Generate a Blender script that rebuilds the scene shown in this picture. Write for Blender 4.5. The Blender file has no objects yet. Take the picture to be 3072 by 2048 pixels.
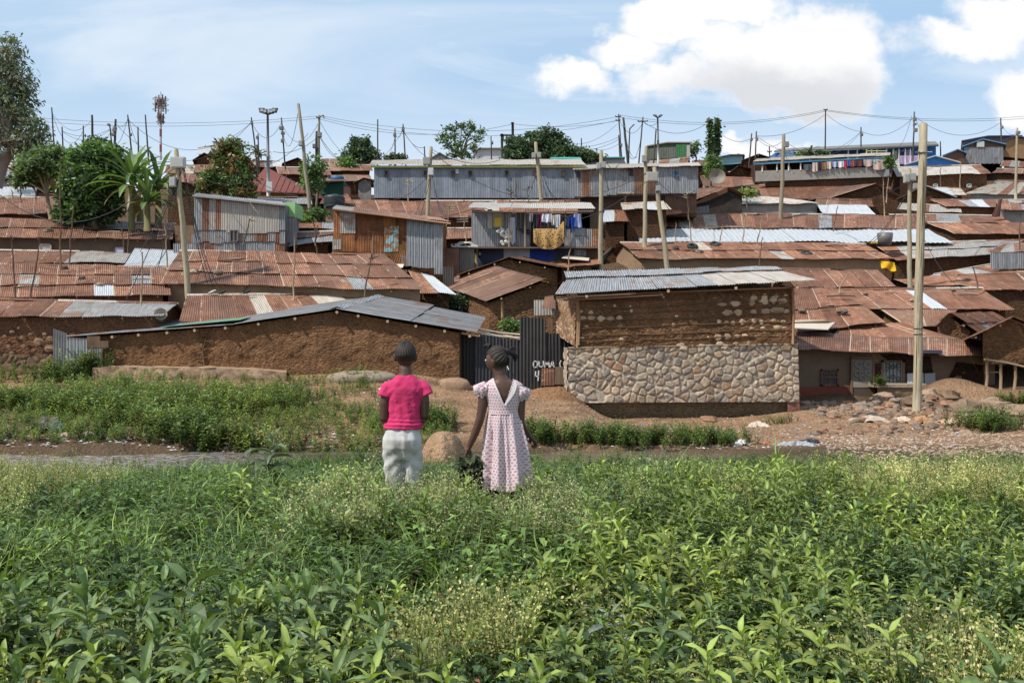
import bpy, math, random
import numpy as np
from mathutils import Vector, Matrix

SC = bpy.context.scene
C = bpy.context.scene.collection
F = 35.0/36.0*3072; HY = 990.0; CX = 1536.0; CZ = 1.6   # focal length in photo pixels, horizon row, eye height
PI = math.pi
R = math.radians
rnd = random.Random(7)
NP = np.random.RandomState(11)

def at(px, py, D):
    """point of the place seen at photo position (px,py), D metres out from the camera"""
    return Vector(((px-CX)/F*D, D, CZ-(py-HY)/F*D))

# ---------------------------------------------------------------- mesh building
class MB:
    def __init__(s): s.b = []; s.n = 0
    def add(s, V, Fc, col=(1,1,1,1), uv=None, m=0, smooth=False):
        V = np.asarray(V, dtype=np.float64).reshape(-1,3); Fc = np.asarray(Fc)
        c = np.asarray(col, dtype=np.float32)
        if c.ndim == 1:
            if len(c) == 3: c = np.append(c, 1.0)
            c = np.tile(c, (len(V),1))
        elif c.shape[1] == 3: c = np.hstack([c, np.ones((len(c),1))])
        uv = np.asarray(uv, dtype=np.float32) if uv is not None else V
        if uv.shape[1] == 2: uv = np.hstack([uv, np.zeros((len(uv),1))])
        s.b.append((V, Fc+s.n, c, uv, m, smooth)); s.n += len(V)
    def box(s, lo, hi, col=(1,1,1), m=0, rotz=0, about=None):
        x0,y0,z0 = lo; x1,y1,z1 = hi
        V = np.array([(x0,y0,z0),(x1,y0,z0),(x1,y1,z0),(x0,y1,z0),(x0,y0,z1),(x1,y0,z1),(x1,y1,z1),(x0,y1,z1)], float)
        if rotz:
            c = np.array(about if about is not None else V.mean(0)); W = V-c
            ca, sa = math.cos(rotz), math.sin(rotz)
            V = np.stack([W[:,0]*ca-W[:,1]*sa, W[:,0]*sa+W[:,1]*ca, W[:,2]],1)+c
        s.add(V, [(0,3,2,1),(4,5,6,7),(0,1,5,4),(1,2,6,5),(2,3,7,6),(3,0,4,7)], col, m=m)
    def slab(s, q, th, col=(1,1,1), m=0):
        """a plate: four corner points, and the thickness vector"""
        q = [np.array(p, float) for p in q]; t = np.array(th, float)
        V = q+[p+t for p in q]
        s.add(V, [(0,1,2,3),(7,6,5,4),(0,4,5,1),(1,5,6,2),(2,6,7,3),(3,7,4,0)], col, m=m)
    def tube(s, pts, rad, n=6, col=(1,1,1), m=0, cap=True, smooth=True):
        P = np.array([tuple(p) for p in pts], float); k = len(P)
        r = np.full(k, rad, float) if np.isscalar(rad) else np.array(rad, float)
        T = np.gradient(P, axis=0); T /= (np.linalg.norm(T, axis=1, keepdims=True)+1e-12)
        up = np.array([0,0,1.0]) if abs(T[0,2]) < .9 else np.array([1.0,0,0])
        V = []
        for i in range(k):
            a = np.cross(T[i], up); a /= np.linalg.norm(a)+1e-12
            b = np.cross(a, T[i]); up = b if True else up
            up = b
            for j in range(n):
                th = 2*PI*j/n
                V.append(P[i]+r[i]*(math.cos(th)*a+math.sin(th)*b))
        Fc = []
        for i in range(k-1):
            for j in range(n):
                Fc.append((i*n+j, i*n+(j+1)%n, (i+1)*n+(j+1)%n, (i+1)*n+j))
        s.add(V, Fc, col, m=m, smooth=smooth)
        if cap:
            for i, rev in ((0,False),(k-1,True)):
                idx = s.n-len(V)+i*n
                c = [idx+j for j in range(n)]
                if rev: c = c[::-1]
                s.b.append((np.zeros((0,3)), np.array([c]), np.zeros((0,4),np.float32), np.zeros((0,3),np.float32), m, False))
    def lathe(s, prof, c, n=14, col=(1,1,1), m=0, sx=1, sy=1):
        V = []; k = len(prof)
        for r, z in prof:
            for j in range(n):
                th = 2*PI*j/n; V.append((c[0]+r*math.cos(th)*sx, c[1]+r*math.sin(th)*sy, c[2]+z))
        Fc = [(i*n+j, i*n+(j+1)%n, (i+1)*n+(j+1)%n, (i+1)*n+j) for i in range(k-1) for j in range(n)]
        s.add(V, Fc, col, m=m, smooth=True)
    def build(s, name, mats, parent=None, origin=None):
        me = bpy.data.meshes.new(name)
        V = np.concatenate([b[0] for b in s.b]); col = np.concatenate([b[2] for b in s.b]); uv = np.concatenate([b[3] for b in s.b])
        o0 = np.array(ORG[parent] if parent is not None else (origin if origin is not None else (0,0,0)), float)
        if parent is None and origin is None:
            o0 = np.array([V[:,0].mean(), V[:,1].mean(), V[:,2].min()])
        me.vertices.add(len(V)); me.vertices.foreach_set('co', (V-o0).astype(np.float32).ravel())
        loops = np.concatenate([b[1].ravel() for b in s.b])
        tot = np.concatenate([np.full(len(b[1]), b[1].shape[1] if b[1].ndim==2 else 0) for b in s.b]).astype(np.int32)
        st = np.concatenate([[0], np.cumsum(tot)[:-1]]).astype(np.int32)
        me.loops.add(len(loops)); me.loops.foreach_set('vertex_index', loops.astype(np.int32))
        me.polygons.add(len(tot)); me.polygons.foreach_set('loop_start', st); me.polygons.foreach_set('loop_total', tot)
        mi = np.concatenate([np.full(len(b[1]), b[4]) for b in s.b]).astype(np.int32)
        sm = np.concatenate([np.full(len(b[1]), b[5]) for b in s.b])
        me.polygons.foreach_set('material_index', mi); me.polygons.foreach_set('use_smooth', sm)
        a = me.attributes.new('col', 'FLOAT_COLOR', 'POINT'); a.data.foreach_set('color', col.astype(np.float32).ravel())
        if len(V) < 400000: a = me.attributes.new('uvm', 'FLOAT_VECTOR', 'POINT'); a.data.foreach_set('vector', uv.astype(np.float32).ravel())
        me.update(calc_edges=True)
        for m in (mats if isinstance(mats, (list,tuple)) else [mats]): me.materials.append(m)
        ob = bpy.data.objects.new(name, me); C.objects.link(ob)
        if parent is not None: ob.parent = parent; ORG[ob] = ORG[parent]
        else: ob.location = tuple(o0); ORG[ob] = tuple(o0)
        return ob

ORG = {}
def thing(name, label, cat, loc, group=None, rotz=0):
    o = bpy.data.objects.new(name, None); C.objects.link(o)
    o.location = tuple(loc); o['label'] = label; o['category'] = cat; o.empty_display_size = .3
    if group: o['group'] = group
    ORG[o] = tuple(loc); return o
def tag(o, label, cat, group=None):
    o['label'] = label; o['category'] = cat
    if group: o['group'] = group
    return o

# ---------------------------------------------------------------- noise
def _h(ix, iy, seed):
    h = (ix.astype(np.int64)*374761393 + iy.astype(np.int64)*668265263 + seed*974711) & 0x7fffffff
    h = ((h ^ (h >> 13))*1274126177) & 0x7fffffff
    h = h ^ (h >> 16)
    return (h & 0xffff)/65535.0
def vn(x, y, seed=0):
    x = np.asarray(x, float); y = np.asarray(y, float)
    ix = np.floor(x); iy = np.floor(y); fx = x-ix; fy = y-iy
    fx = fx*fx*(3-2*fx); fy = fy*fy*(3-2*fy)
    a = _h(ix,iy,seed); b = _h(ix+1,iy,seed); c = _h(ix,iy+1,seed); d = _h(ix+1,iy+1,seed)
    return (a*(1-fx)+b*fx)*(1-fy)+(c*(1-fx)+d*fx)*fy
def fbm(x, y, seed=0, o=4):
    s = 0; a = .5; t = 0
    for i in range(o):
        s = s+a*vn(np.asarray(x)*2**i+i*17.3, np.asarray(y)*2**i-i*9.1, seed+i); t += a; a *= .5
    return s/t
def sst(a, b, x):
    t = np.clip((np.asarray(x, float)-a)/(b-a), 0, 1); return t*t*(3-2*t)

# ---------------------------------------------------------------- materials
class NT:
    def __init__(s, name):
        s.mat = bpy.data.materials.new(name); s.mat.use_nodes = True
        s.t = s.mat.node_tree; s.t.nodes.clear(); s.init()
    def init(s):
        s.out = s.t.nodes.new('ShaderNodeOutputMaterial')
        s.p = s.t.nodes.new('ShaderNodeBsdfPrincipled'); s.t.links.new(s.p.outputs[0], s.out.inputs[0])
    def n(s, typ, **kw):
        nd = s.t.nodes.new(typ)
        for k, v in kw.items(): setattr(nd, k, v)
        return nd
    def lk(s, a, b):
        if isinstance(a, bpy.types.NodeSocket): s.t.links.new(a, b)
        else: b.default_value = a
    def math(s, op, a, b=0.0, c=None, clamp=False):
        nd = s.n('ShaderNodeMath', operation=op, use_clamp=clamp); s.lk(a, nd.inputs[0]); s.lk(b, nd.inputs[1])
        if c is not None: s.lk(c, nd.inputs[2])
        return nd.outputs[0]
    def mix(s, f, a, b, mode='MIX'):
        nd = s.n('ShaderNodeMix', data_type='RGBA', blend_type=mode)
        def c4(v): return v if isinstance(v, bpy.types.NodeSocket) else (tuple(v)+(1,) if len(v)==3 else v)
        s.lk(f, nd.inputs[0]); s.lk(c4(a), nd.inputs[6]); s.lk(c4(b), nd.inputs[7]); return nd.outputs[2]
    def sm(s, x, a, b):
        if a > b: return s.math('SUBTRACT', 1.0, s.sm(x, b, a))
        nd = s.n('ShaderNodeMapRange', interpolation_type='SMOOTHSTEP'); s.lk(x, nd.inputs[0]); nd.inputs[1].default_value=a; nd.inputs[2].default_value=b
        return nd.outputs[0]
    def ramp(s, x, st):
        nd = s.n('ShaderNodeValToRGB'); e = nd.color_ramp.elements
        while len(e) < len(st): e.new(.5)
        for i, (p, c) in enumerate(st): e[i].position = p; e[i].color = tuple(c)+(1,)
        s.lk(x, nd.inputs[0]); return nd.outputs[0]
    def noise(s, vec, scale, detail=4, rough=.55, dist=0):
        nd = s.n('ShaderNodeTexNoise'); s.lk(vec, nd.inputs['Vector']); nd.inputs['Scale'].default_value=scale
        nd.inputs['Detail'].default_value=detail; nd.inputs['Roughness'].default_value=rough; nd.inputs['Distortion'].default_value=dist
        return nd.outputs['Fac']
    def attr(s, name='col'): return s.n('ShaderNodeAttribute', attribute_name=name)
    def pos(s): return s.n('ShaderNodeNewGeometry').outputs['Position']
    def vscale(s, v, sc):
        nd = s.n('ShaderNodeVectorMath', operation='MULTIPLY'); s.lk(v, nd.inputs[0]); nd.inputs[1].default_value = sc; return nd.outputs[0]
    def sep(s, c):
        nd = s.n('ShaderNodeSeparateColor'); s.lk(c, nd.inputs[0]); return nd.outputs
    def bump(s, h, dist, strength=1.0, normal=None):
        nd = s.n('ShaderNodeBump'); nd.inputs['Strength'].default_value=strength; nd.inputs['Distance'].default_value=dist
        s.lk(h, nd.inputs['Height'])
        if normal is not None: s.lk(normal, nd.inputs['Normal'])
        s.t.links.new(nd.outputs[0], s.p.inputs['Normal']); return nd.outputs[0]
    def fin(s, col, rough=.8, metal=0.0, spec=.3):
        s.lk(col if isinstance(col, bpy.types.NodeSocket) else tuple(col)+(1,), s.p.inputs['Base Color'])
        s.lk(rough, s.p.inputs['Roughness']); s.lk(metal, s.p.inputs['Metallic']); s.p.inputs['Specular IOR Level'].default_value = spec
        return s.mat

def m_iron():
    """old corrugated sheet: attribute R = how new (0 rust .. 1 pale), G = random per sheet, B,A = place within the sheet"""
    k = NT('corrugated_iron'); at_ = k.attr('col'); r,g,b = k.sep(at_.outputs['Color'])[:3]; a = at_.outputs['Alpha']
    uv = k.attr('uvm').outputs['Vector']
    off = k.n('ShaderNodeVectorMath', operation='ADD'); k.lk(uv, off.inputs[0])
    cb = k.n('ShaderNodeCombineXYZ'); k.lk(k.math('MULTIPLY', g, 37.), cb.inputs[0]); k.lk(k.math('MULTIPLY', g, 11.), cb.inputs[1]); k.lk(cb.outputs[0], off.inputs[1]); v = off.outputs[0]
    n1 = k.noise(v, 1.1, 6, .6); n2 = k.noise(v, 7, 4, .6); n3 = k.noise(k.vscale(v,(9,1.3,1)), 1, 4, .6); nw = k.noise(k.pos(), .35, 3)
    rust = k.ramp(k.math('ADD', k.math('MULTIPLY', n1, .55), k.math('MULTIPLY', n3, .45)), [(.33,(.095,.038,.021)),(.5,(.235,.098,.052)),(.68,(.345,.18,.105))])
    br = k.math('MULTIPLY_ADD', g, .55, .72)
    gr = k.n('ShaderNodeCombineColor'); [k.lk(br, gr.inputs[i]) for i in range(3)]
    rust = k.mix(1.0, rust, gr.outputs[0], 'MULTIPLY')
    rust = k.mix(k.math('MULTIPLY', k.sm(nw,.50,.66), .45), rust, (.085,.052,.040)); rust = k.mix(k.math('MULTIPLY', k.sm(k.noise(k.pos(), .22, 3),.52,.66), .5), rust, (.27,.16,.11))
    cream = (.50,.39,.29)
    seam = k.math('MULTIPLY', k.math('LESS_THAN', b, k.math('MULTIPLY_ADD', n1, .14, .0)), k.sm(k.math('ADD', k.noise(k.vscale(v,(1,2.2,1)), 1.3, 4, .65), k.math('MULTIPLY', g,.30)), .58,.70))
    sp = k.math('MULTIPLY', k.sm(k.math('ADD', k.noise(k.vscale(v,(1.6,5,1)), 1.5, 4, .6), k.math('MULTIPLY', g,.13)), .675,.735), k.sm(b,.0,.5))
    rc = k.mix(k.math('MAXIMUM', k.math('MULTIPLY', seam,.8), k.math('MULTIPLY', sp,.7)), rust, cream)
    silver = k.ramp(n3, [(.3,(.18,.185,.195)),(.5,(.28,.29,.305)),(.7,(.40,.405,.41))])
    white = k.mix(k.sm(r,.93,.99), k.ramp(n3, [(.3,(.34,.295,.24)),(.6,(.49,.435,.365))]), k.ramp(n3, [(.3,(.40,.42,.44)),(.6,(.50,.52,.54))]))
    sv = k.mix(k.sm(r,.6,.9), silver, white)
    rs = k.math('MULTIPLY', k.math('MULTIPLY', k.sm(k.math('ADD', n1, k.math('MULTIPLY', n3,.3)), .66,.76), k.sm(g, .25,.8)), k.sm(r,1.0,.93))
    sv = k.mix(k.math('MULTIPLY', rs, .75), sv, (.27,.125,.06))
    sv = k.mix(k.math('MULTIPLY', k.sm(n2,.55,.75),.25), sv, (.15,.13,.11))
    col = k.mix(k.sm(r,.2,.3), rc, sv)
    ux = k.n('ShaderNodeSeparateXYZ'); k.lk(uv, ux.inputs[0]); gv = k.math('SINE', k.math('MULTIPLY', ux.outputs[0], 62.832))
    col = k.mix(k.math('MULTIPLY', k.sm(gv, .3, -.7), k.math('MULTIPLY_ADD', k.sm(r,.5,.9), -.25, .50)), col, (.035,.022,.017))  # shade in the corrugation troughs, painted into the sheet colour
    edge = k.math('MULTIPLY', k.math('GREATER_THAN', a, .95), .45)
    col = k.mix(edge, col, (.06,.035,.025))
    k.bump(n2, .01, .4)
    return k.fin(col, k.math('MULTIPLY_ADD', n1, -.25, .78), k.math('MULTIPLY', k.sm(r,.25,.5), .12), .35)

def m_attr(name, rough=.8, var=.35, scale=6, bump=.01, spec=.3, stretch=(1,1,1), metal=0.0, dirt=0.0):
    k = NT(name); c = k.attr('col').outputs['Color']; p = k.vscale(k.pos(), stretch)
    n = k.noise(p, scale, 5, .6); n2 = k.noise(p, scale*.17, 3)
    f = k.math('MULTIPLY_ADD', k.math('ADD', n, k.math('MULTIPLY', n2,.7)), var*2, 1-var*1.7)
    g = k.n('ShaderNodeCombineColor'); [k.lk(f, g.inputs[i]) for i in range(3)]
    col = k.mix(1.0, c, g.outputs[0], 'MULTIPLY')
    if dirt: col = k.mix(k.math('MULTIPLY', k.sm(n2,.45,.7), dirt), col, (.12,.085,.06))
    if bump: k.bump(n, bump, .8)
    return k.fin(col, rough, metal, spec)

def m_mud():
    k = NT('mud_wall'); p = k.pos(); c = k.attr('col').outputs['Color']
    n1 = k.noise(p, .8, 4); n2 = k.noise(k.vscale(p,(1,1,1.5)), 9, 5, .65); n3 = k.noise(p, 30, 3)
    f = k.ramp(k.math('ADD', k.math('MULTIPLY', n1,.35), k.math('MULTIPLY', n2,.65)), [(.30,(.30,.27,.25)),(.48,(.85,.84,.83)),(.7,(1.45,1.38,1.25))])
    col = k.mix(1.0, c, f, 'MULTIPLY'); col = k.mix(k.math('MULTIPLY', k.sm(k.noise(p,.5,5,.65),.52,.68), .45), col, (.10,.062,.04))
    vo = k.n('ShaderNodeTexVoronoi'); k.lk(k.vscale(p,(1,1,1.4)), vo.inputs['Vector']); vo.inputs['Scale'].default_value = 8.5
    h = k.math('ADD', k.math('MULTIPLY', n2, 1.0), k.math('ADD', k.math('MULTIPLY', vo.outputs['Distance'], -.6), k.math('MULTIPLY', n3, .3)))
    k.bump(h, .17, 1.0)
    return k.fin(col, .95, 0, .1)

def m_leaf(name, trans=.24, rough=.5, spec=.38):
    k = NT(name); c = k.attr('col').outputs['Color']
    n = k.noise(k.pos(), 25, 2); f = k.math('MULTIPLY_ADD', n, .5, .75)
    g = k.n('ShaderNodeCombineColor'); [k.lk(f, g.inputs[i]) for i in range(3)]
    col = k.mix(1.0, c, g.outputs[0], 'MULTIPLY'); k.fin(col, rough, 0, spec)
    tr = k.n('ShaderNodeBsdfTranslucent'); k.lk(k.mix(1.0, col, (1.45,1.5,.6), 'MULTIPLY'), tr.inputs[0])
    mx = k.n('ShaderNodeMixShader'); mx.inputs[0].default_value = trans
    k.t.links.new(k.p.outputs[0], mx.inputs[1]); k.t.links.new(tr.outputs[0], mx.inputs[2]); k.t.links.new(mx.outputs[0], k.out.inputs[0])
    return k.mat

def m_ground():
    k = NT('earth'); p = k.pos(); c = k.attr('col').outputs['Color']
    n1 = k.noise(p, 1.3, 6, .62); n2 = k.noise(p, 11, 5, .65)
    f = k.ramp(k.math('ADD', k.math('MULTIPLY', n1,.5), k.math('MULTIPLY', n2,.5)), [(.32,(.5,.47,.45)),(.5,(.95,.93,.9)),(.68,(1.4,1.35,1.25))])
    col = k.mix(1.0, c, f, 'MULTIPLY')
    vo = k.n('ShaderNodeTexVoronoi'); k.lk(p, vo.inputs['Vector']); vo.inputs['Scale'].default_value = 9
    k.bump(k.math('ADD', n2, k.math('MULTIPLY', vo.outputs['Distance'], -.5)), .12, 1)
    return k.fin(col, .95, 0, .1)

def m_water():
    k = NT('murky_water'); p = k.pos()
    n = k.noise(k.vscale(p,(2.2,5,1)), 1.2, 5, .6); n2 = k.noise(k.vscale(p,(1.2,4,1)), 4, 4, .6)
    x = k.n('ShaderNodeSeparateXYZ'); k.lk(p, x.inputs[0])
    glint = k.math('MULTIPLY', k.sm(n2, .50,.62), k.sm(x.outputs[0], -5.5, -10))  # bright sky glints on the left water, painted as pale colour
    col = k.mix(k.math('MULTIPLY', glint, .8), k.ramp(n2,[(.3,(.085,.062,.040)),(.7,(.19,.145,.10))]), (.62,.64,.66))
    k.bump(n, .10, .9)
    return k.fin(col, .09, 0, .5)

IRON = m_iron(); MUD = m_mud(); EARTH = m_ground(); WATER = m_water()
STONE = m_attr('rubble_stone', .92, .42, 9, .03, .15)
PLASTER = m_attr('weathered_plaster', .92, .30, 3.5, .01, .15, dirt=.35)
PAINT = m_attr('painted_surface', .6, .16, 2.5, .004, .3, dirt=.12)
WOOD = m_attr('weathered_wood', .9, .5, 7, .03, .1, stretch=(5,5,.45))
STICK = m_attr('dry_branch', .9, .25, 9, .008, .15)
METAL = m_attr('old_metal', .55, .2, 5, .004, .4, metal=.25)
BLACKIRON = m_attr('tarred_iron', .62, .55, 1.6, .006, .35, stretch=(2.5,1,1))
WIRE = m_attr('black_wire', .7, .05, 2, 0, .2)
CLOTH = m_attr('cloth', .9, .22, 5, .015, .1)
PLASTIC = m_attr('plastic', .45, .12, 4, .004, .4)
RUBBER = m_attr('rubber', .75, .15, 20, .004, .2)
LEAF = m_leaf('leaf'); BARK = m_attr('bark', .9, .4, 8, .02, .1, stretch=(3,3,.8))
FLOWER = m_leaf('seed_head', .2, .8, .1)
# ---------------------------------------------------------------- sheets, roofs, walls, houses
def npv(p): return np.array(tuple(p), float)
def lerp(a, b, t): return a+(b-a)*t

def corr(mb, P00, P10, P11, P01, col, pitch=.1, amp=.014, rows=2, sag=.0, seed=0, m=0, per=4, uvoff=(0,0)):
    """one corrugated sheet; the ridges run from the P00-P10 edge to the P01-P11 edge"""
    P00,P10,P11,P01 = map(npv, (P00,P10,P11,P01))
    W = max(np.linalg.norm(P10-P00), np.linalg.norm(P11-P01)); H = np.linalg.norm(P01-P00)
    k = max(4, int(W/pitch*per)); u = np.linspace(0,1,k+1); v = np.linspace(0,1,rows+1)
    U, Vv = np.meshgrid(u, v)
    P = (P00*(1-U)[...,None]+P10*U[...,None])*(1-Vv)[...,None]+(P01*(1-U)[...,None]+P11*U[...,None])*Vv[...,None]
    N = np.cross(P10-P00, P01-P00); N /= np.linalg.norm(N)+1e-9
    d = amp*np.sin(2*PI*U*W/pitch)
    if sag: d = d+sag*(vn(P[...,0]*.9+P[...,2]*.7+seed, P[...,1]*.8+P[...,2]*.5, 5)-.5)
    P = P+d[...,None]*N
    c = np.zeros((k+1)*(rows+1)*4).reshape(-1,4); c[:,0]=col[0]; c[:,1]=col[1]; c[:,2]=U.ravel(); c[:,3]=Vv.ravel()
    if len(col) == 3: c[:,2] = col[2]
    uv = np.stack([U.ravel()*W+uvoff[0], Vv.ravel()*H+uvoff[1], np.zeros(U.size)],1)
    i = np.arange(rows)[:,None]*(k+1)+np.arange(k)[None,:]; i = i.ravel()
    mb.add(P.reshape(-1,3), np.stack([i,i+1,i+k+2,i+k+1],1), c, uv, m, True)

def roof_patch(mb, E0, E1, R1, R0, tiers=2, base=0.0, pale=.1, spec=(), sag=.10, seed=0, pw=.82, pitch=.1, lift=.0, m=0, amp=.02):
    E0,E1,R1,R0 = map(npv, (E0,E1,R1,R0)); rr = random.Random(seed*31+5)
    W = np.linalg.norm(E1-E0); n = max(1, int(round(W/pw)))
    N = np.cross(E1-E0, R0-E0); N /= np.linalg.norm(N)
    if N[2] < 0: N = -N
    def P(u, v): return (E0*(1-u)+E1*u)*(1-v)+(R0*(1-u)+R1*u)*v
    H = np.linalg.norm(R0-E0)
    for t in range(tiers):
        for i in range(n):
            u0, u1 = i/n, (i+1)/n; v0 = t/tiers-(.0 if t==0 else .10/max(H,1)); v1 = (t+1)/tiers
            j = lambda s: rr.uniform(-s, s)
            d0 = j(.03)/W; e0 = v0+j(.025)/max(H,.5)*1.5
            c = base
            x = rr.random()
            if x < pale: c = rr.choice([.45,.75,1.0])
            um, vm = (u0+u1)/2, (t+.5)/tiers
            for (a0,a1,b0,b1,val) in spec:
                if a0 <= um <= a1 and b0 <= vm <= b1: c = val
            g = rr.random()
            up = N*(.012+.018*((i+t)%2)+(.018 if t else 0)+lift)
            lowl = N*(.03 if t else 0)+N*rr.uniform(0,.02)
            corr(mb, P(u0+d0,e0)+up+lowl, P(u1+.02/W+d0,e0)+up+lowl, P(u1+.02/W,v1)+up, P(u0,v1)+up, (c,g), pitch=pitch, rows=3, sag=sag, seed=seed*.01, m=m, amp=amp, uvoff=(i*.8,t*2))

MUDC = (.25,.137,.073)
WALLC = {'mud':(MUDC,'MUD'), 'darkmud':((.13,.07,.04),'MUD'), 'tan':((.30,.20,.125),'PLASTER'), 'grey':((.27,.25,.235),'PLASTER'), 'dark':((.13,.085,.06),'PLASTER'), 'yellow':((.42,.31,.16),'PLASTER'), 'black':((.035,.03,.027),'PLASTER'), 'brick':((.24,.12,.07),'MUD')}
SAMPLES = []   # where the ground has to pass under each house
def wmat(kind):
    c, m = WALLC[kind]; return c, globals()[m]

def rpoly(mb, pts, col):
    mb.add([tuple(p) for p in pts], [tuple(range(len(pts)))], col)

def mudgrid(mb, P00, P10, P11, P01, col, res=.12, amp=.05, seed=1):
    P00,P10,P11,P01 = map(npv,(P00,P10,P11,P01)); W = np.linalg.norm(P10-P00); H = np.linalg.norm(P01-P00)
    nu = max(2,int(W/res)); nv = max(2,int(H/res)); U, V = np.meshgrid(np.linspace(0,1,nu+1), np.linspace(0,1,nv+1))
    P = (P00*(1-U)[...,None]+P10*U[...,None])*(1-V)[...,None]+(P01*(1-U)[...,None]+P11*U[...,None])*V[...,None]
    N = np.cross(P10-P00, P01-P00); N /= np.linalg.norm(N)
    e = np.minimum(np.minimum(U,1-U)*W, np.minimum(V,1-V)*H); e = sst(0,.2,e)
    d = (fbm(U*W*2.2, V*H*2.6, seed, 4)-.5)*2*amp+(fbm(U*W*7, V*H*8, seed+5, 3)-.5)*1.3*amp+(fbm(U*W*.5,V*H*.5,seed+9,2)-.5)*amp*2
    P = P+(d*e)[...,None]*N
    i = (np.arange(nv)[:,None]*(nu+1)+np.arange(nu)[None,:]).ravel()
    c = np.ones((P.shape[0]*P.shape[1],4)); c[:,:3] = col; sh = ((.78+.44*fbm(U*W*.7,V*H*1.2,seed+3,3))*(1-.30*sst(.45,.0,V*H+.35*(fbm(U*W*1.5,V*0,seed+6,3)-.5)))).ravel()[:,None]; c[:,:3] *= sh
    mb.add(P.reshape(-1,3), np.stack([i,i+1,i+nu+2,i+nu+1],1), c, None, 0, True)

def wall_block(name, root, kind, corners, apex, zb, col=None):
    """corners F0,F1,B1,B0 at eave height; apex A0,A1 (or None); zb = foot of the wall"""
    c, m = wmat(kind); c = col or c; F0,F1,B1,B0 = map(npv, corners); mb = MB()
    dn = lambda p: np.array([p[0],p[1],zb])
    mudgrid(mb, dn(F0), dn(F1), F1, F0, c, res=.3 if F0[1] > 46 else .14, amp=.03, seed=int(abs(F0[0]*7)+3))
    rpoly(mb, [dn(B1),dn(B0),B0,B1], c)
    if apex is not None:
        A0, A1 = map(npv, apex)
        mudgrid(mb, dn(B0), dn(F0), F0, B0, c, res=.3, amp=.03, seed=4); rpoly(mb, [F0,A0,B0], c)
        mudgrid(mb, dn(F1), dn(B1), B1, F1, c, res=.3, amp=.03, seed=5); rpoly(mb, [F1,B1,A1], c)
    else:
        rpoly(mb, [dn(B0),dn(F0),F0,B0], c); rpoly(mb, [dn(F1),dn(B1),B1,F1], c)
    return mb.build(name, m, root)

HN = [0]
def house(label, E0, E1, R0, R1, D0, D1=None, run=3.0, base=0.0, pale=.10, tiers=2, wall='darkmud', wh=2.2, over=.35, spec=(), name='iron_roofed_house', cat='house', group=None, pw=.82, sag=.12, ridge=True, runs=None, lift=0, rafters=True, pitch=.1, back=True, samp=True):
    """a row house: front eave line, ridge line, walls under the roof, rear slope behind"""
    HN[0] += 1; D1 = D0 if D1 is None else D1; r0, r1 = runs or (run, run)
    e0, e1 = npv(at(*E0,D0)), npv(at(*E1,D1)); q0, q1 = npv(at(*R0,D0+r0)), npv(at(*R1,D1+r1))
    b0, b1 = e0+(q0-e0)*2, e1+(q1-e1)*2; b0[2] = e0[2]; b1[2] = e1[2]
    zb = min(e0[2], e1[2])-wh
    if samp:
        for t in (0,.5,1): SAMPLES.append(tuple(lerp(e0,e1,t)[:2])+(lerp(e0,e1,t)[2]-wh-.15,)); SAMPLES.append(tuple(lerp(b0,b1,t)[:2])+(lerp(e0,e1,t)[2]-wh+.3,))
    root = thing(name, label, cat, ((e0[0]+e1[0])/2, (e0[1]+q0[1])/2, zb), group)
    mb = MB(); roof_patch(mb, e0, e1, q1, q0, tiers, base, pale, spec, sag, HN[0], pw, pitch, lift)
    if back: roof_patch(mb, b1, b0, q0, q1, 1, base, pale, (), sag, HN[0]+500, pw, .2, lift)
    if ridge:   # ridge capping strips
        rr = random.Random(HN[0]); n = max(1,int(np.linalg.norm(q1-q0)/2.2)); up = np.array([0,0,.05])
        for i in range(n):
            if rr.random() < .25: continue
            a, b = lerp(q0,q1,i/n), lerp(q0,q1,(i+1)/n+.01)
            fw = (e0-q0); fw = fw/np.linalg.norm(fw)*.16; bk = (b0-q0)/np.linalg.norm(b0-q0)*.16
            cc = (rr.choice([0,.1,.9,.9]), rr.random(), .5, .5)
            mb.add([a+fw+up*.8, b+fw+up*.8, b+up*1.5, a+up*1.5, a+bk+up*.8, b+bk+up*.8], [(0,1,2,3),(3,2,5,4)], cc)
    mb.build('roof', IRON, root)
    # walls inset under the overhang
    L = (e1-e0)/np.linalg.norm(e1-e0); dv = (q0-e0); dv[2] = 0; dv /= np.linalg.norm(dv)
    sl = (q0[2]-e0[2])/np.linalg.norm((q0-e0)[:2]); io = min(over, .45)
    F0 = e0+L*.3+dv*io; F1 = e1-L*.3+dv*io; F0[2] = e0[2]+sl*io-.06; F1[2] = e1[2]+sl*io-.06
    B0 = b0+L*.3-dv*io; B1 = b1-L*.3-dv*io; B0[2] = F0[2]; B1[2] = F1[2]
    A0 = q0+L*.3; A1 = q1-L*.3; A0[2] -= .07; A1[2] -= .07
    wall_block('wall', root, wall, (F0,F1,B1,B0), (A0,A1), zb-.6)
    if rafters and D0 < 56:
        rr = random.Random(HN[0]+9); mb = MB(); n = int(np.linalg.norm(e1-e0)/1.1)
        for i in range(n):
            p = lerp(e0,e1,(i+.5+rr.uniform(-.2,.2))/n)+np.array([0,0,-.07]); g = p+dv*.5+np.array([0,0,sl*.5])
            mb.tube([p+dv*rr.uniform(-.02,.1), g], .035, 6, (.30,.21,.13))
        if n: mb.build('rafter_ends', STICK, root)
    root['_e'] = 0; del root['_e']
    return root

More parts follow.
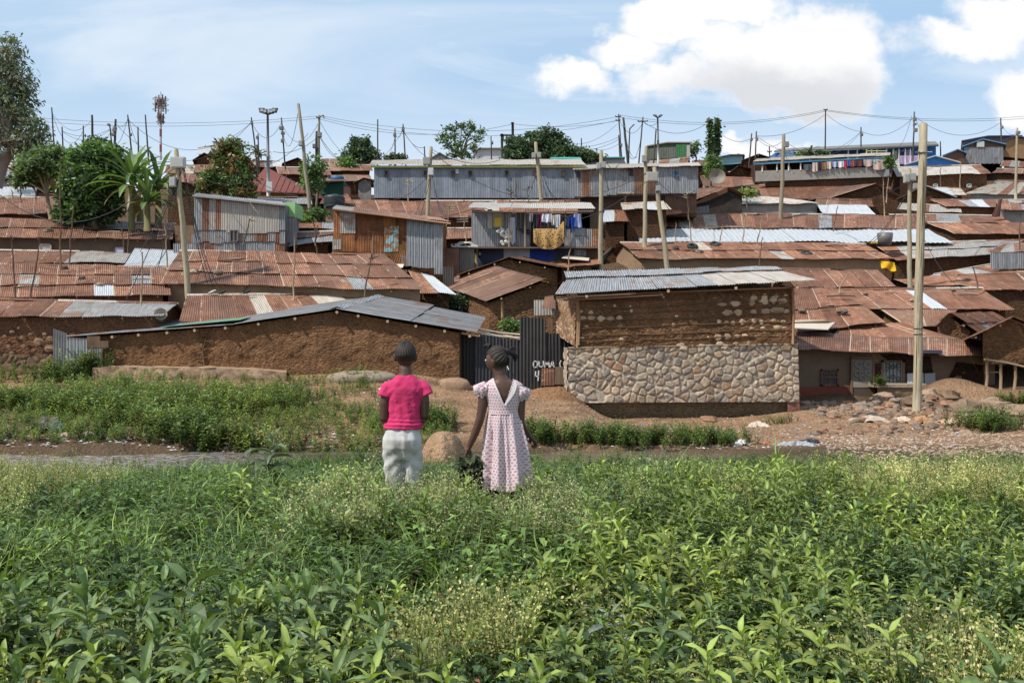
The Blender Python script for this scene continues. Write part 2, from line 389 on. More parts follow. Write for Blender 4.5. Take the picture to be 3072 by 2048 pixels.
def gable(label, L, P, Rr, D, ln=5.0, back=None, base=0.0, pale=.1, tiers=1, wall='mud', zb=None, wh=2.2, over=.3, name='mud_gable_house', group=None, spec=(), cat='house', inset=(.25,.25), pitch=.1, DL=None, DR=None, ends=True):
    """a house whose gable faces the river: left eave end, peak and right eave end in the photo"""
    HN[0] += 1
    l, p, r = npv(at(*L,DL or D)), npv(at(*P,D)), npv(at(*Rr,DR or D)); d = np.array(back if back is not None else ((p[0]/D*ln)*.9, ln, 0.0), float)
    zb_ = min(l[2],r[2])-wh if zb is None else zb
    SAMPLES.append((l[0],l[1],zb_-.1)); SAMPLES.append((r[0],r[1],zb_-.1)); SAMPLES.append((p[0]+d[0],p[1]+d[1],zb_+.2))
    root = thing(name, label, cat, ((l[0]+r[0])/2, D+ln/2, zb_), group)
    mb = MB()
    roof_patch(mb, l, l+d, p+d, p, tiers, base, pale, spec, .06, HN[0], .82, pitch)
    roof_patch(mb, r+d, r, p, p+d, tiers, base, pale, spec, .06, HN[0]+300, .82, pitch)
    mb.build('roof', IRON, root)
    c, m = wmat(wall); f = np.array([0,over,-.08])
    def on(t):   # point on the rake line, t from -1 (left end) to 1 (right end)
        return (lerp(p,l,-t) if t < 0 else lerp(p,r,t))+f
    a, b = on(-1+inset[0]/max(.3,abs(p[0]-l[0]))), on(1-inset[1]/max(.3,abs(r[0]-p[0])))
    mb = MB(); n = 14
    xs = [on(t) for t in np.linspace(0,1,2)]
    def face(q0, q1, s):
        mudgrid(mb, (q0[0],q0[1],zb_-.6), (q1[0],q1[1],zb_-.6), q1, q0, c, res=.14, amp=.035, seed=HN[0]+s)
    pk = p+f; face(a, pk, 1); face(pk, b, 2)
    for q, s in ((a,1),(b,-1)):
        q2 = q+d*.92; rpoly(mb, [(q[0],q[1],zb_-.6),(q2[0],q2[1],zb_-.6),q2,q], c)
    a2, b2, p2 = a+d*.92, b+d*.92, pk+d*.92
    rpoly(mb, [(b2[0],b2[1],zb_-.6),(a2[0],a2[1],zb_-.6),a2,p2,b2], c)
    mb.build('wall', m, root)
    if ends and D < 60:
        mb = MB(); rr = random.Random(HN[0])
        for q0, q1 in ((l,p),(p,r)):
            n = int(np.linalg.norm(q1-q0)/1.1)
            for i in range(n):
                z = lerp(q0,q1,(i+.5)/n)+np.array([0,0,-.11]); mb.tube([z+np.array([0,rr.uniform(0,.06),0]), z+np.array([0,.5,0])], .045, 7, (.40,.29,.18))
        mb.build('purlin_ends', STICK, root)
    return root

def sheet_px(mb, x0, y0, x1, y1, D, c, g=None, pitch=.1, m=0, y0r=None, y1r=None, D1=None, amp=.014, sag=.04):
    """an upright corrugated sheet facing the camera side, by its photo rectangle; y0/y0r = top left/right, y1/y1r bottom"""
    D1 = D1 or D; y0r = y0 if y0r is None else y0r; y1r = y1 if y1r is None else y1r
    corr(mb, at(x0,y1,D), at(x1,y1r,D1), at(x1,y0r,D1), at(x0,y0,D), (c, rnd.random() if g is None else g), pitch=pitch, rows=3, sag=sag, m=m, amp=amp)

def block_px(mb, x0, y0, x1, y1, D, th, col, m=0):
    a, b = at(x0,y1,D), at(x1,y0,D); mb.box((a.x, D, a.z), (b.x, D+th, b.z), col, m)

def rock(mb, c, r, col, seed, flat=.75, m=0, nseg=9, yd=1.0):
    rr = np.random.RandomState(seed); V = []; nl = 6; ph = rr.rand(3)*6
    for i in range(nl+1):
        t = PI*i/nl
        for j in range(nseg):
            p = 2*PI*j/nseg; x,y,z = math.sin(t)*math.cos(p), math.sin(t)*math.sin(p), math.cos(t)
            k = 1+.22*math.sin(3*x+ph[0])*math.cos(2.5*y+ph[1])+.16*math.sin(5*z+4*y+ph[2])+.10*(rr.rand()-.5)
            V.append((c[0]+r*x*k*1.15, c[1]+r*y*k*yd, c[2]+r*z*k*flat))
    Fc = [(i*nseg+j, (i+1)*nseg+j, (i+1)*nseg+(j+1)%nseg, i*nseg+(j+1)%nseg) for i in range(nl) for j in range(nseg)]
    cc = np.ones((len(V),4)); cc[:,:3] = np.array(col)[None,:]*(.8+.4*rr.rand())
    mb.add(V, Fc, cc, m=m, smooth=False)

def crumple(mb, c, sx, sy, h, col, seed, n=14, m=0):
    """a crumpled sheet of cloth or plastic lying in a heap"""
    rr = np.random.RandomState(seed); U, V = np.meshgrid(np.linspace(-1,1,n), np.linspace(-1,1,n))
    rad = np.sqrt(U**2+V**2); h = h*.62; w = 1+.9*(fbm(np.arctan2(V,U)*1.3+seed, rad*0+seed, seed, 2)-.5)*2
    x = c[0]+U*sx*w; y = c[1]+V*sy*w
    z = c[2]+h*np.clip(1-rad**2*.8,-.15,1)*(.35+1.3*fbm(U*2.6+seed, V*2.6, seed+1, 4))+.5*h*(np.abs(np.sin(U*4+seed+2*V))-.5)*(rad<1.1)
    i = (np.arange(n-1)[:,None]*n+np.arange(n-1)[None,:]).ravel()
    cc = np.ones((n*n,4)); cc[:,:3] = col; cc[:,:3] *= (.75+.4*rr.rand(n*n))[:,None]
    mb.add(np.stack([x.ravel(),y.ravel(),z.ravel()],1), np.stack([i,i+1,i+n+1,i+n],1), cc, m=m, smooth=False)
# ---------------------------------------------------------------- camera, sky, sun
cam_d = bpy.data.cameras.new('camera'); cam = bpy.data.objects.new('camera', cam_d); C.objects.link(cam)
cam.location = (0,0,CZ); cam.rotation_euler = (PI/2,0,0); cam_d.lens = 35; cam_d.sensor_width = 36
cam_d.shift_y = (HY-1024)/3072; cam_d.clip_end = 9000; cam_d.clip_start = .1; SC.camera = cam
SC.view_settings.view_transform = 'Standard'; SC.view_settings.look = 'None'; SC.view_settings.exposure = 0; SC.view_settings.gamma = 1
SUN_EL, SUN_AZ = R(51), R(-118)      # azimuth measured from +Y (away from the camera) towards +X : behind-left
sd = Vector((math.sin(SUN_AZ)*math.cos(SUN_EL), math.cos(SUN_AZ)*math.cos(SUN_EL), math.sin(SUN_EL)))
ld = bpy.data.lights.new('sun', 'SUN'); ld.energy = 5.0; ld.angle = R(.6); ld.color = (1,.955,.88)
lo = bpy.data.objects.new('sun', ld); C.objects.link(lo); lo.location = (-30,-20,60); lo.rotation_euler = sd.to_track_quat('Z','Y').to_euler()

w = bpy.data.worlds.new('World'); SC.world = w; w.use_nodes = True
class WT(NT):
    def __init__(s, tree): s.t = tree; tree.nodes.clear()
k = WT(w.node_tree)
sky = k.n('ShaderNodeTexSky', sky_type='NISHITA'); sky.sun_disc = False; sky.sun_elevation = SUN_EL; sky.sun_rotation = SUN_AZ
sky.air_density = 1.0; sky.dust_density = .6; sky.ozone_density = 1.0
tc = k.n('ShaderNodeTexCoord').outputs['Generated']; xyz = k.n('ShaderNodeSeparateXYZ'); k.lk(tc, xyz.inputs[0]); X,Y,Z = xyz.outputs
yy = k.math('MAXIMUM', k.math('ABSOLUTE', Y), .06)
a = k.math('DIVIDE', X, yy); b = k.math('DIVIDE', Z, yy)
ab = k.n('ShaderNodeCombineXYZ'); k.lk(a, ab.inputs[0]); k.lk(b, ab.inputs[1]); AB = ab.outputs[0]
nA = k.noise(AB, 6.5, 8, .58); nB = k.noise(k.vscale(AB,(1.4,7.5,1)), 1.6, 7, .6, .6); nC = k.noise(k.vscale(AB,(.6,3.2,1)), 2.2, 5, .55, .8)
wa = k.math('MULTIPLY_ADD', k.math('SUBTRACT', k.noise(AB, 9, 5, .6), .5), .10, a); wb = k.math('MULTIPLY_ADD', k.math('SUBTRACT', k.noise(k.vscale(AB,(1,1.3,1)), 11.7, 5, .6), .5), .085, b)
def ell(cx, cy, rx, ry, pw=1.0):
    u = k.math('DIVIDE', k.math('SUBTRACT', wa, (cx-CX)/F), rx/F); v = k.math('DIVIDE', k.math('SUBTRACT', wb, (HY-cy)/F), ry/F)
    r2 = k.math('ADD', k.math('MULTIPLY', u, u), k.math('MULTIPLY', v, v))
    return k.math('SUBTRACT', 1.0, k.math('SQRT', r2))
clouds = [(2420,140,230,150),(2170,150,190,130),(2230,265,400,95),(1880,150,180,75),(2010,70,190,70),(2140,15,230,50),(1730,235,130,75),(2500,240,180,85),(2040,220,200,90),
          (2890,125,220,75),(3010,40,190,95),(3070,300,140,95),(2270,447,140,34)]
m = None
for c in clouds:
    e = ell(*c); m = e if m is None else k.math('MAXIMUM', m, e)
dens = k.math('ADD', m, k.math('MULTIPLY', k.math('SUBTRACT', nA, .5), 2.6))
cum = k.sm(dens, -.12, .40)
# shaded flat undersides, seen on the lower right of the big cloud
shade = k.math('MULTIPLY', k.math('MULTIPLY', k.sm(ell(2360,310,480,140), -.2,.7), 1.0), cum)
cirr = k.math('MULTIPLY', k.sm(nB, .44,.68), .60)
haz = k.sm(b, .30, .13); haz2 = k.sm(b,.29,.08)
left = k.sm(a, .1, -.55)
veil = k.math('ADD', k.math('MULTIPLY', k.sm(nC,.42,.66), .55), k.math('MULTIPLY', left, .22))
wm = k.math('MAXIMUM', k.math('MAXIMUM', cirr, k.math('MULTIPLY', haz2, .95)), veil, )
wm = k.math('MINIMUM', k.math('MAXIMUM', wm, 0.0), .93)
base = k.mix(.85, sky.outputs[0], (2.95,4.35,6.0))                    # photo sky: pale, bright blue
c1 = k.mix(wm, base, (5.7,6.2,6.75)); c2 = k.mix(cum, c1, k.mix(shade, (6.8,6.8,6.85), (4.9,5.05,5.3)))
up = k.sm(Z, -.02, .0)
c3 = k.mix(up, (1.2,1.0,.75), c2)
bg = k.n('ShaderNodeBackground'); k.lk(c3, bg.inputs[0]); bg.inputs[1].default_value = .15
wo = k.n('ShaderNodeOutputWorld'); k.t.links.new(bg.outputs[0], wo.inputs[0])

# ---------------------------------------------------------------- ground
RIVER_Z = -2.08
def ground_z(x, y):
    """height of the ground before the hill: near bank, river bed, far bank"""
    x = np.asarray(x, float); y = np.asarray(y, float)
    e = 22.6+1.2*(vn(x*.25, x*0+3, 3)-.5)*2+.5*(vn(x*.9, x*0+7, 3)-.5)*2
    near = .03-sst(7.6,20.6,y)*(1.36+.50*sst(-4.5,-8,x))+.10*(fbm(x*.3,y*.3,2,3)-.5)
    bed = -2.5+.55*sst(6.5,12,x)
    fe = 30.0+.8*(vn(x*.45,x*0,8)-.5)*2+.4*(vn(x*1.6,x*0+5,8)-.5)*2-.2*sst(-6,-12,x)-7.2*sst(4.5,15,x)
    tb = np.clip((y-fe)/(39.6-fe),0,1)
    lf = sst(.0,-4.5,x)                       # the left bank climbs, the right side stays a low path
    farL = -1.95+1.75*tb**.8
    mid = -1.95+1.15*tb**1.1
    cen = sst(4.2,1.8,x)*(1-lf)
    farR = -1.98+.35*sst(.55,1,tb)*sst(8,12,x)+.1*tb
    far = farL*lf+mid*cen+farR*(1-lf-cen)
    far = far+.16*(fbm(x*.8,y*.8,6,4)-.5)*sst(0,.1,tb)
    z = near*(1-sst(-.6,1.0,y-e))+bed*sst(-.6,1.0,y-e)
    return np.where(y > fe-1.2, lerp(z, far, sst(fe-1.2,fe+.15,y)), z)

def build_ground():
    S = np.array(SAMPLES)
    xs = np.concatenate([np.linspace(-3000,-75,12), np.linspace(-70,-31,40), np.arange(-30,30.01,.25), np.linspace(31,75,45), np.linspace(80,3000,12)])
    ys = np.concatenate([np.array([-60,-20,-8,-3]), np.arange(0,20,.5), np.arange(20,43,.2), np.arange(43,100,.8), np.array([101,104,110,120,150,250,500,1000,2500,6000])])
    Xg, Yg = np.meshgrid(xs, ys); Z1 = ground_z(Xg, np.clip(Yg, 0, 41))
    Z2 = np.zeros_like(Z1)
    Xc = np.clip(Xg, -45, 45); Yc = np.clip(Yg, 40, 92)
    num = np.zeros_like(Z1); den = np.zeros_like(Z1)
    for (sx, sy, sz) in S:
        wg = 1/((Xc-sx)**2*.6+(Yc-sy)**2*1.4+1.2)**1.6; num += wg*sz; den += wg
    Z2 = num/den-.2
    t = sst(40.4, 43.0, Yg); Zt = Z1*(1-t)+Z2*t
    far = sst(92,110,Yg); Zt = Zt-far*3.0
    Zt = Zt-sst(110,3000,np.abs(Yg))*4
    col = np.ones(Z1.shape+(4,)); dirt = np.array([.35,.215,.13]); dark = np.array([.13,.085,.055]); soil = np.array([.10,.085,.05])
    f = sst(29.5,31,Yg)
    cc = soil*(1-f[...,None])+dirt*f[...,None]
    dk = np.clip(sst(41,44,Yg)+.75*sst(31.3,30.2,Yg)*sst(29,29.5,Yg)+.5*sst(.55,.75,fbm(Xg*.5,Yg*.8,21,4)),0,1)[...,None]
    cc = cc*(1-dk)+dark*dk; col[...,:3] = cc
    ny, nx = Z1.shape; i = (np.arange(ny-1)[:,None]*nx+np.arange(nx-1)[None,:]).ravel()
    mb = MB(); mb.add(np.stack([Xg.ravel(),Yg.ravel(),Zt.ravel()],1), np.stack([i,i+1,i+nx+1,i+nx],1), col.reshape(-1,4), None, 0, True)
    g = mb.build('ground', EARTH, None, (0,0,0)); g['kind'] = 'structure'
    mb = MB(); nx_, ny_ = 60, 12; U, V = np.meshgrid(np.linspace(-75,75,nx_), np.linspace(21.0,32.5,ny_))
    i = (np.arange(ny_-1)[:,None]*nx_+np.arange(nx_-1)[None,:]).ravel()
    mb.add(np.stack([U.ravel(),V.ravel(),np.full(U.size,RIVER_Z)],1), np.stack([i,i+1,i+nx_+1,i+nx_],1), (1,1,1), None, 0, True)
    r = mb.build('river', WATER, None, (0,0,RIVER_Z)); r['kind'] = 'structure'

def stone_wall(mb, P00, P10, P11, P01, seed, cell=.34, depth=.09, res=.035, mortar=(.40,.335,.265), cols=None, rag=.08):
    """rubble masonry with real relief: rounded stones standing out of rough mortar"""
    P00,P10,P11,P01 = map(npv,(P00,P10,P11,P01)); W = np.linalg.norm(P10-P00); H = np.linalg.norm(P01-P00)
    rr = np.random.RandomState(seed); nu = int(W/res); nv = max(3,int(H/res)); U, V = np.meshgrid(np.linspace(0,1,nu+1), np.linspace(0,1,nv+1))
    x = U*W; y = V*H; gx = int(W/cell)+2; gy = int(H/(cell*.8))+2
    wx = x+.10*(fbm(x*3,y*3,seed,3)-.5)*2*cell; wy = y+.10*(fbm(x*3+9,y*3,seed+2,3)-.5)*2*cell
    sx = rr.rand(gy+2, gx+2); sy = rr.rand(gy+2, gx+2); sc = rr.rand(gy+2, gx+2, 3)
    d1 = np.full(x.shape, 9.); d2 = np.full(x.shape, 9.); ci = np.zeros(x.shape, int)
    cx = np.floor(wx/cell).astype(int); cy = np.floor(wy/(cell*.8)).astype(int)
    for dy in (-1,0,1):
        for dx in (-1,0,1):
            ix = np.clip(cx+dx,-1,gx)+1; iy = np.clip(cy+dy,-1,gy)+1
            px = (cx+dx+.5+1.0*(sx[iy,ix]-.5))*cell; py = (cy+dy+.5+1.0*(sy[iy,ix]-.5))*cell*.8
            d = np.sqrt((wx-px)**2+(wy-py)**2); idx = iy*(gx+2)+ix
            nw = d < d1; d2 = np.where(nw, d1, np.minimum(d2,d)); ci = np.where(nw, idx, ci); d1 = np.minimum(d1,d)
    e = (d2-d1)/cell; s = sst(.03,.20,e+.16*(fbm(x*7,y*7,seed+4,3)-.5)-.05*sc.reshape(-1,3)[ci][...,1]); hh = s*(.65+.5*sc.reshape(-1,3)[ci][...,2])+.25*(fbm(x*9,y*9,seed+5,3)-.5)
    P = (P00*(1-U)[...,None]+P10*U[...,None])*(1-V)[...,None]+(P01*(1-U)[...,None]+P11*U[...,None])*V[...,None]
    N = np.cross(P10-P00, P01-P00); N /= np.linalg.norm(N)
    P = P+(hh*depth*.5)[...,None]*N
    P[...,2] += rag*(fbm(x*1.3,x*0,seed+7,3)-.5)*V
    pal = np.array(cols or [(.34,.235,.15),(.39,.285,.19),(.44,.34,.24),(.29,.215,.155),(.22,.18,.15),(.33,.20,.125),(.40,.30,.205)])
    c = pal[(sc.reshape(-1,3)[ci][...,0]*len(pal)).astype(int)%len(pal)]*(.75+.5*sc.reshape(-1,3)[ci][...,1])[...,None]
    c = c*s[...,None]+np.array(mortar)*(1-s)[...,None]*(.7+.5*fbm(x*2,y*2,seed+6,3))[...,None]
    hid = sst(.44,.58,fbm(x*1.1,y*1.4,seed+11,4)); c = c*(1-.6*hid[...,None])+np.array(mortar)*.6*hid[...,None]; c = c*(.55+.9*fbm(x*11,y*11,seed+12,3))[...,None]*(.8+.35*fbm(x*.6,y*.9,seed+13,2))[...,None]
    cc = np.ones(c.shape[:2]+(4,)); cc[...,:3] = c
    i = (np.arange(nv)[:,None]*(nu+1)+np.arange(nu)[None,:]).ravel()
    mb.add(P.reshape(-1,3), np.stack([i,i+1,i+nu+2,i+nu+1],1), cc.reshape(-1,4), None, 0, True)
# ================================================================ FRONT ROW
# --- far left: stone-and-mud house
h = house('long mud house with stone foot, rust roof ending in a pale section, far left', (-260,955),(487,950),(-200,893),(530,911), 40, 40.6, run=2.6, tiers=1, wall='brick', wh=3.3, spec=[(.62,1,0,1,.72)], pale=0, name='mud_and_stone_house', over=.25)
mb = MB(); stone_wall(mb, at(-260,1149,39.9), at(163,1147,39.9), at(163,1062,39.95), at(-260,1062,39.95), 5, .36, .12, .05, (.13,.085,.055), [(.20,.125,.07),(.25,.17,.10),(.16,.105,.07),(.22,.13,.07)])
mb.build('stone_plinth', STONE, h)
mb = MB()
for (x,y,s) in [(30,996,.07),(60,1013,.08),(112,1026,.16),(143,1017,.12),(143,1045,.15),(64,1040,.09),(20,1040,.08),(50,985,.05),(85,1003,.06),(128,1002,.07),(8,1010,.07),(96,1050,.07),(30,1060,.08)]:
    mb = MB(); p = at(x,y,40.2); rock(mb, (p.x,40.36,p.z), s*1.2, (.22,.135,.08), x*3+y, .8, yd=.3); mb.build('embedded_stone', STONE, h)

# --- left of centre: the long mud gable house
D = 40.0
L_, M_, P_, R_ = at(189,1012,D), at(700,972,D), at(1009,926,D), at(1432,1001,D)
zb = -1.3
g2 = thing('mud_gable_house', 'long low mud house with grey corrugated roof, its gable side facing the two girls', 'house', (-8,42,zb))
SAMPLES += [(-17,41.5,-.6),(-9,42,-.6),(-2,41.5,-.9),(-12,45,-.2),(-2,45,-.2)]
mb = MB(); bk = at(1135,889,44.6); bl = at(205,992,44.2); bm = at(760,938,44.4); br = at(1456,952,44.6)
up = np.array([0,0,.02])
roof_patch(mb, npv(L_), npv(bl), npv(bm), npv(M_), 1, .5, .0, (), .05, 901, 1.2)
roof_patch(mb, npv(M_), npv(bm), npv(bk), npv(P_), 1, .5, .0, (), .05, 902, 1.2)
roof_patch(mb, npv(br), npv(R_), npv(P_), npv(bk), 2, .48, .0, (), .05, 903, 1.15)
rc = [(P_+Vector((0,0,.06))), (bk+Vector((0,0,.06)))]
dl, dr = (M_-P_).normalized()*.3, (R_-P_).normalized()*.3
mb.add([rc[0]+dl, rc[1]+dl, rc[1]+Vector((0,0,.04)), rc[0]+Vector((0,0,.04)), rc[0]+dr, rc[1]+dr], [(0,1,2,3),(3,2,5,4)], (.5,.3,.5,.5))
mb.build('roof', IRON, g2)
mb = MB(); xs = np.array([300,420,560,700,850,1009,1120,1250,1378]); 
def topy(x): return np.interp(x,[189,700,1009,1432],[1012,972,926,1001])+7
base_y = {300:1120,420:1120,560:1130,700:1138,850:1135,1009:1140,1120:1145,1250:1152,1378:1155}
for a_, b_ in zip(xs[:-1], xs[1:]):
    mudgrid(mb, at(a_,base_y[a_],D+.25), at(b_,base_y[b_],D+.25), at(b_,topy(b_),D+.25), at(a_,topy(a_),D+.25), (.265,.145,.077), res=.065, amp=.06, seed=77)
q = at(1378,1155,D+.25); q2 = q+Vector((.3,4,0)); t_ = at(1378,topy(1378),D+.25)
rpoly(mb, [q, q2, q2+Vector((0,0,t_.z-q.z)), t_], MUDC)
q = at(300,1120,D+.25); t_ = at(300,topy(300),D+.25); rpoly(mb, [q+Vector((-.2,4,0)), q, t_, t_+Vector((-.2,4,0))], MUDC)
q, t_ = at(300,1120,D+4.2), at(1378,1150,D+4.2); rpoly(mb, [t_, q, at(300,1000,44.2), at(700,975,44.2), at(1050,915,44.2), at(1378,975,44.2)], MUDC)
mb.build('wall', MUD, g2)
mb = MB(); rr = random.Random(3)
for x in (340,417,500,590,680,768,880,1009,1072,1162,1245,1330,1412):
    mb = MB(); p = at(x, topy(x)+2, D); mb.tube([p+Vector((rr.uniform(-.1,.1),-.02+rr.uniform(-.05,.05),-.02)), p+Vector((0,.6,0))], .06, 8, (.42,.31,.20)); mb.build('purlin_end', STICK, g2)
mb = MB(); p = at(1385,999,D+.1); mb.tube([p, at(1440,1008,D+.1)], .05, 6, (.33,.22,.13)); mb.build('eave_pole', STICK, g2)
mb = MB()   # crack in the wall where lath shows through
for (x0,y0,x1,y1) in [(592,1007,634,1006),(600,1045,634,1046),(586,1075,630,1070),(570,1097,618,1096),(606,1005,612,1095),(625,990,600,1080),(603,1022,640,1024)]:
    mb.tube([at(x0,y0,D+.2), at((x0+x1)/2,(y0+y1)/2+1,D+.17), at(x1,y1,D+.2)], .022, 5, (.12,.075,.045))
mb.build('lath', STICK, g2)
mb = MB()
for (x0,x1,y0,y1) in [(261,300,1008,1022),(261,325,1022,1042),(264,318,1030,1046)]:
    mb = MB(); block_px(mb, x0,y0,x1,y1, D-.02-.01*(y0%3), .03, (.17,.11,.07)); mb.build('plank', WOOD, g2)
mb = MB(); sheet_px(mb, 262,1044,307,1095, D-.05, .45, .6, y1r=1100); mb.build('patch_sheet', IRON, g2)
mb = MB()
a_, b_ = at(480,984,D+.1), at(721,962,D+.1)
mb.slab([a_+Vector((0,0,.03)), b_+Vector((0,0,.03)), b_+Vector((.1,1.2,.16)), a_+Vector((.1,1.2,.10))], (0,0,.02), (.13,.26,.15)); 
gsh = mb.build('roof_sheet', PAINT, g2); gsh['label'] = 'green roofing sheet'
for x,c in ((250,(.62,.60,.62)),(285,(.30,.38,.60)),(296,(.45,.50,.68)),(330,(.4,.4,.38))):
    mb = MB(); p = at(x, topy(x)-14, D+.9); crumple(mb, (p.x,p.y,p.z-.1), .16, .14, .2, c, x); o = mb.build('plastic_bag', CLOTH); tag(o, {250:'pale grey bag lying on the low left end of the grey roof',285:'blue bag on the low left end of the grey roof',296:'light blue bag beside the darker blue one on the grey roof',330:'dull grey bag right of the blue bags on the grey roof'}[x], 'bag', 'bags left on the low roof')
mb = MB(); corr(mb, at(345,990,42.2), at(415,990,42.2), at(415,973,42.2), at(345,973,42.2), (.45,.9), pitch=.16); tag(mb.build('iron_sheet', IRON), 'short strip of rusty grey corrugated iron standing on the low left roof', 'iron sheet')

# stone ledge and boulders under the mud gable house
mb = MB()
stone_wall(mb, at(277,1146,38.6), at(650,1142,38.6), at(650,1104,38.7), at(277,1101,38.7), 8, .7, .08, .06, (.26,.17,.11), [(.29,.19,.12),(.33,.23,.15)])
stone_wall(mb, at(650,1142,38.6), at(860,1148,38.6), at(860,1116,38.7), at(650,1104,38.7), 9, .7, .08, .06, (.26,.17,.11), [(.29,.19,.12),(.33,.23,.15)])
mudgrid(mb, at(277,1101,38.7), at(650,1104,38.7), at(650,1099,40.4), at(277,1097,40.4), (.33,.22,.14), res=.2); mudgrid(mb, at(650,1104,38.7), at(860,1116,38.7), at(860,1110,40.4), at(650,1099,40.4), (.33,.22,.14), res=.2)
rpoly(mb, [at(277,1146,38.6), at(277,1101,38.7), at(277,1097,40.4), at(277,1140,40.4)], (.28,.19,.12))
tag(mb.build('stone_ledge', STONE), 'low stone ledge running along the foot of the left mud wall', 'ledge')
def boulder(x, y, D, w, hgt, col, seed, label, depth=None, group=None):
    mb = MB(); p = at(x, y, D); rr = np.random.RandomState(seed); n1, n2 = 22, 12; V = []
    for i in range(n2+1):
        t = PI*i/n2
        for j in range(n1):
            f = 2*PI*j/n1; d = (math.sin(t)*math.cos(f), math.sin(t)*math.sin(f), math.cos(t))
            q = [math.copysign(abs(v)**.75, v) for v in d]
            k_ = .9+.28*float(fbm(q[0]*1.6+seed, q[1]*1.6+q[2]*1.3, seed, 4))
            V.append((p.x+q[0]*w*k_, p.y+q[1]*(depth or w*.6)*k_, p.z+q[2]*hgt*k_))
    Fc = [(i*n1+j, (i+1)*n1+j, (i+1)*n1+(j+1)%n1, i*n1+(j+1)%n1) for i in range(n2) for j in range(n1)]
    mb.add(V, Fc, col, smooth=True); return tag(mb.build('boulder', STONE), label, 'rock', group)
boulder(1090,1136,38.9,1.35,.30,(.27,.21,.155),3,'flat grey boulder at the foot of the mud wall, left of the girl in pink')
boulder(1362,1160,39.0,.62,.34,(.28,.18,.115),5,'rounded tan boulder at the right corner of the long mud wall')

# --- standing iron sheets left of it
def fence_sheet(x0,y0,x1,y1,D,c,label,name='iron_sheet',mat=None,col=None,y0r=None,y1r=None,g=None,pitch=.11,group=None):
    mb = MB()
    if mat is None: sheet_px(mb,x0,y0,x1,y1,D,c,g,pitch,y0r=y0r,y1r=y1r); mat = IRON
    else: corr(mb, at(x0,y1,D), at(x1,y1 if y1r is None else y1r,D), at(x1,y0 if y0r is None else y0r,D), at(x0,y0,D), col, pitch=pitch, rows=4, sag=.06)
    return tag(mb.build(name, mat), label, 'iron sheet', group)
fence_sheet(160,985,201,1140,39.5,.4,'dark weathered grey corrugated sheet standing upright at the far left',mat=BLACKIRON,col=(.16,.155,.15),y0r=1000,g=.3)
fence_sheet(200,1012,261,1150,39.3,.62,'bright silver corrugated door sheet standing at the left end of the long mud wall',y0r=1015,y1r=1128,g=.2,pitch=.14)

# --- black fence of old iron sheets between the mud house and the stone house, with painted letters
DF = 40.6
fe = thing('iron_fence', 'black tarred corrugated iron fence with white painted letters in the gap', 'fence', tuple(at(1550,1170,DF)))
bl_ = (.028,.027,.028)
def blk(x0,y0,x1,y1,D,col=bl_,y0r=None,y1r=None,pitch=.14,mat=None):
    mb = MB(); P = [at(x0,y1,D), at(x1,y1 if y1r is None else y1r,D), at(x1,y0 if y0r is None else y0r,D), at(x0,y0,D)]
    k_ = rnd.uniform(.8,1.3); P = list(map(npv,P)); W = np.linalg.norm(P[1]-P[0]); n = int(W/pitch*6); U, V = np.meshgrid(np.linspace(0,1,n+1), np.linspace(0,1,5))
    Q = (P[0]*(1-U)[...,None]+P[1]*U[...,None])*(1-V)[...,None]+(P[3]*(1-U)[...,None]+P[2]*U[...,None])*V[...,None]
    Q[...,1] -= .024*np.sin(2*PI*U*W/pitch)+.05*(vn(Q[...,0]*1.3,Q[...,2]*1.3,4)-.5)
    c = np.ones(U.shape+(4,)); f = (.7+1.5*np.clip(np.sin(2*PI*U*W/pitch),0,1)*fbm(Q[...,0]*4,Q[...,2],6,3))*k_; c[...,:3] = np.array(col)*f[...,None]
    i = (np.arange(4)[:,None]*(n+1)+np.arange(n)[None,:]).ravel()
    mb.add(Q.reshape(-1,3), np.stack([i,i+1,i+n+2,i+n+1],1), c.reshape(-1,4), None, 0, True)
    return mb.build('iron_panel', mat or BLACKIRON, fe)
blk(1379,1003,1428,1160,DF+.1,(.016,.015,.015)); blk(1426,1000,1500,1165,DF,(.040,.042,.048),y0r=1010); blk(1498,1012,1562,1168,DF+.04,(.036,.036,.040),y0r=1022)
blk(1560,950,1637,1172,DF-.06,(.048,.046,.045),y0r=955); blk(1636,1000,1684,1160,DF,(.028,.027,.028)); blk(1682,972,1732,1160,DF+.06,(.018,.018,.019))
mb = MB(); corr(mb, at(1624,1156,DF-.16), at(1662,1156,DF-.16), at(1661,1104,DF-.12), at(1626,1103,DF-.12), (.0,.8,.5), pitch=.12); mb.build('rusty_patch', IRON, fe)
mb = MB(); block_px(mb,1664,1100,1692,1153,DF-.2,.05,(.16,.12,.085)); mb.build('plank', WOOD, fe); mb = MB(); block_px(mb,1644,955,1658,1000,DF+.3,.1,(.20,.12,.07)); mb.build('plank', WOOD, fe)
def strokes(mb, segs, D, wd=.022, col=(.72,.71,.68)):
    for s_ in segs:
        P = [at(x,y,D) for x,y in s_]
        for p, q in zip(P[:-1], P[1:]):
            d = (q-p); L = d.length; d.normalize(); n_ = Vector((-d.z,0,d.x))*wd; p2 = p-d*wd*.6; q2 = q+d*wd*.6
            mb.slab([p2+n_, q2+n_, q2-n_, p2-n_], (0,.006,0), col)
DL = DF-.13
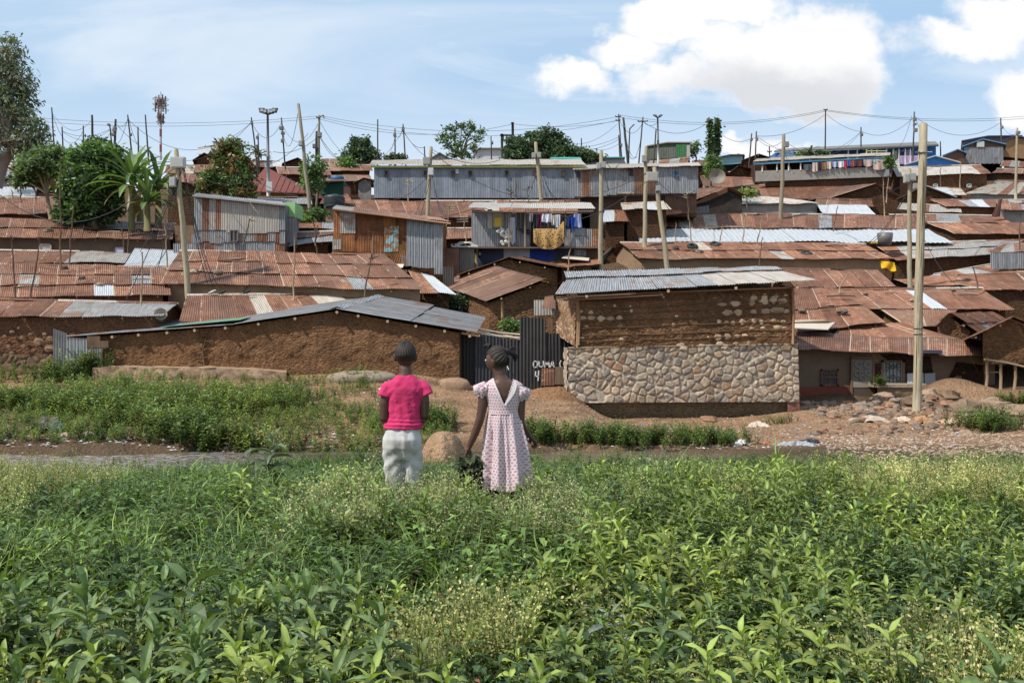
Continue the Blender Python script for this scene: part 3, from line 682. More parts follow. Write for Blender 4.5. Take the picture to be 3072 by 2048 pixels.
for sg, dd in (([[(1602,1084),(1609,1083),(1612,1087),(1612,1097),(1609,1101),(1603,1101),(1600,1097),(1600,1087),(1602,1084)]],DL),([[(1617,1084),(1617,1096),(1620,1100),(1627,1099),(1630,1095),(1630,1083)]],DL),
 ([[(1634,1101),(1636,1084),(1641,1095),(1646,1084),(1648,1101)]],DL+.05),([[(1651,1100),(1656,1085),(1659,1084),(1662,1100)],[(1653,1095),(1661,1094)]],DL+.05),([[(1683,1082),(1680,1086),(1679,1094),(1682,1101)]],DL+.05),
 ([[(1607,1114),(1606,1128),(1616,1128)],[(1616,1112),(1614,1141)]],DL),([[(1691,1062),(1695,1069),(1699,1062)],[(1695,1069),(1695,1079)]],DL+.06),([[(1711,1072),(1712,1079)]],DL+.06),([[(1521,1097),(1526,1108)]],DF-.06)):
    mb = MB(); strokes(mb, sg, dd); mb.build('painted_letter', PAINT, fe)
mb = MB()
for (a_, b_) in [((1430,985),(1560,1003)),((1445,995),(1568,1017)),((1436,1000),(1560,1012)),((1470,990),(1555,1014))]:
    mb.tube([at(*a_,DF+.2), at((a_[0]+b_[0])/2,(a_[1]+b_[1])/2+3,DF+.1), at(*b_,DF)], .035, 6, (.42,.37,.30))
tag(mb.build('branch_pile', STICK), 'grey sticks laid on top of the black iron fence', 'sticks')

# --- right of centre: the tall stone-and-mud house
DS = 39.0
g3 = thing('stone_and_mud_house', 'tall house with rubble stone lower wall, lath-and-mud upper wall and silver iron roof', 'house', tuple(at(2050,1240,DS+2)))
SAMPLES += [(3,42,-1.4),(7,42,-1.7),(11,42,-1.7),(7,46,-1.0)]
mb = MB()
stone_wall(mb, at(1704,1208,DS), at(2397,1204,DS), at(2392,1030,DS), at(1706,1044,DS), 12, .34, .13, .030)
stone_wall(mb, at(1704,1208,DS)+Vector((-.15,3.5,0)), at(1704,1208,DS), at(1706,1044,DS), at(1706,1044,DS)+Vector((-.15,3.5,0)), 13, .40, .11, .05)
stone_wall(mb, at(2397,1204,DS), at(2397,1204,DS)+Vector((.3,3.5,0)), at(2392,1030,DS)+Vector((.3,3.5,0)), at(2392,1030,DS), 14, .40, .11, .05)
mudgrid(mb, at(1706,1044,DS)+Vector((0,-.08,0)), at(2392,1032,DS)+Vector((0,-.08,0)), at(2392,1032,DS)+Vector((0,.6,.03)), at(1706,1044,DS)+Vector((0,.6,.03)), (.36,.28,.20), res=.1, amp=.04)
mb.build('stone_wall', STONE, g3)
mb = MB(); 
mudgrid(mb, at(1720,1262,DS+.35), at(2392,1275,DS+.35), at(2392,1196,DS+.06), at(1720,1196,DS+.06), (.22,.175,.115), res=.12, amp=.06, seed=31)
mb.build('foundation', MUD, g3)
mb = MB(); stone_wall(mb, at(2362,1268,DS+.02), at(2400,1268,DS+.02), at(2398,1196,DS+.05), at(2362,1198,DS+.05), 15, .5, .06, .05, (.30,.15,.11), [(.33,.17,.13),(.28,.13,.10)])
stone_wall(mb, at(2400,1268,DS+.02), at(2400,1268,DS+.02)+Vector((.1,.8,0)), at(2398,1196,DS+.05)+Vector((.1,.8,0)), at(2398,1196,DS+.05), 16, .5, .06, .05, (.30,.15,.11), [(.33,.17,.13),(.28,.13,.10)])
mb.build('corner_pier', STONE, g3)
mb = MB(); U0 = DS+.18
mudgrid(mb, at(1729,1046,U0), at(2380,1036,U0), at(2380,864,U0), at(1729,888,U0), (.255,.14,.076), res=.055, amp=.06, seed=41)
mudgrid(mb, at(2380,1036,U0), at(2380,1036,U0)+Vector((.3,3.3,0)), at(2380,864,U0)+Vector((.3,3.3,.3)), at(2380,864,U0), MUDC, res=.12)
rpoly(mb, [at(2380,1036,U0)+Vector((0,3.3,0)), at(1729,1046,U0)+Vector((-.2,3.3,0)), at(1729,888,U0)+Vector((-.2,3.3,.5)), at(2380,864,U0)+Vector((0,3.3,.5))], MUDC)
mb.build('wall', MUD, g3)
mb = MB(); stone_wall(mb, at(1666,1000,U0+1.9), at(1727,1040,U0), at(1729,893,U0), at(1672,892,U0+1.9), 17, .16, .08, .035, (.20,.11,.06), [(.36,.25,.17),(.28,.16,.09),(.42,.31,.22)], .02)
mb.build('side_wall', STONE, g3)
# laths: thin branches bound across the mud
rr = random.Random(5)
def wall_pt(px, py): return at(px, py, U0)
ly = [(905,893),(921,905),(938,922),(958,944),(985,963),(1006,985),(1022,1009)]
for i, (ya, yb) in enumerate([(905,885),(926,903),(944,922),(963,943),(985,965),(1006,990),(1024,1008)]):
    mb = MB(); n = 26; pts = []
    for j in range(n+1):
        t = j/n; px = lerp(1722,2384,t); py = lerp(ya,yb,sst(0,1,t))+7*(float(vn(np.array([t*6+i*5.3]),np.array([i*3.1]),4)[0])-.5)+1.5*(rr.random()-.5)
        p = wall_pt(px,py); pts.append(p+Vector((0,-.030,0)))
    mb.tube(pts, [.016+.010*rr.random() for _ in pts], 6, (.12,.075,.045)); mb.build('lath', STICK, g3)
mb = MB()
for x, y0_, y1_ in ((1731,890,1042),(2378,862,1040),(1735,900,1035),):
    mb = MB(); mb.tube([at(x,y1_,U0-.05), at(x+3,(y0_+y1_)/2,U0-.06), at(x-1,y0_,U0-.05)], .05, 7, (.26,.16,.09)); mb.build('corner_post', STICK, g3)
mb = MB(); rr = random.Random(8)
st_ = []
for (x,y,s) in [(2168,913,.24),(2205,910,.32),(2183,938,.3),(2215,936,.26),(2145,893,.14),(2180,891,.13),(2222,889,.13),(2262,893,.18),(2292,890,.16),(2330,888,.14),(2360,884,.12),(2255,908,.2),(2290,904,.25),(2322,900,.24),(2350,903,.26),(2258,935,.17),(2297,933,.26),(2333,930,.34),(2358,935,.18),(2228,965,.17),(2262,962,.19),(2180,965,.12),(2285,966,.15),(2318,962,.14),(2350,965,.16),(2160,964,.16),(2200,968,.15),(2259,985,.15),(2285,984,.15),(2330,982,.24),(2352,984,.12),(2155,1012,.2),(2185,1010,.22),(2212,1008,.2),(2233,1006,.16),(2272,1008,.15),(2300,1012,.15),(2210,1030,.14),(2165,1032,.22),(2040,1036,.22),(2108,1038,.24),(2075,1038,.12),(2245,1028,.13),
      (1750,953,.2),(1776,953,.22),(1802,955,.24),(1832,956,.2),(1861,954,.18),(1745,934,.14),(1770,937,.16),(1815,916,.08),(1846,918,.09),(1890,918,.06),(1758,978,.13),(1857,977,.15),(1893,932,.12),(2022,975,.12),(2029,948,.1),(1868,1018,.18),(1742,1013,.14),(1850,890,.06),(1990,890,.07),(2125,1012,.1)]:
    mb = MB(); p = wall_pt(x+rr.uniform(-3,3),y)
    rock(mb, (p.x, p.y+.0, p.z), s*.66, rr.choice([(.46,.35,.24),(.40,.28,.18),(.34,.23,.15)]), x*7+y, rr.uniform(.5,1.1), yd=.42); mb.build('embedded_stone', STONE, g3)
mb = MB()
e0, e1, m0, m1, r0, r1 = at(1673,884,DS-.35), at(2451,842,DS-.35), at(1700,838,DS+1.2), at(2345,814,DS+1.3), at(1692,815,DS+2.9), at(2322,800,DS+3.0)
roof_patch(mb, e0, e1, m1, m0, 1, .55, .0, [(.62,1.,0,1,.78),(.12,.2,0,1,.62),(.3,.36,0,1,.66)], .06, 71, .8, .1, 0)
roof_patch(mb, npv(m0)+(0,0,.05), npv(m1)+(0,0,.05), r1, r0, 1, .66, .0, [(0,.35,0,1,.62),(.6,.75,0,1,.5)], .06, 73, .8, .1, 0)
b0_, b1_ = npv(r0)+(-.1,3.0,-1.0), npv(r1)+(.3,3,-1.0); roof_patch(mb, b1_, b0_, r0, r1, 1, .5, .1, (), .08, 75, .8, .2)
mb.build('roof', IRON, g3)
mb = MB(); mb.tube([at(1670,893,DS-.2), at(1908,880,DS-.2)], .05, 6, (.28,.18,.11)); mb.tube([at(1690,900,DS-.1), at(1990,884,DS-.1)], .045, 6, (.22,.14,.09))
for x,y in ((2005,873),(2208,864),(2392,862),(1760,889)): mb.tube([at(x,y,DS-.36), at(x,y-4,DS+1)], .06, 8, (.44,.32,.20))
mb.tube([at(1900,880,DS-.1), at(2380,862,DS-.1)], .04, 6, (.16,.10,.065))
mb.build('rafter_ends', STICK, g3)
mb = MB(); corr(mb, at(1665,882,DS+.2), at(1700,882,DS-.1), at(1722,845,DS+.9), at(1690,845,DS+1.2), (.65,.9), pitch=.12); corr(mb, at(1625,925,DS+2), at(1668,925,DS+1.5), at(1660,885,DS+2), at(1635,890,DS+2.6), (0,.1), pitch=.12)
mb.build('loose_sheet', IRON, g3)
# sagging earth edge left of the stone house, small pale sheets behind the fence
mb = MB(); sheet_px(mb,1602,899,1668,946,41.6,.95,.2,.12,y0r=899,y1r=944); mb.build('x', IRON) if False else tag(mb.build('iron_sheet', IRON), 'small pale corrugated sheet leaning behind the black fence', 'iron sheet')

# --- right: terrace house with doors and barred windows
DT = 44.0
g4 = thing('plastered_terrace_house', 'low plastered house with rust roof, carved door and barred window, right of the stone house', 'house', tuple(at(2680,1210,DT+2)))
SAMPLES += [(12,43,-1.75),(16,43,-1.75),(20,43,-1.75),(24,43,-1.75),(16,46,-1.5),(22,47,-1.3)]
mb = MB(); roof_patch(mb, at(2375,1051,DT-.5), at(2958,1071,DT-.9), at(2955,1023,DT+1.4), at(2379,996,DT+1.6), 1, 0,.0,(), .12, 81, .8); mb.build('roof', IRON, g4)
mb = MB(); mudgrid(mb, at(2380,1215,DT), at(2985,1215,DT), at(2985,1058,DT), at(2380,1040,DT), (.165,.115,.08), res=.2, amp=.03, seed=14)
rpoly(mb, [at(2380,1215,DT)+Vector((0,3,0)), at(2380,1215,DT), at(2380,1040,DT), at(2380,1040,DT)+Vector((0,3,0))], (.15,.1,.07)); rpoly(mb, [at(2985,1215,DT), at(2985,1215,DT)+Vector((0,3,0)), at(2985,1058,DT)+Vector((0,3,0)), at(2985,1058,DT)], (.15,.1,.07))
mb.build('wall', PLASTER, g4)
mb = MB(); mudgrid(mb, at(2385,1215,DT-.05), at(2555,1215,DT-.05), at(2555,1159,DT-.05), at(2385,1160,DT-.05), (.20,.055,.042), res=.15, amp=.02); mb.build('red_plinth', PLASTER, g4)
mb = MB(); mudgrid(mb, at(2812,1205,DT-.06), at(2955,1205,DT-.06), at(2950,1095,DT-.06), at(2870,1085,DT-.06), (.055,.032,.022), res=.12, amp=.10, seed=21); mudgrid(mb, at(2620,1180,DT-.04), at(2646,1180,DT-.04), at(2640,1090,DT-.04), at(2622,1090,DT-.04), (.07,.04,.03), res=.12, amp=.05); mudgrid(mb, at(2716,1120,DT-.04), at(2800,1120,DT-.04), at(2790,1062,DT-.04), at(2640,1062,DT-.04), (.06,.04,.03), res=.12, amp=.05)
mb.build('broken_plaster', MUD, g4)
def scroll(mb, cx, cy, r, D, col, wd=.03):
    mb.tube([at(cx+r*math.cos(t*.6), cy+r*math.sin(t*.6), D) for t in range(12)], wd, 4, col)
# door
d_ = MB(); block_px(d_,2558,1077,2619,1143,DT-.10,.05,(.15,.135,.115)); block_px(d_,2558,1143,2619,1162,DT-.12,.06,(.30,.25,.20)); block_px(d_,2558,1162,2619,1207,DT-.10,.05,(.10,.075,.055)); do = d_.build('door', PAINT, g4)
d_ = MB()
for a_ in ((2553,1073,2558,1207),(2619,1073,2624,1207),(2553,1070,2624,1075)): block_px(d_,*a_,DT-.14,.1,(.17,.105,.07))
d_.build('frame', WOOD, do)
d_ = MB(); [scroll(d_, x, y, r, DT-.14, (.30,.28,.25), .022) for x,y,r in ((2575,1093,9),(2602,1093,9),(2588,1106,10),(2572,1120,8),(2604,1120,8),(2588,1133,8))]; d_.build('scroll_grille', METAL, do)
def window(x0,y0,x1,y1,D,root,glass,frame,bars='v',name='window'):
    m_ = MB(); block_px(m_, x0,y0,x1,y1, D-.02, .04, glass); wo_ = m_.build(name, PAINT, root); m_ = MB(); f_ = max(.9,(x1-x0)*.055)
    for a_ in ((x0-f_,y0-f_,x0+f_,y1+f_),(x1-f_,y0-f_,x1+f_,y1+f_),(x0-f_,y0-f_,x1+f_,y0+f_*.6),(x0-f_,y1-f_*.6,x1+f_,y1+f_)): block_px(m_, *a_, D-.07, .08, frame)
    if bars: block_px(m_, (x0+x1)/2-1.2, y0, (x0+x1)/2+1.2, y1, D-.06, .05, frame)
    m_.build('frame', WOOD, wo_); return wo_
w1 = window(2466,1110,2514,1155,DT-.02,g4,(.055,.05,.05),(.17,.085,.06))
m_ = MB(); [scroll(m_, x, y, 5, DT-.1, (.16,.14,.12), .018) for x,y in ((2478,1122),(2503,1122))]; block_px(m_,2468,1130,2512,1133,DT-.1,.03,(.17,.09,.06)); m_.build('grille', METAL, w1)
w2 = window(2648,1084,2711,1149,DT-.04,g4,(.26,.28,.27),(.15,.09,.06),None)
m_ = MB()
for x in (2658,2669,2680,2691,2702): m_.tube([at(x,1085,DT-.13), at(x,1148,DT-.13)], .018, 4, (.04,.045,.045))
for x,y in ((2664,1096),(2664,1137),(2695,1096),(2695,1137),(2679,1100),(2679,1130)): scroll(m_, x, y, 6, DT-.14, (.04,.045,.045), .018)
for s_ in (-1,1): m_.tube([at(2680-s_*22,1115,DT-.13), at(2680,1092,DT-.13), at(2680+s_*22,1115,DT-.13), at(2680,1140,DT-.13)], .016, 4, (.05,.055,.055))
m_.build('security_grille', METAL, w2)
mb = MB(); 
for x0,x1,c in ((2722,2752,.42),(2752,2772,.30),(2774,2808,.27)): corr(mb, at(x0,1178,DT-.3), at(x1,1176,DT-.3), at(x1-2,1118,DT-.12), at(x0,1120,DT-.12), (c,c,c), pitch=.14)
tag(mb.build('leaning_sheets', PAINT), 'pale grey sheets leaning on the wall behind the tall pole', 'sheets')
mb = MB(); block_px(mb,2626,1152,2782,1162,DT-1.0,.9,(.33,.26,.19)); mudgrid(mb, at(2632,1205,DT-.9), at(2772,1205,DT-.9), at(2772,1162,DT-.9), at(2632,1162,DT-.9), (.20,.14,.09), res=.1, amp=.06)
tag(mb.build('stone_slab_bench', STONE), 'pale slab on a rough stone base in front of the barred window', 'bench')
mb = MB(); mb.box(tuple(at(2772,1060,DT-.9)), tuple(at(2806,1049,DT-.2)), (.05,.05,.07)); tag(mb.build('crate', PLASTIC), 'dark crate on the rust roof edge right of the tall pole', 'crate')
mb = MB(); p = at(2505,1037,DT+.4); crumple(mb,(p.x,p.y,p.z),.22,.2,.10,(.42,.22,.09),5); tag(mb.build('cardboard', CLOTH), 'tan cardboard scrap on the low rust roof right of the stone house', 'scrap')

# --- far right: mud house on stilts
h5 = gable('mud house raised on wooden stilts at the right edge', (2893,1022),(3040,951),(3240,1030), 42.5, ln=4.0, base=0, wall='mud', zb=at(3000,1092,42.5).z+.6, inset=(1.0,.3), name='stilt_house', over=.45)
for i,x in enumerate((2960,3001,3045,3085)):
    mb = MB(); y0_ = 1072+i*8; mb.tube([at(x+rnd.uniform(-4,4),1180,42.4), at(x+2,1130,42.4), at(x,y0_,42.4)], .065, 7, (.26,.18,.11)); mb.build('stilt', STICK, h5)
mb = MB(); mb.tube([at(2953,1078,42.3), at(3020,1088,42.3), at(3110,1108,42.3)], .05, 6, (.28,.2,.13)); mb.tube([at(2955,1117,42.5), at(3000,1116,42.5)], .03, 5, (.2,.14,.09)); mb.build('cross_beam', STICK, h5)
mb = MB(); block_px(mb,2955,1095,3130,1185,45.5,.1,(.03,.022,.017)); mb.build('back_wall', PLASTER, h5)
h6 = gable('mud gable house behind the stilt house, patched iron roof', (2805,981),(2850,941),(2935,998), 46, ln=4.0, back=(4.0,4.2,.15), base=0, pale=.15, wall='mud', wh=1.6, tiers=2)
h7 = house('rust roof with pale blotches over a mud gable, left of the tall pole', (2722,984),(2825,983),(2642,928),(2870,929), 47.5, base=0, pale=.05, run=2.4, wall='mud', wh=1.4, tiers=1)
h8 = house('wide rust roof sweeping down beside the stone house, right', (2379,999),(2655,970),(2376,866),(2521,869), 46.0, 46.5, run=4.5, tiers=2, base=0, pale=.0, wall='darkmud', wh=1.8, ridge=False)
mb = MB(); roof_patch(mb, at(2500,1010,45.6), at(2880,1018,45.6), at(2700,968,47), at(2520,985,46.8), 1, 0, .0, (), .1, 91, .8); mb.build('lower_roof', IRON, h8)
mb = MB(); a_, b_ = at(2375,985,44.9), at(2484,990,44.9)
mb.slab([a_,b_,at(2505,969,46.2),at(2377,962,46.2)], (0,0,.04), (.52,.45,.36)); mb.slab([at(2377,968,45.6),at(2480,962,45.9),at(2500,967,46.2),at(2400,960,46.4)], (0,0,.03), (.44,.33,.22)); tag(mb.build('board', PAINT), 'pale buckled board lying on the rust roof beside the stone house', 'board')
h9 = house('long rust roof with one cream white panel, right side above the plastered house', (2592,927),(3045,930),(2521,869),(2943,864), 50, run=2.8, tiers=1, base=0, pale=0, spec=[(.50,.60,0,1,1.0)], wh=2.4)
h10 = house('plain rust roof just right of the stone house roof', (2384,864),(2688,861),(2345,806),(2632,812), 53, run=3, tiers=1, base=0, pale=0, wh=2.2)
h11 = house('wide rust roof right of the tall pole with silver flashing line', (2955,870),(3150,868),(2740,832),(3150,815), 54, run=3, tiers=1, base=0, pale=.04, wh=1.6)
h11b = house('low rust roof strip behind the tall pole', (2735,860),(2880,858),(2680,838),(2800,836), 54.5, run=2, tiers=1, base=0, pale=.0, wh=1.6, ridge=False)
h12 = house('rust roof with a long silver ridge strip at the right edge', (2775,836),(3160,812),(2800,824),(2990,790), 57, run=2.4, tiers=1, base=0, pale=.1, wh=1.5)

# ================================================================ RIGHT HALF, GOING UP THE HILL
h13 = house('long rust and cream blotched roof with tyres on it, tan gable wall, centre right', (1916,778),(2680,778),(1859,728),(2590,732), 58, run=3, tiers=2, base=0, pale=.06, wall='tan', wh=2.4, spec=[(.27,.34,.4,1,.9)])
house('patchy silver and rust roof right of the yellow cloth', (2690,782),(2998,762),(2612,732),(3072,720), 60, run=3, tiers=2, base=.75, pale=.1, wall='darkmud', wh=2.2, spec=[(0,.12,0,1,0),(.35,.42,0,.5,0),(.7,.8,.5,1,0),(.5,.56,.5,1,0)])
hs = house('shed of light corrugated sheets at the right edge below the wide rust roof', (2960,757),(3200,760),(3010,735),(3100,728), 57.5, run=2.5, tiers=1, base=0, wall='grey', wh=2.4)
mb = MB(); 
for i in range(6): sheet_px(mb, 2971+i*28, 757, 3000+i*28, 806, 57.4-.01*(i%2), .55, pitch=.12)
mb.build('iron_cladding', IRON, hs)
house('long plain white iron roof across the right of centre', (1920,726),(2860,728),(1900,687),(2785,690), 62, run=3, tiers=1, base=1.0, pale=0, wall='darkmud', wh=2.2, spec=[(0,1,0,1,1.0)], pw=2.0, pitch=.3, rafters=False, ridge=False)
house('long rust roof with cream streaks above the white roof', (1888,683),(2760,686),(1872,641),(2765,645), 66, run=3, tiers=1, base=0, pale=.02, wh=2.2, spec=[(.17,.225,0,1,.95),(.26,.30,0,1,.9)])
house('wide rust roof with rows of pale flecks, upper right', (2863,702),(3180,700),(2780,668),(3150,671), 63, run=2.6, tiers=1, base=0, pale=.0, wh=2.2)
house('rust roof strip with one grey sheet, upper right', (2775,668),(3030,668),(2776,643),(3000,648), 67, run=2.5, tiers=1, base=0, pale=.0, spec=[(.2,.4,.0,1,.45)], wh=2.0)
house('grey plastered house with hipped white roof, right of centre', (2148,616),(2456,610),(2235,589),(2330,592), 72, run=2.6, tiers=1, base=.95, pale=0, wall='grey', wh=2.2, spec=[(0,1,0,1,.95)], pw=1.5, rafters=False, ridge=False)
house('cream iron roof beside the grey plastered house', (2470,642),(2625,645),(2450,614),(2596,617), 70, run=2.4, tiers=1, base=.95, spec=[(0,1,0,1,1.0)], wh=1.6, ridge=False)
house('rust roof strip behind the cream roof, right', (2440,618),(2620,622),(2450,596),(2615,600), 72.5, run=2.4, tiers=1, base=0, pale=.1, wh=1.6)
house('rust roof with one pale blue panel, upper right', (2250,600),(2470,597),(2190,558),(2534,549), 77, run=3, tiers=1, base=0, pale=.05, spec=[(.66,.75,0,1,.75)], wh=2.0)
gable('dark brown gable house left of the secondary pole', (2493,594),(2630,550),(2722,598), 75, ln=6, back=(-3.5,6,.3), base=0, wall='darkmud', wh=1.4)
gable('dark gable house with cream roof side right of the secondary pole', (2690,598),(2775,557),(2870,592), 75, ln=6, base=.3, pale=.4, wall='darkmud', wh=1.4)
house('low cream roof right of the dark gables', (2790,590),(2900,586),(2770,560),(2880,566), 77, run=2.6, tiers=1, base=.95, pale=.2, wh=1.6)
house('white roof with rust patches and grey wall at the upper right edge', (2893,583),(3180,585),(2992,542),(3150,545), 78, run=3, tiers=1, base=.85, pale=.0, spec=[(.32,.42,0,1,.1),(.6,.8,0,1,0)], wall='grey', wh=1.8)
house('crooked patchwork roofs of rust and grey right of the tall pole', (2840,620),(3100,628),(2790,600),(3100,600), 71, run=2.5, tiers=1, base=.2, pale=.4, wall='brick', wh=2.0)
house('low patched roof with grey flaps behind the tall pole', (2690,630),(2885,640),(2700,612),(2880,618), 70, run=2.2, tiers=1, base=.8, pale=.2, wall='tan', wh=1.6, spec=[(.3,.45,0,1,0)])
h_ = house('rust roofs and grey sheet wall at the right edge under the pointed brown sheet', (3000,630),(3200,634),(2990,610),(3200,612), 68, run=2.2, tiers=1, base=.1, pale=.3, wall='grey', wh=2.2)
mb = MB(); mb.slab([at(2985,650,67.5), at(2994,650,67.5), at(3009,592,67.5), at(3003,597,67.5)], (0,.3,0), (.10,.045,.03)); mb.slab([at(2975,650,67.8), at(3000,650,67.8), at(3005,600,67.8), at(2990,615,67.8)], (0,.05,0), (.11,.05,.033)); tag(mb.build('iron_sheet', METAL), 'pointed brown sheet standing up among the roofs at the right edge', 'iron sheet')
hb = house('long mud-walled house with beige roof, upper right', (2690,530),(2975,520),(2674,503),(2940,495), 80, run=2.8, tiers=1, base=.95, pale=.0, spec=[(0,.3,0,1,.8),(.92,1,0,1,0)], wall='brick', wh=2.0, rafters=False)
for x in (2807,2908): window(x-6,552,x+6,562,80.2,hb,(.35,.55,.52),(.5,.5,.45),None)
# laundry house with deep porch
DL2 = 79.0
hl = thing('porch_house', 'long house with pale roof edge, blue fascia and washing hung along its porch, upper right', 'house', tuple(at(2466,560,DL2+2)))
SAMPLES += [(20,79,at(2400,560,79).z),(30,79,at(2600,550,79).z)]
mb = MB(); roof_patch(mb, at(2258,489,DL2), at(2670,470,DL2), at(2668,459,DL2+4), at(2320,473,DL2+4), 1, .9, .0, (), .1, 111, 1.2); roof_patch(mb, at(2258,489,DL2), at(2670,470,DL2), at(2670,462,DL2+1.5), at(2270,481,DL2+1.5), 1, .9,.0,(),.05,112,1.2,lift=.1); mb.build('roof', IRON, hl)
mb = MB(); mb.slab([at(2262,494,DL2), at(2664,474,DL2), at(2664,470,DL2), at(2262,489,DL2)], (0,.1,0), (.10,.28,.42)); mb.build('fascia', PAINT, hl)
mb = MB(); mb.slab([at(2267,545,DL2+.1), at(2665,530,DL2+.1), at(2665,500,DL2+.1), at(2267,513,DL2+.1)], (0,.08,0), (.34,.31,.27)); mb.build('balcony_wall', PLASTER, hl)
mb = MB(); mb.slab([at(2262,550,DL2+2), at(2670,535,DL2+2), at(2668,470,DL2+2), at(2262,489,DL2+2)], (0,3,0), (.10,.055,.04)); mb.slab([at(2300,560,DL2+.3), at(2668,556,DL2+.3), at(2668,530,DL2+.3), at(2300,543,DL2+.3)], (0,2,0), (.14,.075,.045)); mb.build('wall', MUD, hl)
mb = MB(); mb.slab([at(2655,530,DL2-.05), at(2668,528,DL2+.05), at(2668,492,DL2+.05), at(2655,494,DL2-.05)], (0,.05,0), (.4,.42,.42)); mb.build('corner_sheet', METAL, hl)
for x in (2287,2331,2366,2402,2660):
    mb = MB(); y_ = lerp(491,473,(x-2262)/402); mb.tube([at(x,y_+26,DL2+.1), at(x,y_+2,DL2+.1)], .06, 6, (.45,.42,.38)); mb.build('porch_post', WOOD, hl)
clothes = [(2410,2435,493,510,(.10,.11,.12),'dark grey garment'),(2437,2452,488,514,(.55,.42,.38),'pale patterned shirt'),(2453,2466,486,510,(.05,.04,.045),'black garment'),(2467,2478,487,508,(.30,.16,.08),'brown garment'),(2480,2495,485,506,(.60,.50,.42),'cream garment'),(2496,2512,485,500,(.45,.45,.62),'lilac cloth'),(2513,2532,484,502,(.72,.72,.75),'white shirt'),(2533,2541,483,504,(.45,.05,.06),'red cloth'),(2541,2549,482,499,(.06,.12,.42),'blue cloth'),(2551,2562,482,499,(.28,.10,.09),'maroon cloth'),(2563,2588,481,499,(.12,.05,.05),'dark maroon sheet'),(2590,2618,479,497,(.55,.42,.38),'pinkish sheet'),(2618,2630,478,487,(.10,.45,.50),'turquoise towel'),(2619,2653,478,507,(.62,.44,.38),'pale pink blanket')]
for i,(x0,x1,y0_,y1_,c,n_) in enumerate(clothes):
    mb = MB(); U, V = np.meshgrid(np.linspace(0,1,9), np.linspace(0,1,6)); a_, b_, c_ = npv(at(x0,y0_,DL2-.05)), npv(at(x1,y0_-1,DL2-.05)), npv(at(x0,y1_,DL2-.05))
    P = a_+U[...,None]*(b_-a_)+V[...,None]*(c_-a_); P[...,1] += .05*np.sin(U*9+i)*(.3+V)-.04*i%2*.02; P[...,2] -= .06*np.sin(U*3.1)*(V+.1)*(1+.5*math.sin(i*3))
    q = (np.arange(5)[:,None]*9+np.arange(8)[None,:]).ravel(); mb.add(P.reshape(-1,3), np.stack([q,q+1,q+10,q+9],1), c, smooth=True)
    tag(mb.build('hung_laundry', CLOTH), n_+' hanging on the porch of the long upper right house', 'laundry', 'washing on the porch of the upper right house')
# long blue house behind
hbw = thing('blue_porch_house', 'long blue house with dark roof, yellow and pink verandah, upper right skyline', 'house', tuple(at(2580,500,90)))
SAMPLES += [(24,90,at(2350,480,90).z-.8),(36,90,at(2750,500,90).z-.8)]
DB = 89.0
mb = MB(); mb.slab([at(2322,457,DB), at(2816,437,DB), at(2806,428,DB+4), at(2340,450,DB+4)], (0,0,.12), (.17,.155,.14)); mb.slab([at(2806,428,DB+4), at(2340,450,DB+4), at(2322,457,DB+8), at(2816,440,DB+8)], (0,0,.1), (.17,.155,.14)); mb.build('roof', PAINT, hbw)
mb = MB(); mb.slab([at(2326,480,DB+1.5), at(2808,500,DB+1.5), at(2808,440,DB+1.5), at(2326,458,DB+1.5)], (0,5,0), (.035,.16,.38)); mb.build('wall', PAINT, hbw)
mb = MB()
for x in (2380,2431,2490,2545,2572,2660,2680,2697,2716,2731,2756): mb.tube([at(x,505,DB), at(x,447,DB)], .06, 5, (.62,.60,.55))
mb.build('verandah_posts', PAINT, hbw)
mb = MB()
for (x0,y0_,x1,y1_,c) in ((2698,451,2700,470,(.75,.50,.62)),(2698,451,2736,453,(.75,.45,.60)),(2732,451,2735,490,(.72,.40,.58)),(2712,455,2728,468,(.30,.28,.36))): block_px(mb,x0,y0_,x1,y1_,DB+1.2,.05,c)
for i in range(14): block_px(mb,2700+i*4,470,2702+i*4,492,DB-.02,.04,(.62,.40,.62))
block_px(mb,2698,468,2756,470,DB-.03,.06,(.75,.5,.62)); mb.build('pink_railing', PAINT, hbw)
mb = MB()
for (x0,y0_,x1,y1_) in ((2598,449,2601,468),(2614,449,2616,468),(2630,449,2632,468),(2598,452,2660,454),(2598,460,2660,461)): block_px(mb,x0,y0_,x1,y1_,DB-.02,.04,(.72,.66,.22))
for (x0,y0_,x1,y1_) in ((2676,453,2679,480),(2690,453,2692,480),(2676,452,2698,455)): block_px(mb,x0,y0_,x1,y1_,DB+1.3,.04,(.62,.60,.22))
block_px(mb,2679,455,2690,478,DB+1.33,.04,(.45,.50,.58)); mb.build('yellow_railing', PAINT, hbw)
mb = MB(); block_px(mb,2672,478,2698,499,DB-.5,.1,(.58,.57,.48)); mb.build('balcony_panel', PAINT, hbw)
mb = MB(); mb.slab([at(2325,480,DB-.1), at(2400,470,DB-.1), at(2372,455,DB-.1), at(2345,453,DB-.1)], (0,.1,0), (.16,.28,.42)); mb.build('side_gable', PAINT, hbw)
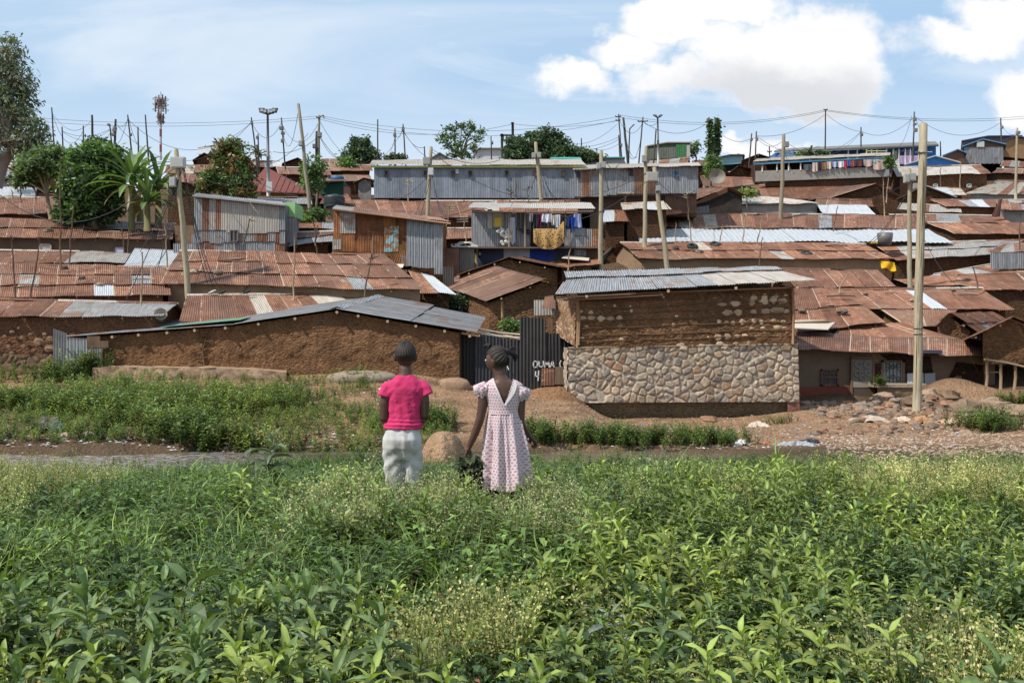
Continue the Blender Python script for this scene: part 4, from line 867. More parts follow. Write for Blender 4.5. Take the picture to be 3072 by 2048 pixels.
def gbox(name, label, pts, D, dep, wallc, roofc, over=6, wmatl=PAINT, cat='house', rt=3):
    """gable front (left foot, left eave, peak, right eave, right foot) in photo coordinates"""
    root = thing(name, label, cat, tuple(at((pts[0][0]+pts[4][0])/2, pts[0][1], D)))
    SAMPLES.append(tuple(at(pts[0][0],pts[0][1],D))); SAMPLES.append(tuple(at(pts[4][0],pts[4][1],D)))
    P = [at(x,y,D) for x,y in pts]; d = Vector((P[2].x/D*dep, dep, 0)); mb = MB(); cc = wallc
    rpoly(mb, P, cc); rpoly(mb, [p+d for p in P[::-1]], cc); rpoly(mb, [P[0]+d,P[0],P[1],P[1]+d], cc); rpoly(mb, [P[4],P[4]+d,P[3]+d,P[3]], cc)
    mb.build('wall', wmatl, root); mb = MB(); f = Vector((0,-.25,0))
    for e, s in ((P[1],-1),(P[3],1)):
        u = (e-P[2]).normalized(); q = e+u*(over/F*D); mb.slab([P[2]+f+Vector((0,0,.03)), q+f, q+d-f, P[2]+d-f+Vector((0,0,.03))], (0,0,rt/F*D), roofc)
    mb.build('roof', PAINT, root); return root, P, d
gbox('blue_gable_house','bright blue gable with white roof edge in front of the blue porch house',[(2715,502),(2715,495),(2804,471),(2874,489),(2874,502)],84,6,(.035,.17,.45),(.50,.52,.52))
r13, P, d_ = gbox('iron_clad_house','tall silver iron house with blue edged gable roof, upper right',[(2892,492),(2890,440),(2945,421),(3008,434),(3008,486)],88,9,(.13,.075,.05),(.12,.26,.42),8)
mb = MB()
for i in range(8):
    x0 = 2893+i*14.5; sheet_px(mb, x0, 441, x0+15, 492, 87.9-.015*(i%2), .58, pitch=.15, y1r=490)
mb.build('iron_cladding', IRON, r13)
mb = MB(); block_px(mb,2931,424,2953,441,87.8,.05,(.55,.54,.50)); mb.build('vent_panel', PAINT, r13)
gbox('dark_shed','dark brown shed with rusty panels joined to the left of the silver iron house',[(2826,490),(2828,468),(2870,452),(2893,460),(2893,492)],86,4,(.13,.055,.035),(.10,.22,.38),4)
gbox('brown_shed','brown and orange boarded shed at the upper right edge behind a pole',[(3008,470),(3010,425),(3040,412),(3110,420),(3110,480)],90,5,(.30,.17,.08),(.05,.07,.16),4)
gbox('dark_roofed_house','low house with dark roof behind the silver iron house on the skyline',[(2885,470),(2885,425),(2960,412),(3060,410),(3060,440)],96,5,(.14,.09,.07),(.06,.07,.14),4)
house('rust roof lean-to at the upper right edge', (2975,520),(3150,525),(2990,507),(3150,508), 82, run=2.2, tiers=1, base=0, pale=.1, wh=2.2)
house('dark roof stack under the silver iron house, right edge', (3000,500),(3160,507),(3010,482),(3160,490), 85, run=2, tiers=1, base=.0, pale=.1, wh=2.0)
# centre right skyline
gn, P, d_ = gbox('green_shed','green and weathered iron shed raised above the roofs on the skyline',[(1941,492),(1943,440),(2000,431),(2066,430),(2068,480)],84,5,(.10,.13,.085),(.42,.37,.31),4,BLACKIRON)
mb = MB(); sheet_px(mb,2030,434,2058,472,83.8,.3,.2,.15,mat=0) if False else corr(mb, at(2028,472,83.8), at(2058,472,83.8), at(2058,432,83.8), at(2028,434,83.8), (.05,.17,.06), pitch=.2); mb.build('green_cladding', BLACKIRON, gn)
mb = MB(); corr(mb, at(1945,478,83.8), at(2028,474,83.8), at(2028,440,83.8), at(1946,446,83.8), (.13,.14,.11), pitch=.2); mb.build('grey_cladding', BLACKIRON, gn)
mb = MB(); block_px(mb,2060,435,2070,470,83.7,.05,(.45,.42,.38)); mb.build('white_strip', PAINT, gn)
house('pinkish rust lean-to roof under the green shed', (1945,492),(2062,490),(1950,482),(2068,471), 80, run=2, tiers=1, base=.2, pale=.5, wh=1.6, rafters=False)
gbox('turquoise_shed','low turquoise shed on the skyline right of the leafy column',[(2146,497),(2146,476),(2190,468),(2228,467),(2228,490)],90,4,(.25,.45,.48),(.13,.10,.09),3)
gbox('blue_grey_shed','small blue grey shed with dark roof left of the porch house',[(2195,480),(2195,473),(2212,466),(2230,469),(2230,490)],93,4,(.14,.16,.24),(.07,.05,.05),3)
gable('brown mud gable house right of the silver row house', (2090,530),(2125,502),(2190,520), 80, ln=5, base=0, pale=.1, wall='darkmud', wh=2.5)
gable('brown gable shack further right of the silver row house', (2185,520),(2215,497),(2262,510), 82, ln=5, base=0, pale=.1, wall='darkmud', wh=2.5)
gable('small dark gable house left of the porch house', (2225,482),(2275,462),(2320,476), 84, ln=5, base=0, pale=.1, wall='darkmud', wh=2.5)
house('cluster of dark patched huts right of the silver row house', (2110,560),(2262,562),(2100,530),(2255,535), 76, run=2.4, tiers=1, base=.1, pale=.2, wall='grey', wh=1.8)
gable('ramshackle rust roofed hut with open gable, right of centre', (2085,600),(2185,562),(2240,588), 70, ln=5, back=(-4.5,5,.5), base=0, pale=.2, wall='black', wh=1.5)
mb = MB()
for i in range(5): mb.tube([at(2082+i*8,612-i*2,68.6), at(2182,563+i*3,68.4)], .07, 6, (.16,.08,.05))
tag(mb.build('roof_poles', STICK), 'loose brown rafters lying on the ramshackle hut roof', 'poles')
mb = MB()
for i in range(5): sheet_px(mb, 2082+i*9, 622-i*1.5, 2091+i*9, 642, 69.5, .6, pitch=.12)
tag(mb.build('iron_sheet', IRON), 'short grey green corrugated sheets standing by the grey plastered house', 'iron sheet')
# silver row house, the long wall across the centre
DG = 66.0
hg = thing('long_iron_house', 'very long blue grey iron-clad house with pale roof and yellow green fascia', 'house', tuple(at(1420,600,DG+2)))
SAMPLES += [(x,DG+1,at(1400,640,DG).z) for x in (-9,-4,1,6,11)]
mb = MB(); roof_patch(mb, at(1107,496,DG-.3), at(1757,496,DG-.3), at(1740,478,DG+4), at(1118,481,DG+4), 1, .8,.0,(), .06, 121, 1.6, .1); mb.build('roof', IRON, hg)
mb = MB(); mb.slab([at(1112,503,DG-.2), at(1752,503,DG-.2), at(1752,497,DG-.2), at(1112,497,DG-.2)], (0,.06,0), (.45,.48,.16)); mb.build('fascia', PAINT, hg)
mb = MB(); n = 38; x0 = 1122
for i in range(n):
    xa = x0+i*(600/n); k_ = rnd.uniform(.85,1.1); corr(mb, at(xa,594,DG-.01*(i%2)), at(xa+600/n+1,594,DG-.01*(i%2)), at(xa+600/n+1,504,DG), at(xa,504,DG), (.215*k_,.235*k_,.27*k_), pitch=.12)
zb_ = at(0,600,DG).z; a_, b_ = at(1124,594,DG+.1), at(1722,594,DG+.1)
mb.slab([at(1123,594,DG+.12), at(1724,594,DG+.12), at(1722,500,DG+.12), at(1123,500,DG+.12)], (0,4.2,0), (.22,.24,.27)); mb.build('wall', BLACKIRON, hg)
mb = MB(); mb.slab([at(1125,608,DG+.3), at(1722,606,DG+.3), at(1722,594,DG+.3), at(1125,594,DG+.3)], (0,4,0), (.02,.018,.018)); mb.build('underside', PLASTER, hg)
for x,c in ((1159,(.02,.02,.03)),(1276,(.03,.03,.03)),(1359,(.10,.05,.04)),(1411,(.02,.02,.02)),(1520,(.03,.02,.02)),(1606,(.25,.13,.08)),(1691,(.30,.17,.10))):
    window(x-5,513,x+5,527,DG-.06,hg,c,(.10,.09,.08),None)
mb = MB(); block_px(mb,1367,508,1376,521,DG-.1,.04,(.55,.56,.60)); mb.build('shutter', PAINT, hg)
# its patched right part
hr = thing('patched_iron_house', 'patchwork iron house of silver and rust sheets joined to the long grey one', 'house', tuple(at(1908,600,DG+2)))
mb = MB(); roof_patch(mb, at(1716,509,DG-1), at(2103,498,DG-1), at(2092,489,DG+3), at(1740,495,DG+3), 1, .9,.0,(), .06, 122, 1.4, .1); mb.build('roof', IRON, hr)
mb = MB(); 
for (x0,x1,c,yb,g_) in [(1722,1746,.45,590,.1),(1745,1770,.0,590,.6),(1769,1800,.55,590,.9),(1799,1820,.5,588,.2),(1819,1850,.6,585,.1),(1849,1903,.35,577,.95),(1902,1934,.0,582,.2),(1933,1966,.0,582,.1),(1965,2010,.60,580,.1),(2009,2050,.55,580,.05),(2049,2094,.62,580,.5)]:
    sheet_px(mb, x0, 506-(x0-1722)*.025, x1+1, yb, DG-.7-.01*(x0%2), c, g_, .12)
mb.slab([at(1724,590,DG-.6), at(2090,580,DG-.6), at(2090,500,DG-.6), at(1724,508,DG-.6)], (0,3.6,0), (.45,.3,.5)); mb.build('wall', IRON, hr)
window(1729,515,1741,532,DG-.75,hr,(.03,.04,.07),(.12,.1,.09),None); window(1888,506,1900,526,DG-.75,hr,(.02,.025,.05),(.14,.08,.06),None); window(1953,502,1966,512,DG-.75,hr,(.02,.02,.03),(.14,.08,.06),None)
wb = window(2022,515,2034,530,DG-.75,hr,(.03,.11,.22),(.12,.16,.22),None)
mb = MB(); block_px(mb,1853,576,1902,581,DG-.9,.2,(.40,.33,.26)); block_px(mb,1735,590,1740,612,DG-.6,.1,(.2,.14,.1)); block_px(mb,1874,584,1878,615,DG-.6,.1,(.25,.17,.11)); mb.build('sill_board', WOOD, hr)
mb = MB(); sheet_px(mb,1995,582,2030,645,DG-.2,0,.05); corr(mb, at(1994,645,DG-.3), at(2045,640,DG-.3), at(2045,580,DG-.3), at(1996,582,DG-.3), (.0,.0,.5), pitch=.12); corr(mb, at(2044,640,DG-.25), at(2090,638,DG-.25), at(2090,580,DG-.25), at(2044,580,DG-.25), (.1,.0,.5), pitch=.12)
mb.slab([at(1740,640,DG+.4), at(2090,650,DG+.4), at(2090,580,DG+.4), at(1740,592,DG+.4)], (0,3,0), (0,.05,.5)); mb.build('lower_wall', IRON, hr)
house('low cream and rust patched roof under the patched iron house', (1868,630),(2015,628),(1862,612),(1990,606), 62.5, run=2.2, tiers=1, base=.9, pale=.1, spec=[(.3,.5,0,1,.8)], wh=1.8)
house('brown sheet wall and roof left of the long rust roof, centre', (1800,668),(1885,664),(1815,630),(1870,632), 62, run=2.6, tiers=1, base=.15, wall='darkmud', wh=2.4)
# white building and skyline bits behind the long house
gbox('white_building','large white rendered building behind the trees on the skyline',[(1410,486),(1422,455),(1440,448),(1530,447),(1530,486)],92,6,(.60,.58,.57),(.45,.38,.32),4)
gbox('blue_roofed_gable','blue edged gable showing behind the wide tree on the skyline',[(1660,470),(1665,430),(1695,425),(1712,448),(1712,470)],92,4,(.50,.50,.52),(.05,.13,.28),4)
gbox('small_white_gable','small pale gable with grey roof behind the long iron house',[(1290,485),(1292,478),(1320,462),(1352,480),(1352,486)],84,4,(.48,.45,.43),(.22,.20,.19),4)
mb = MB(); mb.slab([at(1660,480,DG+5), at(1745,480,DG+5), at(1740,476,DG+6), at(1650,476,DG+6)], (0,0,.1), (.05,.32,.26)); tag(mb.build('green_roof_edge', PAINT), 'thin green roof edge behind the long iron house', 'roof edge')
gbox('pale_hut','pale hut with turquoise roof edge behind the patched iron house',[(1755,500),(1758,486),(1800,477),(1870,475),(1880,495)],76,4,(.38,.38,.38),(.10,.36,.30),4)
# behind, filling the crest: low roofs
for i,(x0,x1,y,D_,lab) in enumerate([(0,250,486,88,'rust roof with pale edge on the left skyline'),(640,760,487,90,'low rust roof on the skyline left of the mast'),(960,1110,478,92,'flat rust roof between two leaning poles on the skyline'),(1040,1115,490,86,'brown roof strip left of the long iron house'),(2075,2150,482,90,'dark rust roof right of the green shed')]):
    house(lab, (x0,y+16),(x1,y+16),(x0+6,y),(x1-4,y+1), D_, run=2.6, tiers=1, base=.05, pale=.25, wh=2.0, rafters=False)
# ================================================================ LEFT HALF, GOING UP THE HILL
house('three tier wavy rust roof with grey panel, left', (-120,893),(512,885),(-100,792),(505,802), 44, 44, run=4.2, tiers=3, base=0, pale=.05, spec=[(.78,.86,0,.34,.66),(.86,.93,.34,.67,.35),(.42,.5,.34,.67,.2)], wall='mud', wh=2.2)
house('large wavy rust roof over tan wall, left of centre', (480,849),(1281,874),(540,752),(1150,765), 45, 44.4, runs=(4.4,3.6), tiers=3, base=0, pale=.0, spec=[(.75,.80,0,.34,.45)], wall='tan', wh=2.2)
mb = MB(); p = [at(800,845,46.0), at(853,846,46.0), at(857,820,46.8), at(803,819,46.8)]; corr(mb, *[q+Vector((0,-.05,.09)) for q in p], (.95,.1,.5), pitch=.11); tag(mb.build('iron_sheet', IRON), 'small white corrugated patch lying on the large rust roof', 'iron sheet')
mb = MB(); a_ = [at(1163,800,47.3), at(1212,801,47.3), at(1208,811,47.0), at(1178,815,46.8)]; mb.slab([q+Vector((0,0,.12)) for q in a_], (0,0,.02), (.66,.56,.44)); tag(mb.build('board', PAINT), 'cream torn board on the right end of the large rust roof', 'board')
house('rust roof with white sheets in front of the large one, left of centre', (538,966),(1372,985),(560,886),(1190,878), 41.8, 42.6, run=2.8, tiers=1, base=0, pale=0, spec=[(.255,.345,0,1,.9),(.60,.72,0,1,.9),(.555,.595,0,1,.1)], wall='tan', wh=1.6)
house('pale grey roof sheets behind the three tier rust roof', (190,790),(370,792),(232,754),(392,762), 48.5, run=2.6, tiers=1, base=.75, spec=[(0,1,0,1,.78)], wh=1.8, ridge=False)
house('bright white iron roof behind the concrete pole', (372,800),(508,806),(405,745),(545,752), 48, run=3, tiers=1, base=1.0, spec=[(0,1,0,1,1.0)], wh=1.8)
house('rust roof strip at the left edge behind the three tier roof', (-120,792),(205,790),(-100,750),(236,755), 49, run=2.6, tiers=1, base=0, pale=.0, wh=1.8)
hh = house('long rust roof with dark wall and framed window, left edge', (-120,710),(517,720),(-100,655),(522,672), 53, run=3.2, tiers=2, base=0, pale=.04, wall='dark', wh=2.4)
w_ = window(119,733,152,760,53.2,hh,(.42,.42,.43),(.45,.36,.27),None)
w_ = window(342,741,374,762,53.2,hh,(.46,.46,.58),(.10,.06,.04),None)
mb = MB(); sheet_px(mb,520,730,590,775,50.5,.65,.1); sheet_px(mb,575,700,600,770,50.6,.5,.4); tag(mb.build('iron_sheet', IRON), 'silver sheets closing the yard behind the leaning concrete pole', 'iron sheet')
house('rust red roof behind the dark tree, left', (-120,646),(360,640),(-100,594),(345,592), 58, run=3.2, tiers=1, base=0, pale=.02, wh=2.2)
house('white roof at the left edge under the flat-topped tree', (-100,592),(104,590),(-90,561),(112,563), 63, run=2.6, tiers=1, base=.95, spec=[(0,1,0,1,1.0)], wall='darkmud', wh=2.0, ridge=False)
gable('dark gable hut at the left edge', (-30,562),(20,533),(80,556), 67, ln=4, base=.4, pale=.3, wall='grey', wh=1.5)
house('pale strip roof at the left edge, upper row', (-100,528),(75,530),(-90,512),(70,515), 74, run=2.4, tiers=1, base=.8, pale=.2, wh=1.6)
house('rust roof row above it at the left edge', (-100,512),(90,513),(-90,495),(92,494), 79, run=2.4, tiers=1, base=.0, pale=.2, wh=1.6)
house('cream iron roof at the left edge below the big tree', (-100,493),(95,493),(-90,477),(98,476), 84, run=2.4, tiers=1, base=.9, pale=.2, wh=1.6)
# behind banana plants to the floodlight
house('rust roof row with a white sheet right of the banana plants', (490,520),(640,520),(500,497),(640,497), 76, run=2.6, tiers=1, base=0, pale=.2, spec=[(.45,.6,0,1,.9)], wh=2.0)
house('rust roof over brown wall right of the banana plants', (490,550),(640,552),(500,524),(635,524), 70, run=2.6, tiers=1, base=0, pale=.05, wh=2.6, wall='darkmud')
house('white roofed shed on the skyline left of the leaning tree', (586,465),(650,462),(594,445),(662,434), 88, run=2.6, tiers=1, base=1, spec=[(0,1,0,1,1.0)], wall='grey', wh=2.0)
gable('small brown gable on the skyline behind the leaning tree', (578,480),(612,458),(652,478), 84, ln=4, base=.1, wall='darkmud', wh=1.5)
gable('brown gable hut on the skyline left of the leaning pole', (845,490),(893,472),(915,486), 84, ln=4, base=.1, wall='darkmud', wh=1.5)
house('rust and cream row roof behind the floodlight mast', (740,503),(845,500),(742,483),(840,484), 82, run=2.6, tiers=1, base=0, pale=.5, wh=1.6)
house('long rust roof right of the maroon hipped roof', (835,524),(995,526),(828,502),(985,504), 76, run=2.8, tiers=1, base=0, pale=.0, wh=2.2)
house('rust row roof left of the long iron house, upper', (985,513),(1118,514),(975,494),(1112,496), 78, run=2.6, tiers=1, base=0, pale=.15, wh=1.6)
house('patched rust roof left of the long iron house, lower', (1000,545),(1115,545),(990,524),(1110,526), 72, run=2.6, tiers=1, base=0, pale=.2, wh=1.6)
gable('dark shack with rust roof against the long iron house', (1062,548),(1090,533),(1122,540), 68, ln=4, base=0, wall='grey', wh=2.6)
hm = thing('hipped_roof_house', 'yellow walled house with steep maroon hipped iron roof beside the floodlight mast', 'house', tuple(at(835,610,70)))
SAMPLES += [(-17,70,at(0,625,70).z),(-15,75,at(0,615,70).z)]
mb = MB(); DH = 68; a_, b_ = at(735,573,DH), at(922,579,DH); p0, p1 = at(795,503,DH+4), at(802,503,DH+4); c0, c1 = a_+Vector((-.8,8,0)), b_+Vector((1.2,8,0))
for q, uvw in (([a_,b_,p1,p0],6), ([b_,c1,p1],6), ([c0,a_,p0],6), ([c1,c0,p0,p1],6)): mb.slab([q[0],q[1],q[2],q[-1]], (0,0,-.06), (.165,.045,.032))
for i in range(10):   # standing seams
    t = (i+.5)/10; s_ = lerp(npv(a_),npv(b_),t)+np.array([0,0,.03]); e_ = lerp(npv(p0),npv(p1),t)+np.array([0,0,.03]); 
    apex = lerp(s_, np.array([s_[0]*1.01, npv(p0)[1], npv(p0)[2]]), max(0,1-abs(t-.33)/(.33 if t<.33 else .67)))
    if abs(t-.33)>.02: mb.tube([s_, apex], .03, 4, (.21,.07,.05))
mb.build('roof', PAINT, hm)
mb = MB(); mb.slab([at(745,612,DH+.5), at(916,616,DH+.5), at(916,575,DH+.5), at(745,572,DH+.5)], (0,7,0), (.40,.27,.13)); mb.build('wall', PLASTER, hm)
window(893,586,905,602,DH+.44,hm,(.02,.018,.015),(.12,.09,.07),None)
# green shack, water tank
gs = thing('green_shack', 'small green iron shack left of the long grey house', 'hut', tuple(at(995,590,66)))
mb = MB(); corr(mb, at(962,583,66), at(1031,582,66), at(1031,543,66), at(962,546,66), (.015,.085,.055), pitch=.14); mb.slab([at(962,583,66.1), at(1031,582,66.1), at(1031,543,66.1), at(962,546,66.1)], (0,3,0), (.03,.1,.07)); mb.build('wall', BLACKIRON, gs)
mb = MB(); mb.slab([at(950,546,65.5), at(1040,543,65.5), at(1036,536,69.5), at(955,538,69.5)], (0,0,.08), (.20,.12,.09)); mb.build('roof', PAINT, gs)
mb = MB(); block_px(mb,1031,560,1045,585,65.8,1,(.35,.17,.13)); mb.build('side_board', PAINT, gs)
mb = MB(); mb.lathe([(.02,.0),(.42,.0),(.46,.08),(.46,.28),(.40,.36),(.02,.4)], tuple(at(1012,545,66.5)), 14, (.05,.11,.22)); tag(mb.build('water_drum', PLASTIC), 'small blue drum on the green shack roof', 'drum')
tk = MB(); tk.lathe([(.02,0),(.62,0),(.64,.1),(.60,.15),(.64,.2),(.60,.3),(.64,.4),(.60,.5),(.64,.6),(.55,.72),(.2,.8),(.02,.8)], tuple(at(1003,624,59)), 18, (.025,.03,.036)); tag(tk.build('water_tank', PLASTIC), 'black ribbed water tank above the rusty shack', 'tank')
house('dull grey lean-to with tan wall below the green shack', (960,612),(1060,610),(975,590),(1045,588), 62, run=2.2, tiers=1, base=.1, pale=.1, wall='tan', wh=2.2)
house('long rust roof with cream patches below the long iron house', (1068,655),(1735,650),(1043,603),(1732,603), 61, 61, run=3.0, tiers=1, base=0, pale=.02, spec=[(.09,.13,0,1,.95),(.6,.66,0,1,.9),(.87,.91,0,1,.9)], wh=2.2)
house('rust roof under the poles behind the laundry house', (1210,715),(1440,716),(1215,685),(1440,686), 56.5, run=2.4, tiers=1, base=0, pale=.0, wh=1.8)
house('dark brown wall and low roof left of the leaning pole foot', (762,600),(935,616),(775,592),(930,594), 63, run=2, tiers=1, base=.3, pale=.3, wall='tan', wh=2.6)
house('dark shed with grey roof between the two tall shacks', (840,680),(1010,690),(860,664),(1000,668), 56, run=2, tiers=1, base=.1, wall='black', wh=2.2)
house('low patched silver and rust roof between the two tall shacks', (866,740),(998,724),(888,698),(1000,694), 52, 52, run=2.4, tiers=2, base=.5, pale=.2, wall='darkmud', wh=1.8, spec=[(0,.4,.5,1,.2),(.5,.7,.5,1,0),(.8,1,.5,1,0)])
# tall patchwork shack
s2 = thing('patchwork_shack', 'two storey shack of beige, rust and grey iron sheets, left of centre', 'shack', tuple(at(720,770,53)))
SAMPLES += [(-14,52,at(0,780,52).z),(-13,55,at(0,770,55).z)]
D_ = 51.5
mb = MB(); rows_ = [(583,606,.62,0,590,690),(605,628,0,.3,592,690),(627,645,.75,.3,594,690),(645,664,0,.6,596,690),(663,680,.85,.3,598,690),(679,716,.80,.2,600,697),(715,755,.80,.25,603,700),(754,800,.80,.2,607,700),(799,836,.8,.3,611,696),(835,853,.45,.5,615,690)]
for (x0,x1,c,g_,y0_,y1_) in rows_: sheet_px(mb,x0,y0_,x1+2,y1_,D_-.04,c,g_,.12,y0r=y0_+2)
low = [(583,606,.45,.7),(605,630,.25,.9),(629,648,.45,.3),(647,664,.32,.9),(663,690,.45,.2),(690,715,.4,.5),(715,748,.7,.9),(747,768,.7,.6),(766,786,0,.3),(785,806,.0,.2),(805,826,.4,.3),(825,840,0,.2),(839,853,.4,.3)]
for (x0,x1,c,g_) in low: sheet_px(mb,x0,686+rnd.uniform(-6,6),x1+2,728+rnd.uniform(-5,5),D_,c,g_,.12)
for i in range(9): sheet_px(mb,583+i*30,724,614+i*30,772,D_+.04,rnd.choice([.45,.6,.2,.5]),None,.12)
mb.slab([at(585,772,D_+.1), at(853,772,D_+.1), at(853,615,D_+.1), at(585,590,D_+.1)], (0,3.5,.2), (.3,.2,.5))
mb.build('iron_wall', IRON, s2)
mb = MB(); roof_patch(mb, at(578,587,D_-.3), at(856,616,D_-.3), at(845,606,D_+3.8), at(590,580,D_+3.8), 1, .4,.0,(), .05, 131, 1.0); mb.build('roof', IRON, s2)
mb = MB(); mb.slab([at(577,589,D_-.32), at(856,618,D_-.32), at(856,614,D_-.32), at(577,585,D_-.32)], (0,.06,0), (.28,.27,.24)); mb.build('fascia', METAL, s2)
window(690,691,713,724,D_-.1,s2,(.06,.065,.07),(.22,.19,.16),'v')
mb = MB()
for i in range(4): sheet_px(mb,849+i*10,650,861+i*10,728,D_+.6,.6,.1,.12,y0r=651)
mb.build('side_sheets', IRON, s2)
mb = MB(); block_px(mb,852,607,885,650,D_+1.2,2,(.30,.55,.22)); gw = mb.build('green_wall', PAINT, s2)
# rusty shack
s1 = thing('rusty_shack', 'tall shack of orange rusted sheets with turquoise paint traces and a silver right end', 'shack', tuple(at(1160,800,50)))
SAMPLES += [(-7,50,at(0,800,50).z),(-6,54,at(0,790,54).z)]
D_ = 49.5; RUSTC = (.24,.095,.035)
def mk(k): pass
kk = NT('orange_rust'); at_ = kk.attr('col').outputs['Color']; p_ = kk.pos(); n_ = kk.noise(p_,2.2,6,.62); n2_ = kk.noise(kk.vscale(p_,(6,1,1)),1.4,5,.6)
cc_ = kk.mix(1.0, at_, kk.ramp(kk.math('ADD', kk.math('MULTIPLY',n_,.6), kk.math('MULTIPLY',n2_,.4)), [(.3,(.32,.28,.25)),(.5,(.9,.85,.8)),(.66,(1.5,1.35,1.1))]), 'MULTIPLY')
kk.bump(n_, .02, .5); ORUST = kk.fin(cc_, .8, 0, .2)
kk = NT('flaking_turquoise_paint'); n_ = kk.noise(kk.pos(),2.6,6,.65,.3); n2_ = kk.noise(kk.pos(),14,4,.6)
ORT = kk.fin(kk.mix(kk.sm(n_,.47,.53), kk.ramp(n2_,[(.3,(.16,.06,.022)),(.6,(.32,.15,.06))]), (.22,.40,.42)), .75, 0, .2)
mb = MB()
for (x0,x1,y0_,y1_,c) in [(1001,1020,628,752,(.30,.13,.06)),(1019,1067,633,752,(.24,.10,.04)),(1066,1110,636,752,(.17,.07,.035)),(1109,1152,640,752,(.15,.065,.035)),(1151,1186,645,752,(.27,.12,.045)),(1185,1222,650,790,(.20,.085,.035))]:
    corr(mb, at(x0,y1_,D_), at(x1+1,y1_,D_), at(x1+1,y0_+3,D_), at(x0,y0_,D_), c, pitch=.13, rows=4, sag=.08)
for (x0,x1,y0_,y1_,c) in [(1016,1064,698,755,(.26,.11,.045)),(1066,1118,722,757,(.23,.10,.04)),(1118,1150,700,760,(.20,.09,.04))]:
    corr(mb, at(x0,y1_,D_-.05), at(x1,y1_,D_-.05), at(x1,y0_,D_-.05), at(x0,y0_,D_-.05), c, pitch=.13, rows=4, sag=.08)
corr(mb, at(1110,778,D_-.1), at(1222,800,D_-.1), at(1222,728,D_-.08), at(1170,742,D_-.08), (.25,.12,.05), pitch=.13)
mb.slab([at(1003,790,D_+.1), at(1325,800,D_+.1), at(1325,668,D_+.1), at(1003,632,D_+.1)], (0,3.6,.2), RUSTC); mb.build('rusty_wall', ORUST, s1)
for nm_,(x0,y0_,x1,y1_,c,g_) in (('beige_patch',(1020,634,1066,700,.78,.75)),('beige_strip',(998,716,1024,748,.8,.8)),('grey_patch',(1205,765,1222,795,.4,.5))):
    mb = MB(); sheet_px(mb,x0,y0_,x1,y1_,D_-.08,c,g_,.12); mb.build(nm_, IRON, s1)
mb = MB(); corr(mb, at(1152,756,D_-.09), at(1197,755,D_-.09), at(1196,676,D_-.09), at(1154,682,D_-.09), (1,1,1), pitch=.13, sag=.08); mb.build('turquoise_patch', ORT, s1)
mb = MB()
for i in range(5):
    x0 = 1220+i*17; sheet_px(mb,x0,652+i*3.2,x0+19,[798,801,803,804,804][i],D_-.12,.56,.05,.12,y0r=655+i*3.2)
sheet_px(mb,1303,664,1329,822,D_-.16,.66,.03,.12,y0r=668); mb.build('silver_wall', IRON, s1)
mb = MB(); roof_patch(mb, at(996,627,D_-.4), at(1352,668,D_-.4), at(1320,655,D_+4), at(1010,615,D_+4), 1, .0,.1,(), .05, 133, 1.0); mb.build('roof', IRON, s1)
mb = MB(); mb.tube([at(996,629,D_-.4), at(1130,644,D_-.42), at(1352,671,D_-.4)], .05, 6, (.30,.17,.10)); mb.build('eave_pole', STICK, s1)
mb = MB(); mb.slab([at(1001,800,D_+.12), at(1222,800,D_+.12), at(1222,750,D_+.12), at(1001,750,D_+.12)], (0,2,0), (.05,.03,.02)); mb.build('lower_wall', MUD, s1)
# corner bits under it
house('small rust roof with a white corner sheet beside the alley', (1262,880),(1372,886),(1225,812),(1300,830), 46.5, run=2.6, tiers=1, base=.0, pale=.0, spec=[(.45,1,0,1,1.0)], wall='darkmud', wh=2.2, ridge=False)
fence_sheet(1331,745,1375,820,49.8,.1,'dark rusty upright sheets beside the silver end of the rusty shack',g=.1)
fence_sheet(1352,742,1422,812,50.2,.4,'mottled grey brown sheet wall left of the blue tarpaulin storey',mat=BLACKIRON,col=(.13,.115,.10))
fence_sheet(1330,800,1362,900,48.5,.2,'tall dark brown sheet standing in the alley',mat=BLACKIRON,col=(.07,.055,.045))
mb = MB(); mb.slab([at(1355,742,50), at(1435,742,50), at(1432,737,52), at(1352,736,52)], (0,0,.06), (.35,.33,.30)); p = at(1395,738,50.8); crumple(mb,(p.x,p.y,p.z+.02),.6,.4,.28,(.42,.37,.31),9); tag(mb.build('tarpaulin', CLOTH), 'dirty white tarpaulin heaped on the flat roof left of the laundry house', 'tarpaulin')
house('dark shed filling the alley behind the small mud houses', (1390,860),(1500,850),(1395,830),(1500,825), 52, run=2, tiers=1, base=0, wall='black', wh=2.2, rafters=False)
# laundry house
DY = 53.0
s4 = thing('laundry_house', 'two storey iron house with balcony, clothes on its upper floor and tarpaulin walls below, centre', 'house', tuple(at(1600,810,DY+2)))
SAMPLES += [(-2,53,at(0,815,53).z),(4,53,at(0,815,53).z),(1,57,at(0,800,57).z)]
mb = MB(); roof_patch(mb, at(1404,624,DY-.8), at(1784,628,DY-.8), at(1770,610,DY+3.5), at(1420,608,DY+3.5), 1, .95,.0,(), .08, 141, 1.2); mb.build('roof', IRON, s4)
mb = MB()
for (x0,x1,y0_,y1_,c,g_) in [(1415,1440,630,740,.60,.05),(1439,1480,632,740,.55,.05),(1479,1535,636,740,.55,.1),(1534,1590,684,740,.55,.05),(1540,1592,640,690,.35,.1)]: sheet_px(mb,x0,y0_,x1+1,y1_,DY-.02*(x0%2),c,g_,.12)
sheet_px(mb,1463,628,1477,686,DY-.06,.95,.02,.12)
mb.build('iron_wall', IRON, s4)
mb = MB()
for (x0,x1,c,g_) in [(1694,1718,.5,.6),(1717,1756,.5,.4),(1755,1775,.35,.7),(1774,1800,.2,.9)]: sheet_px(mb,x0,686,x1+1,740,DY-.9,c,g_,.12)
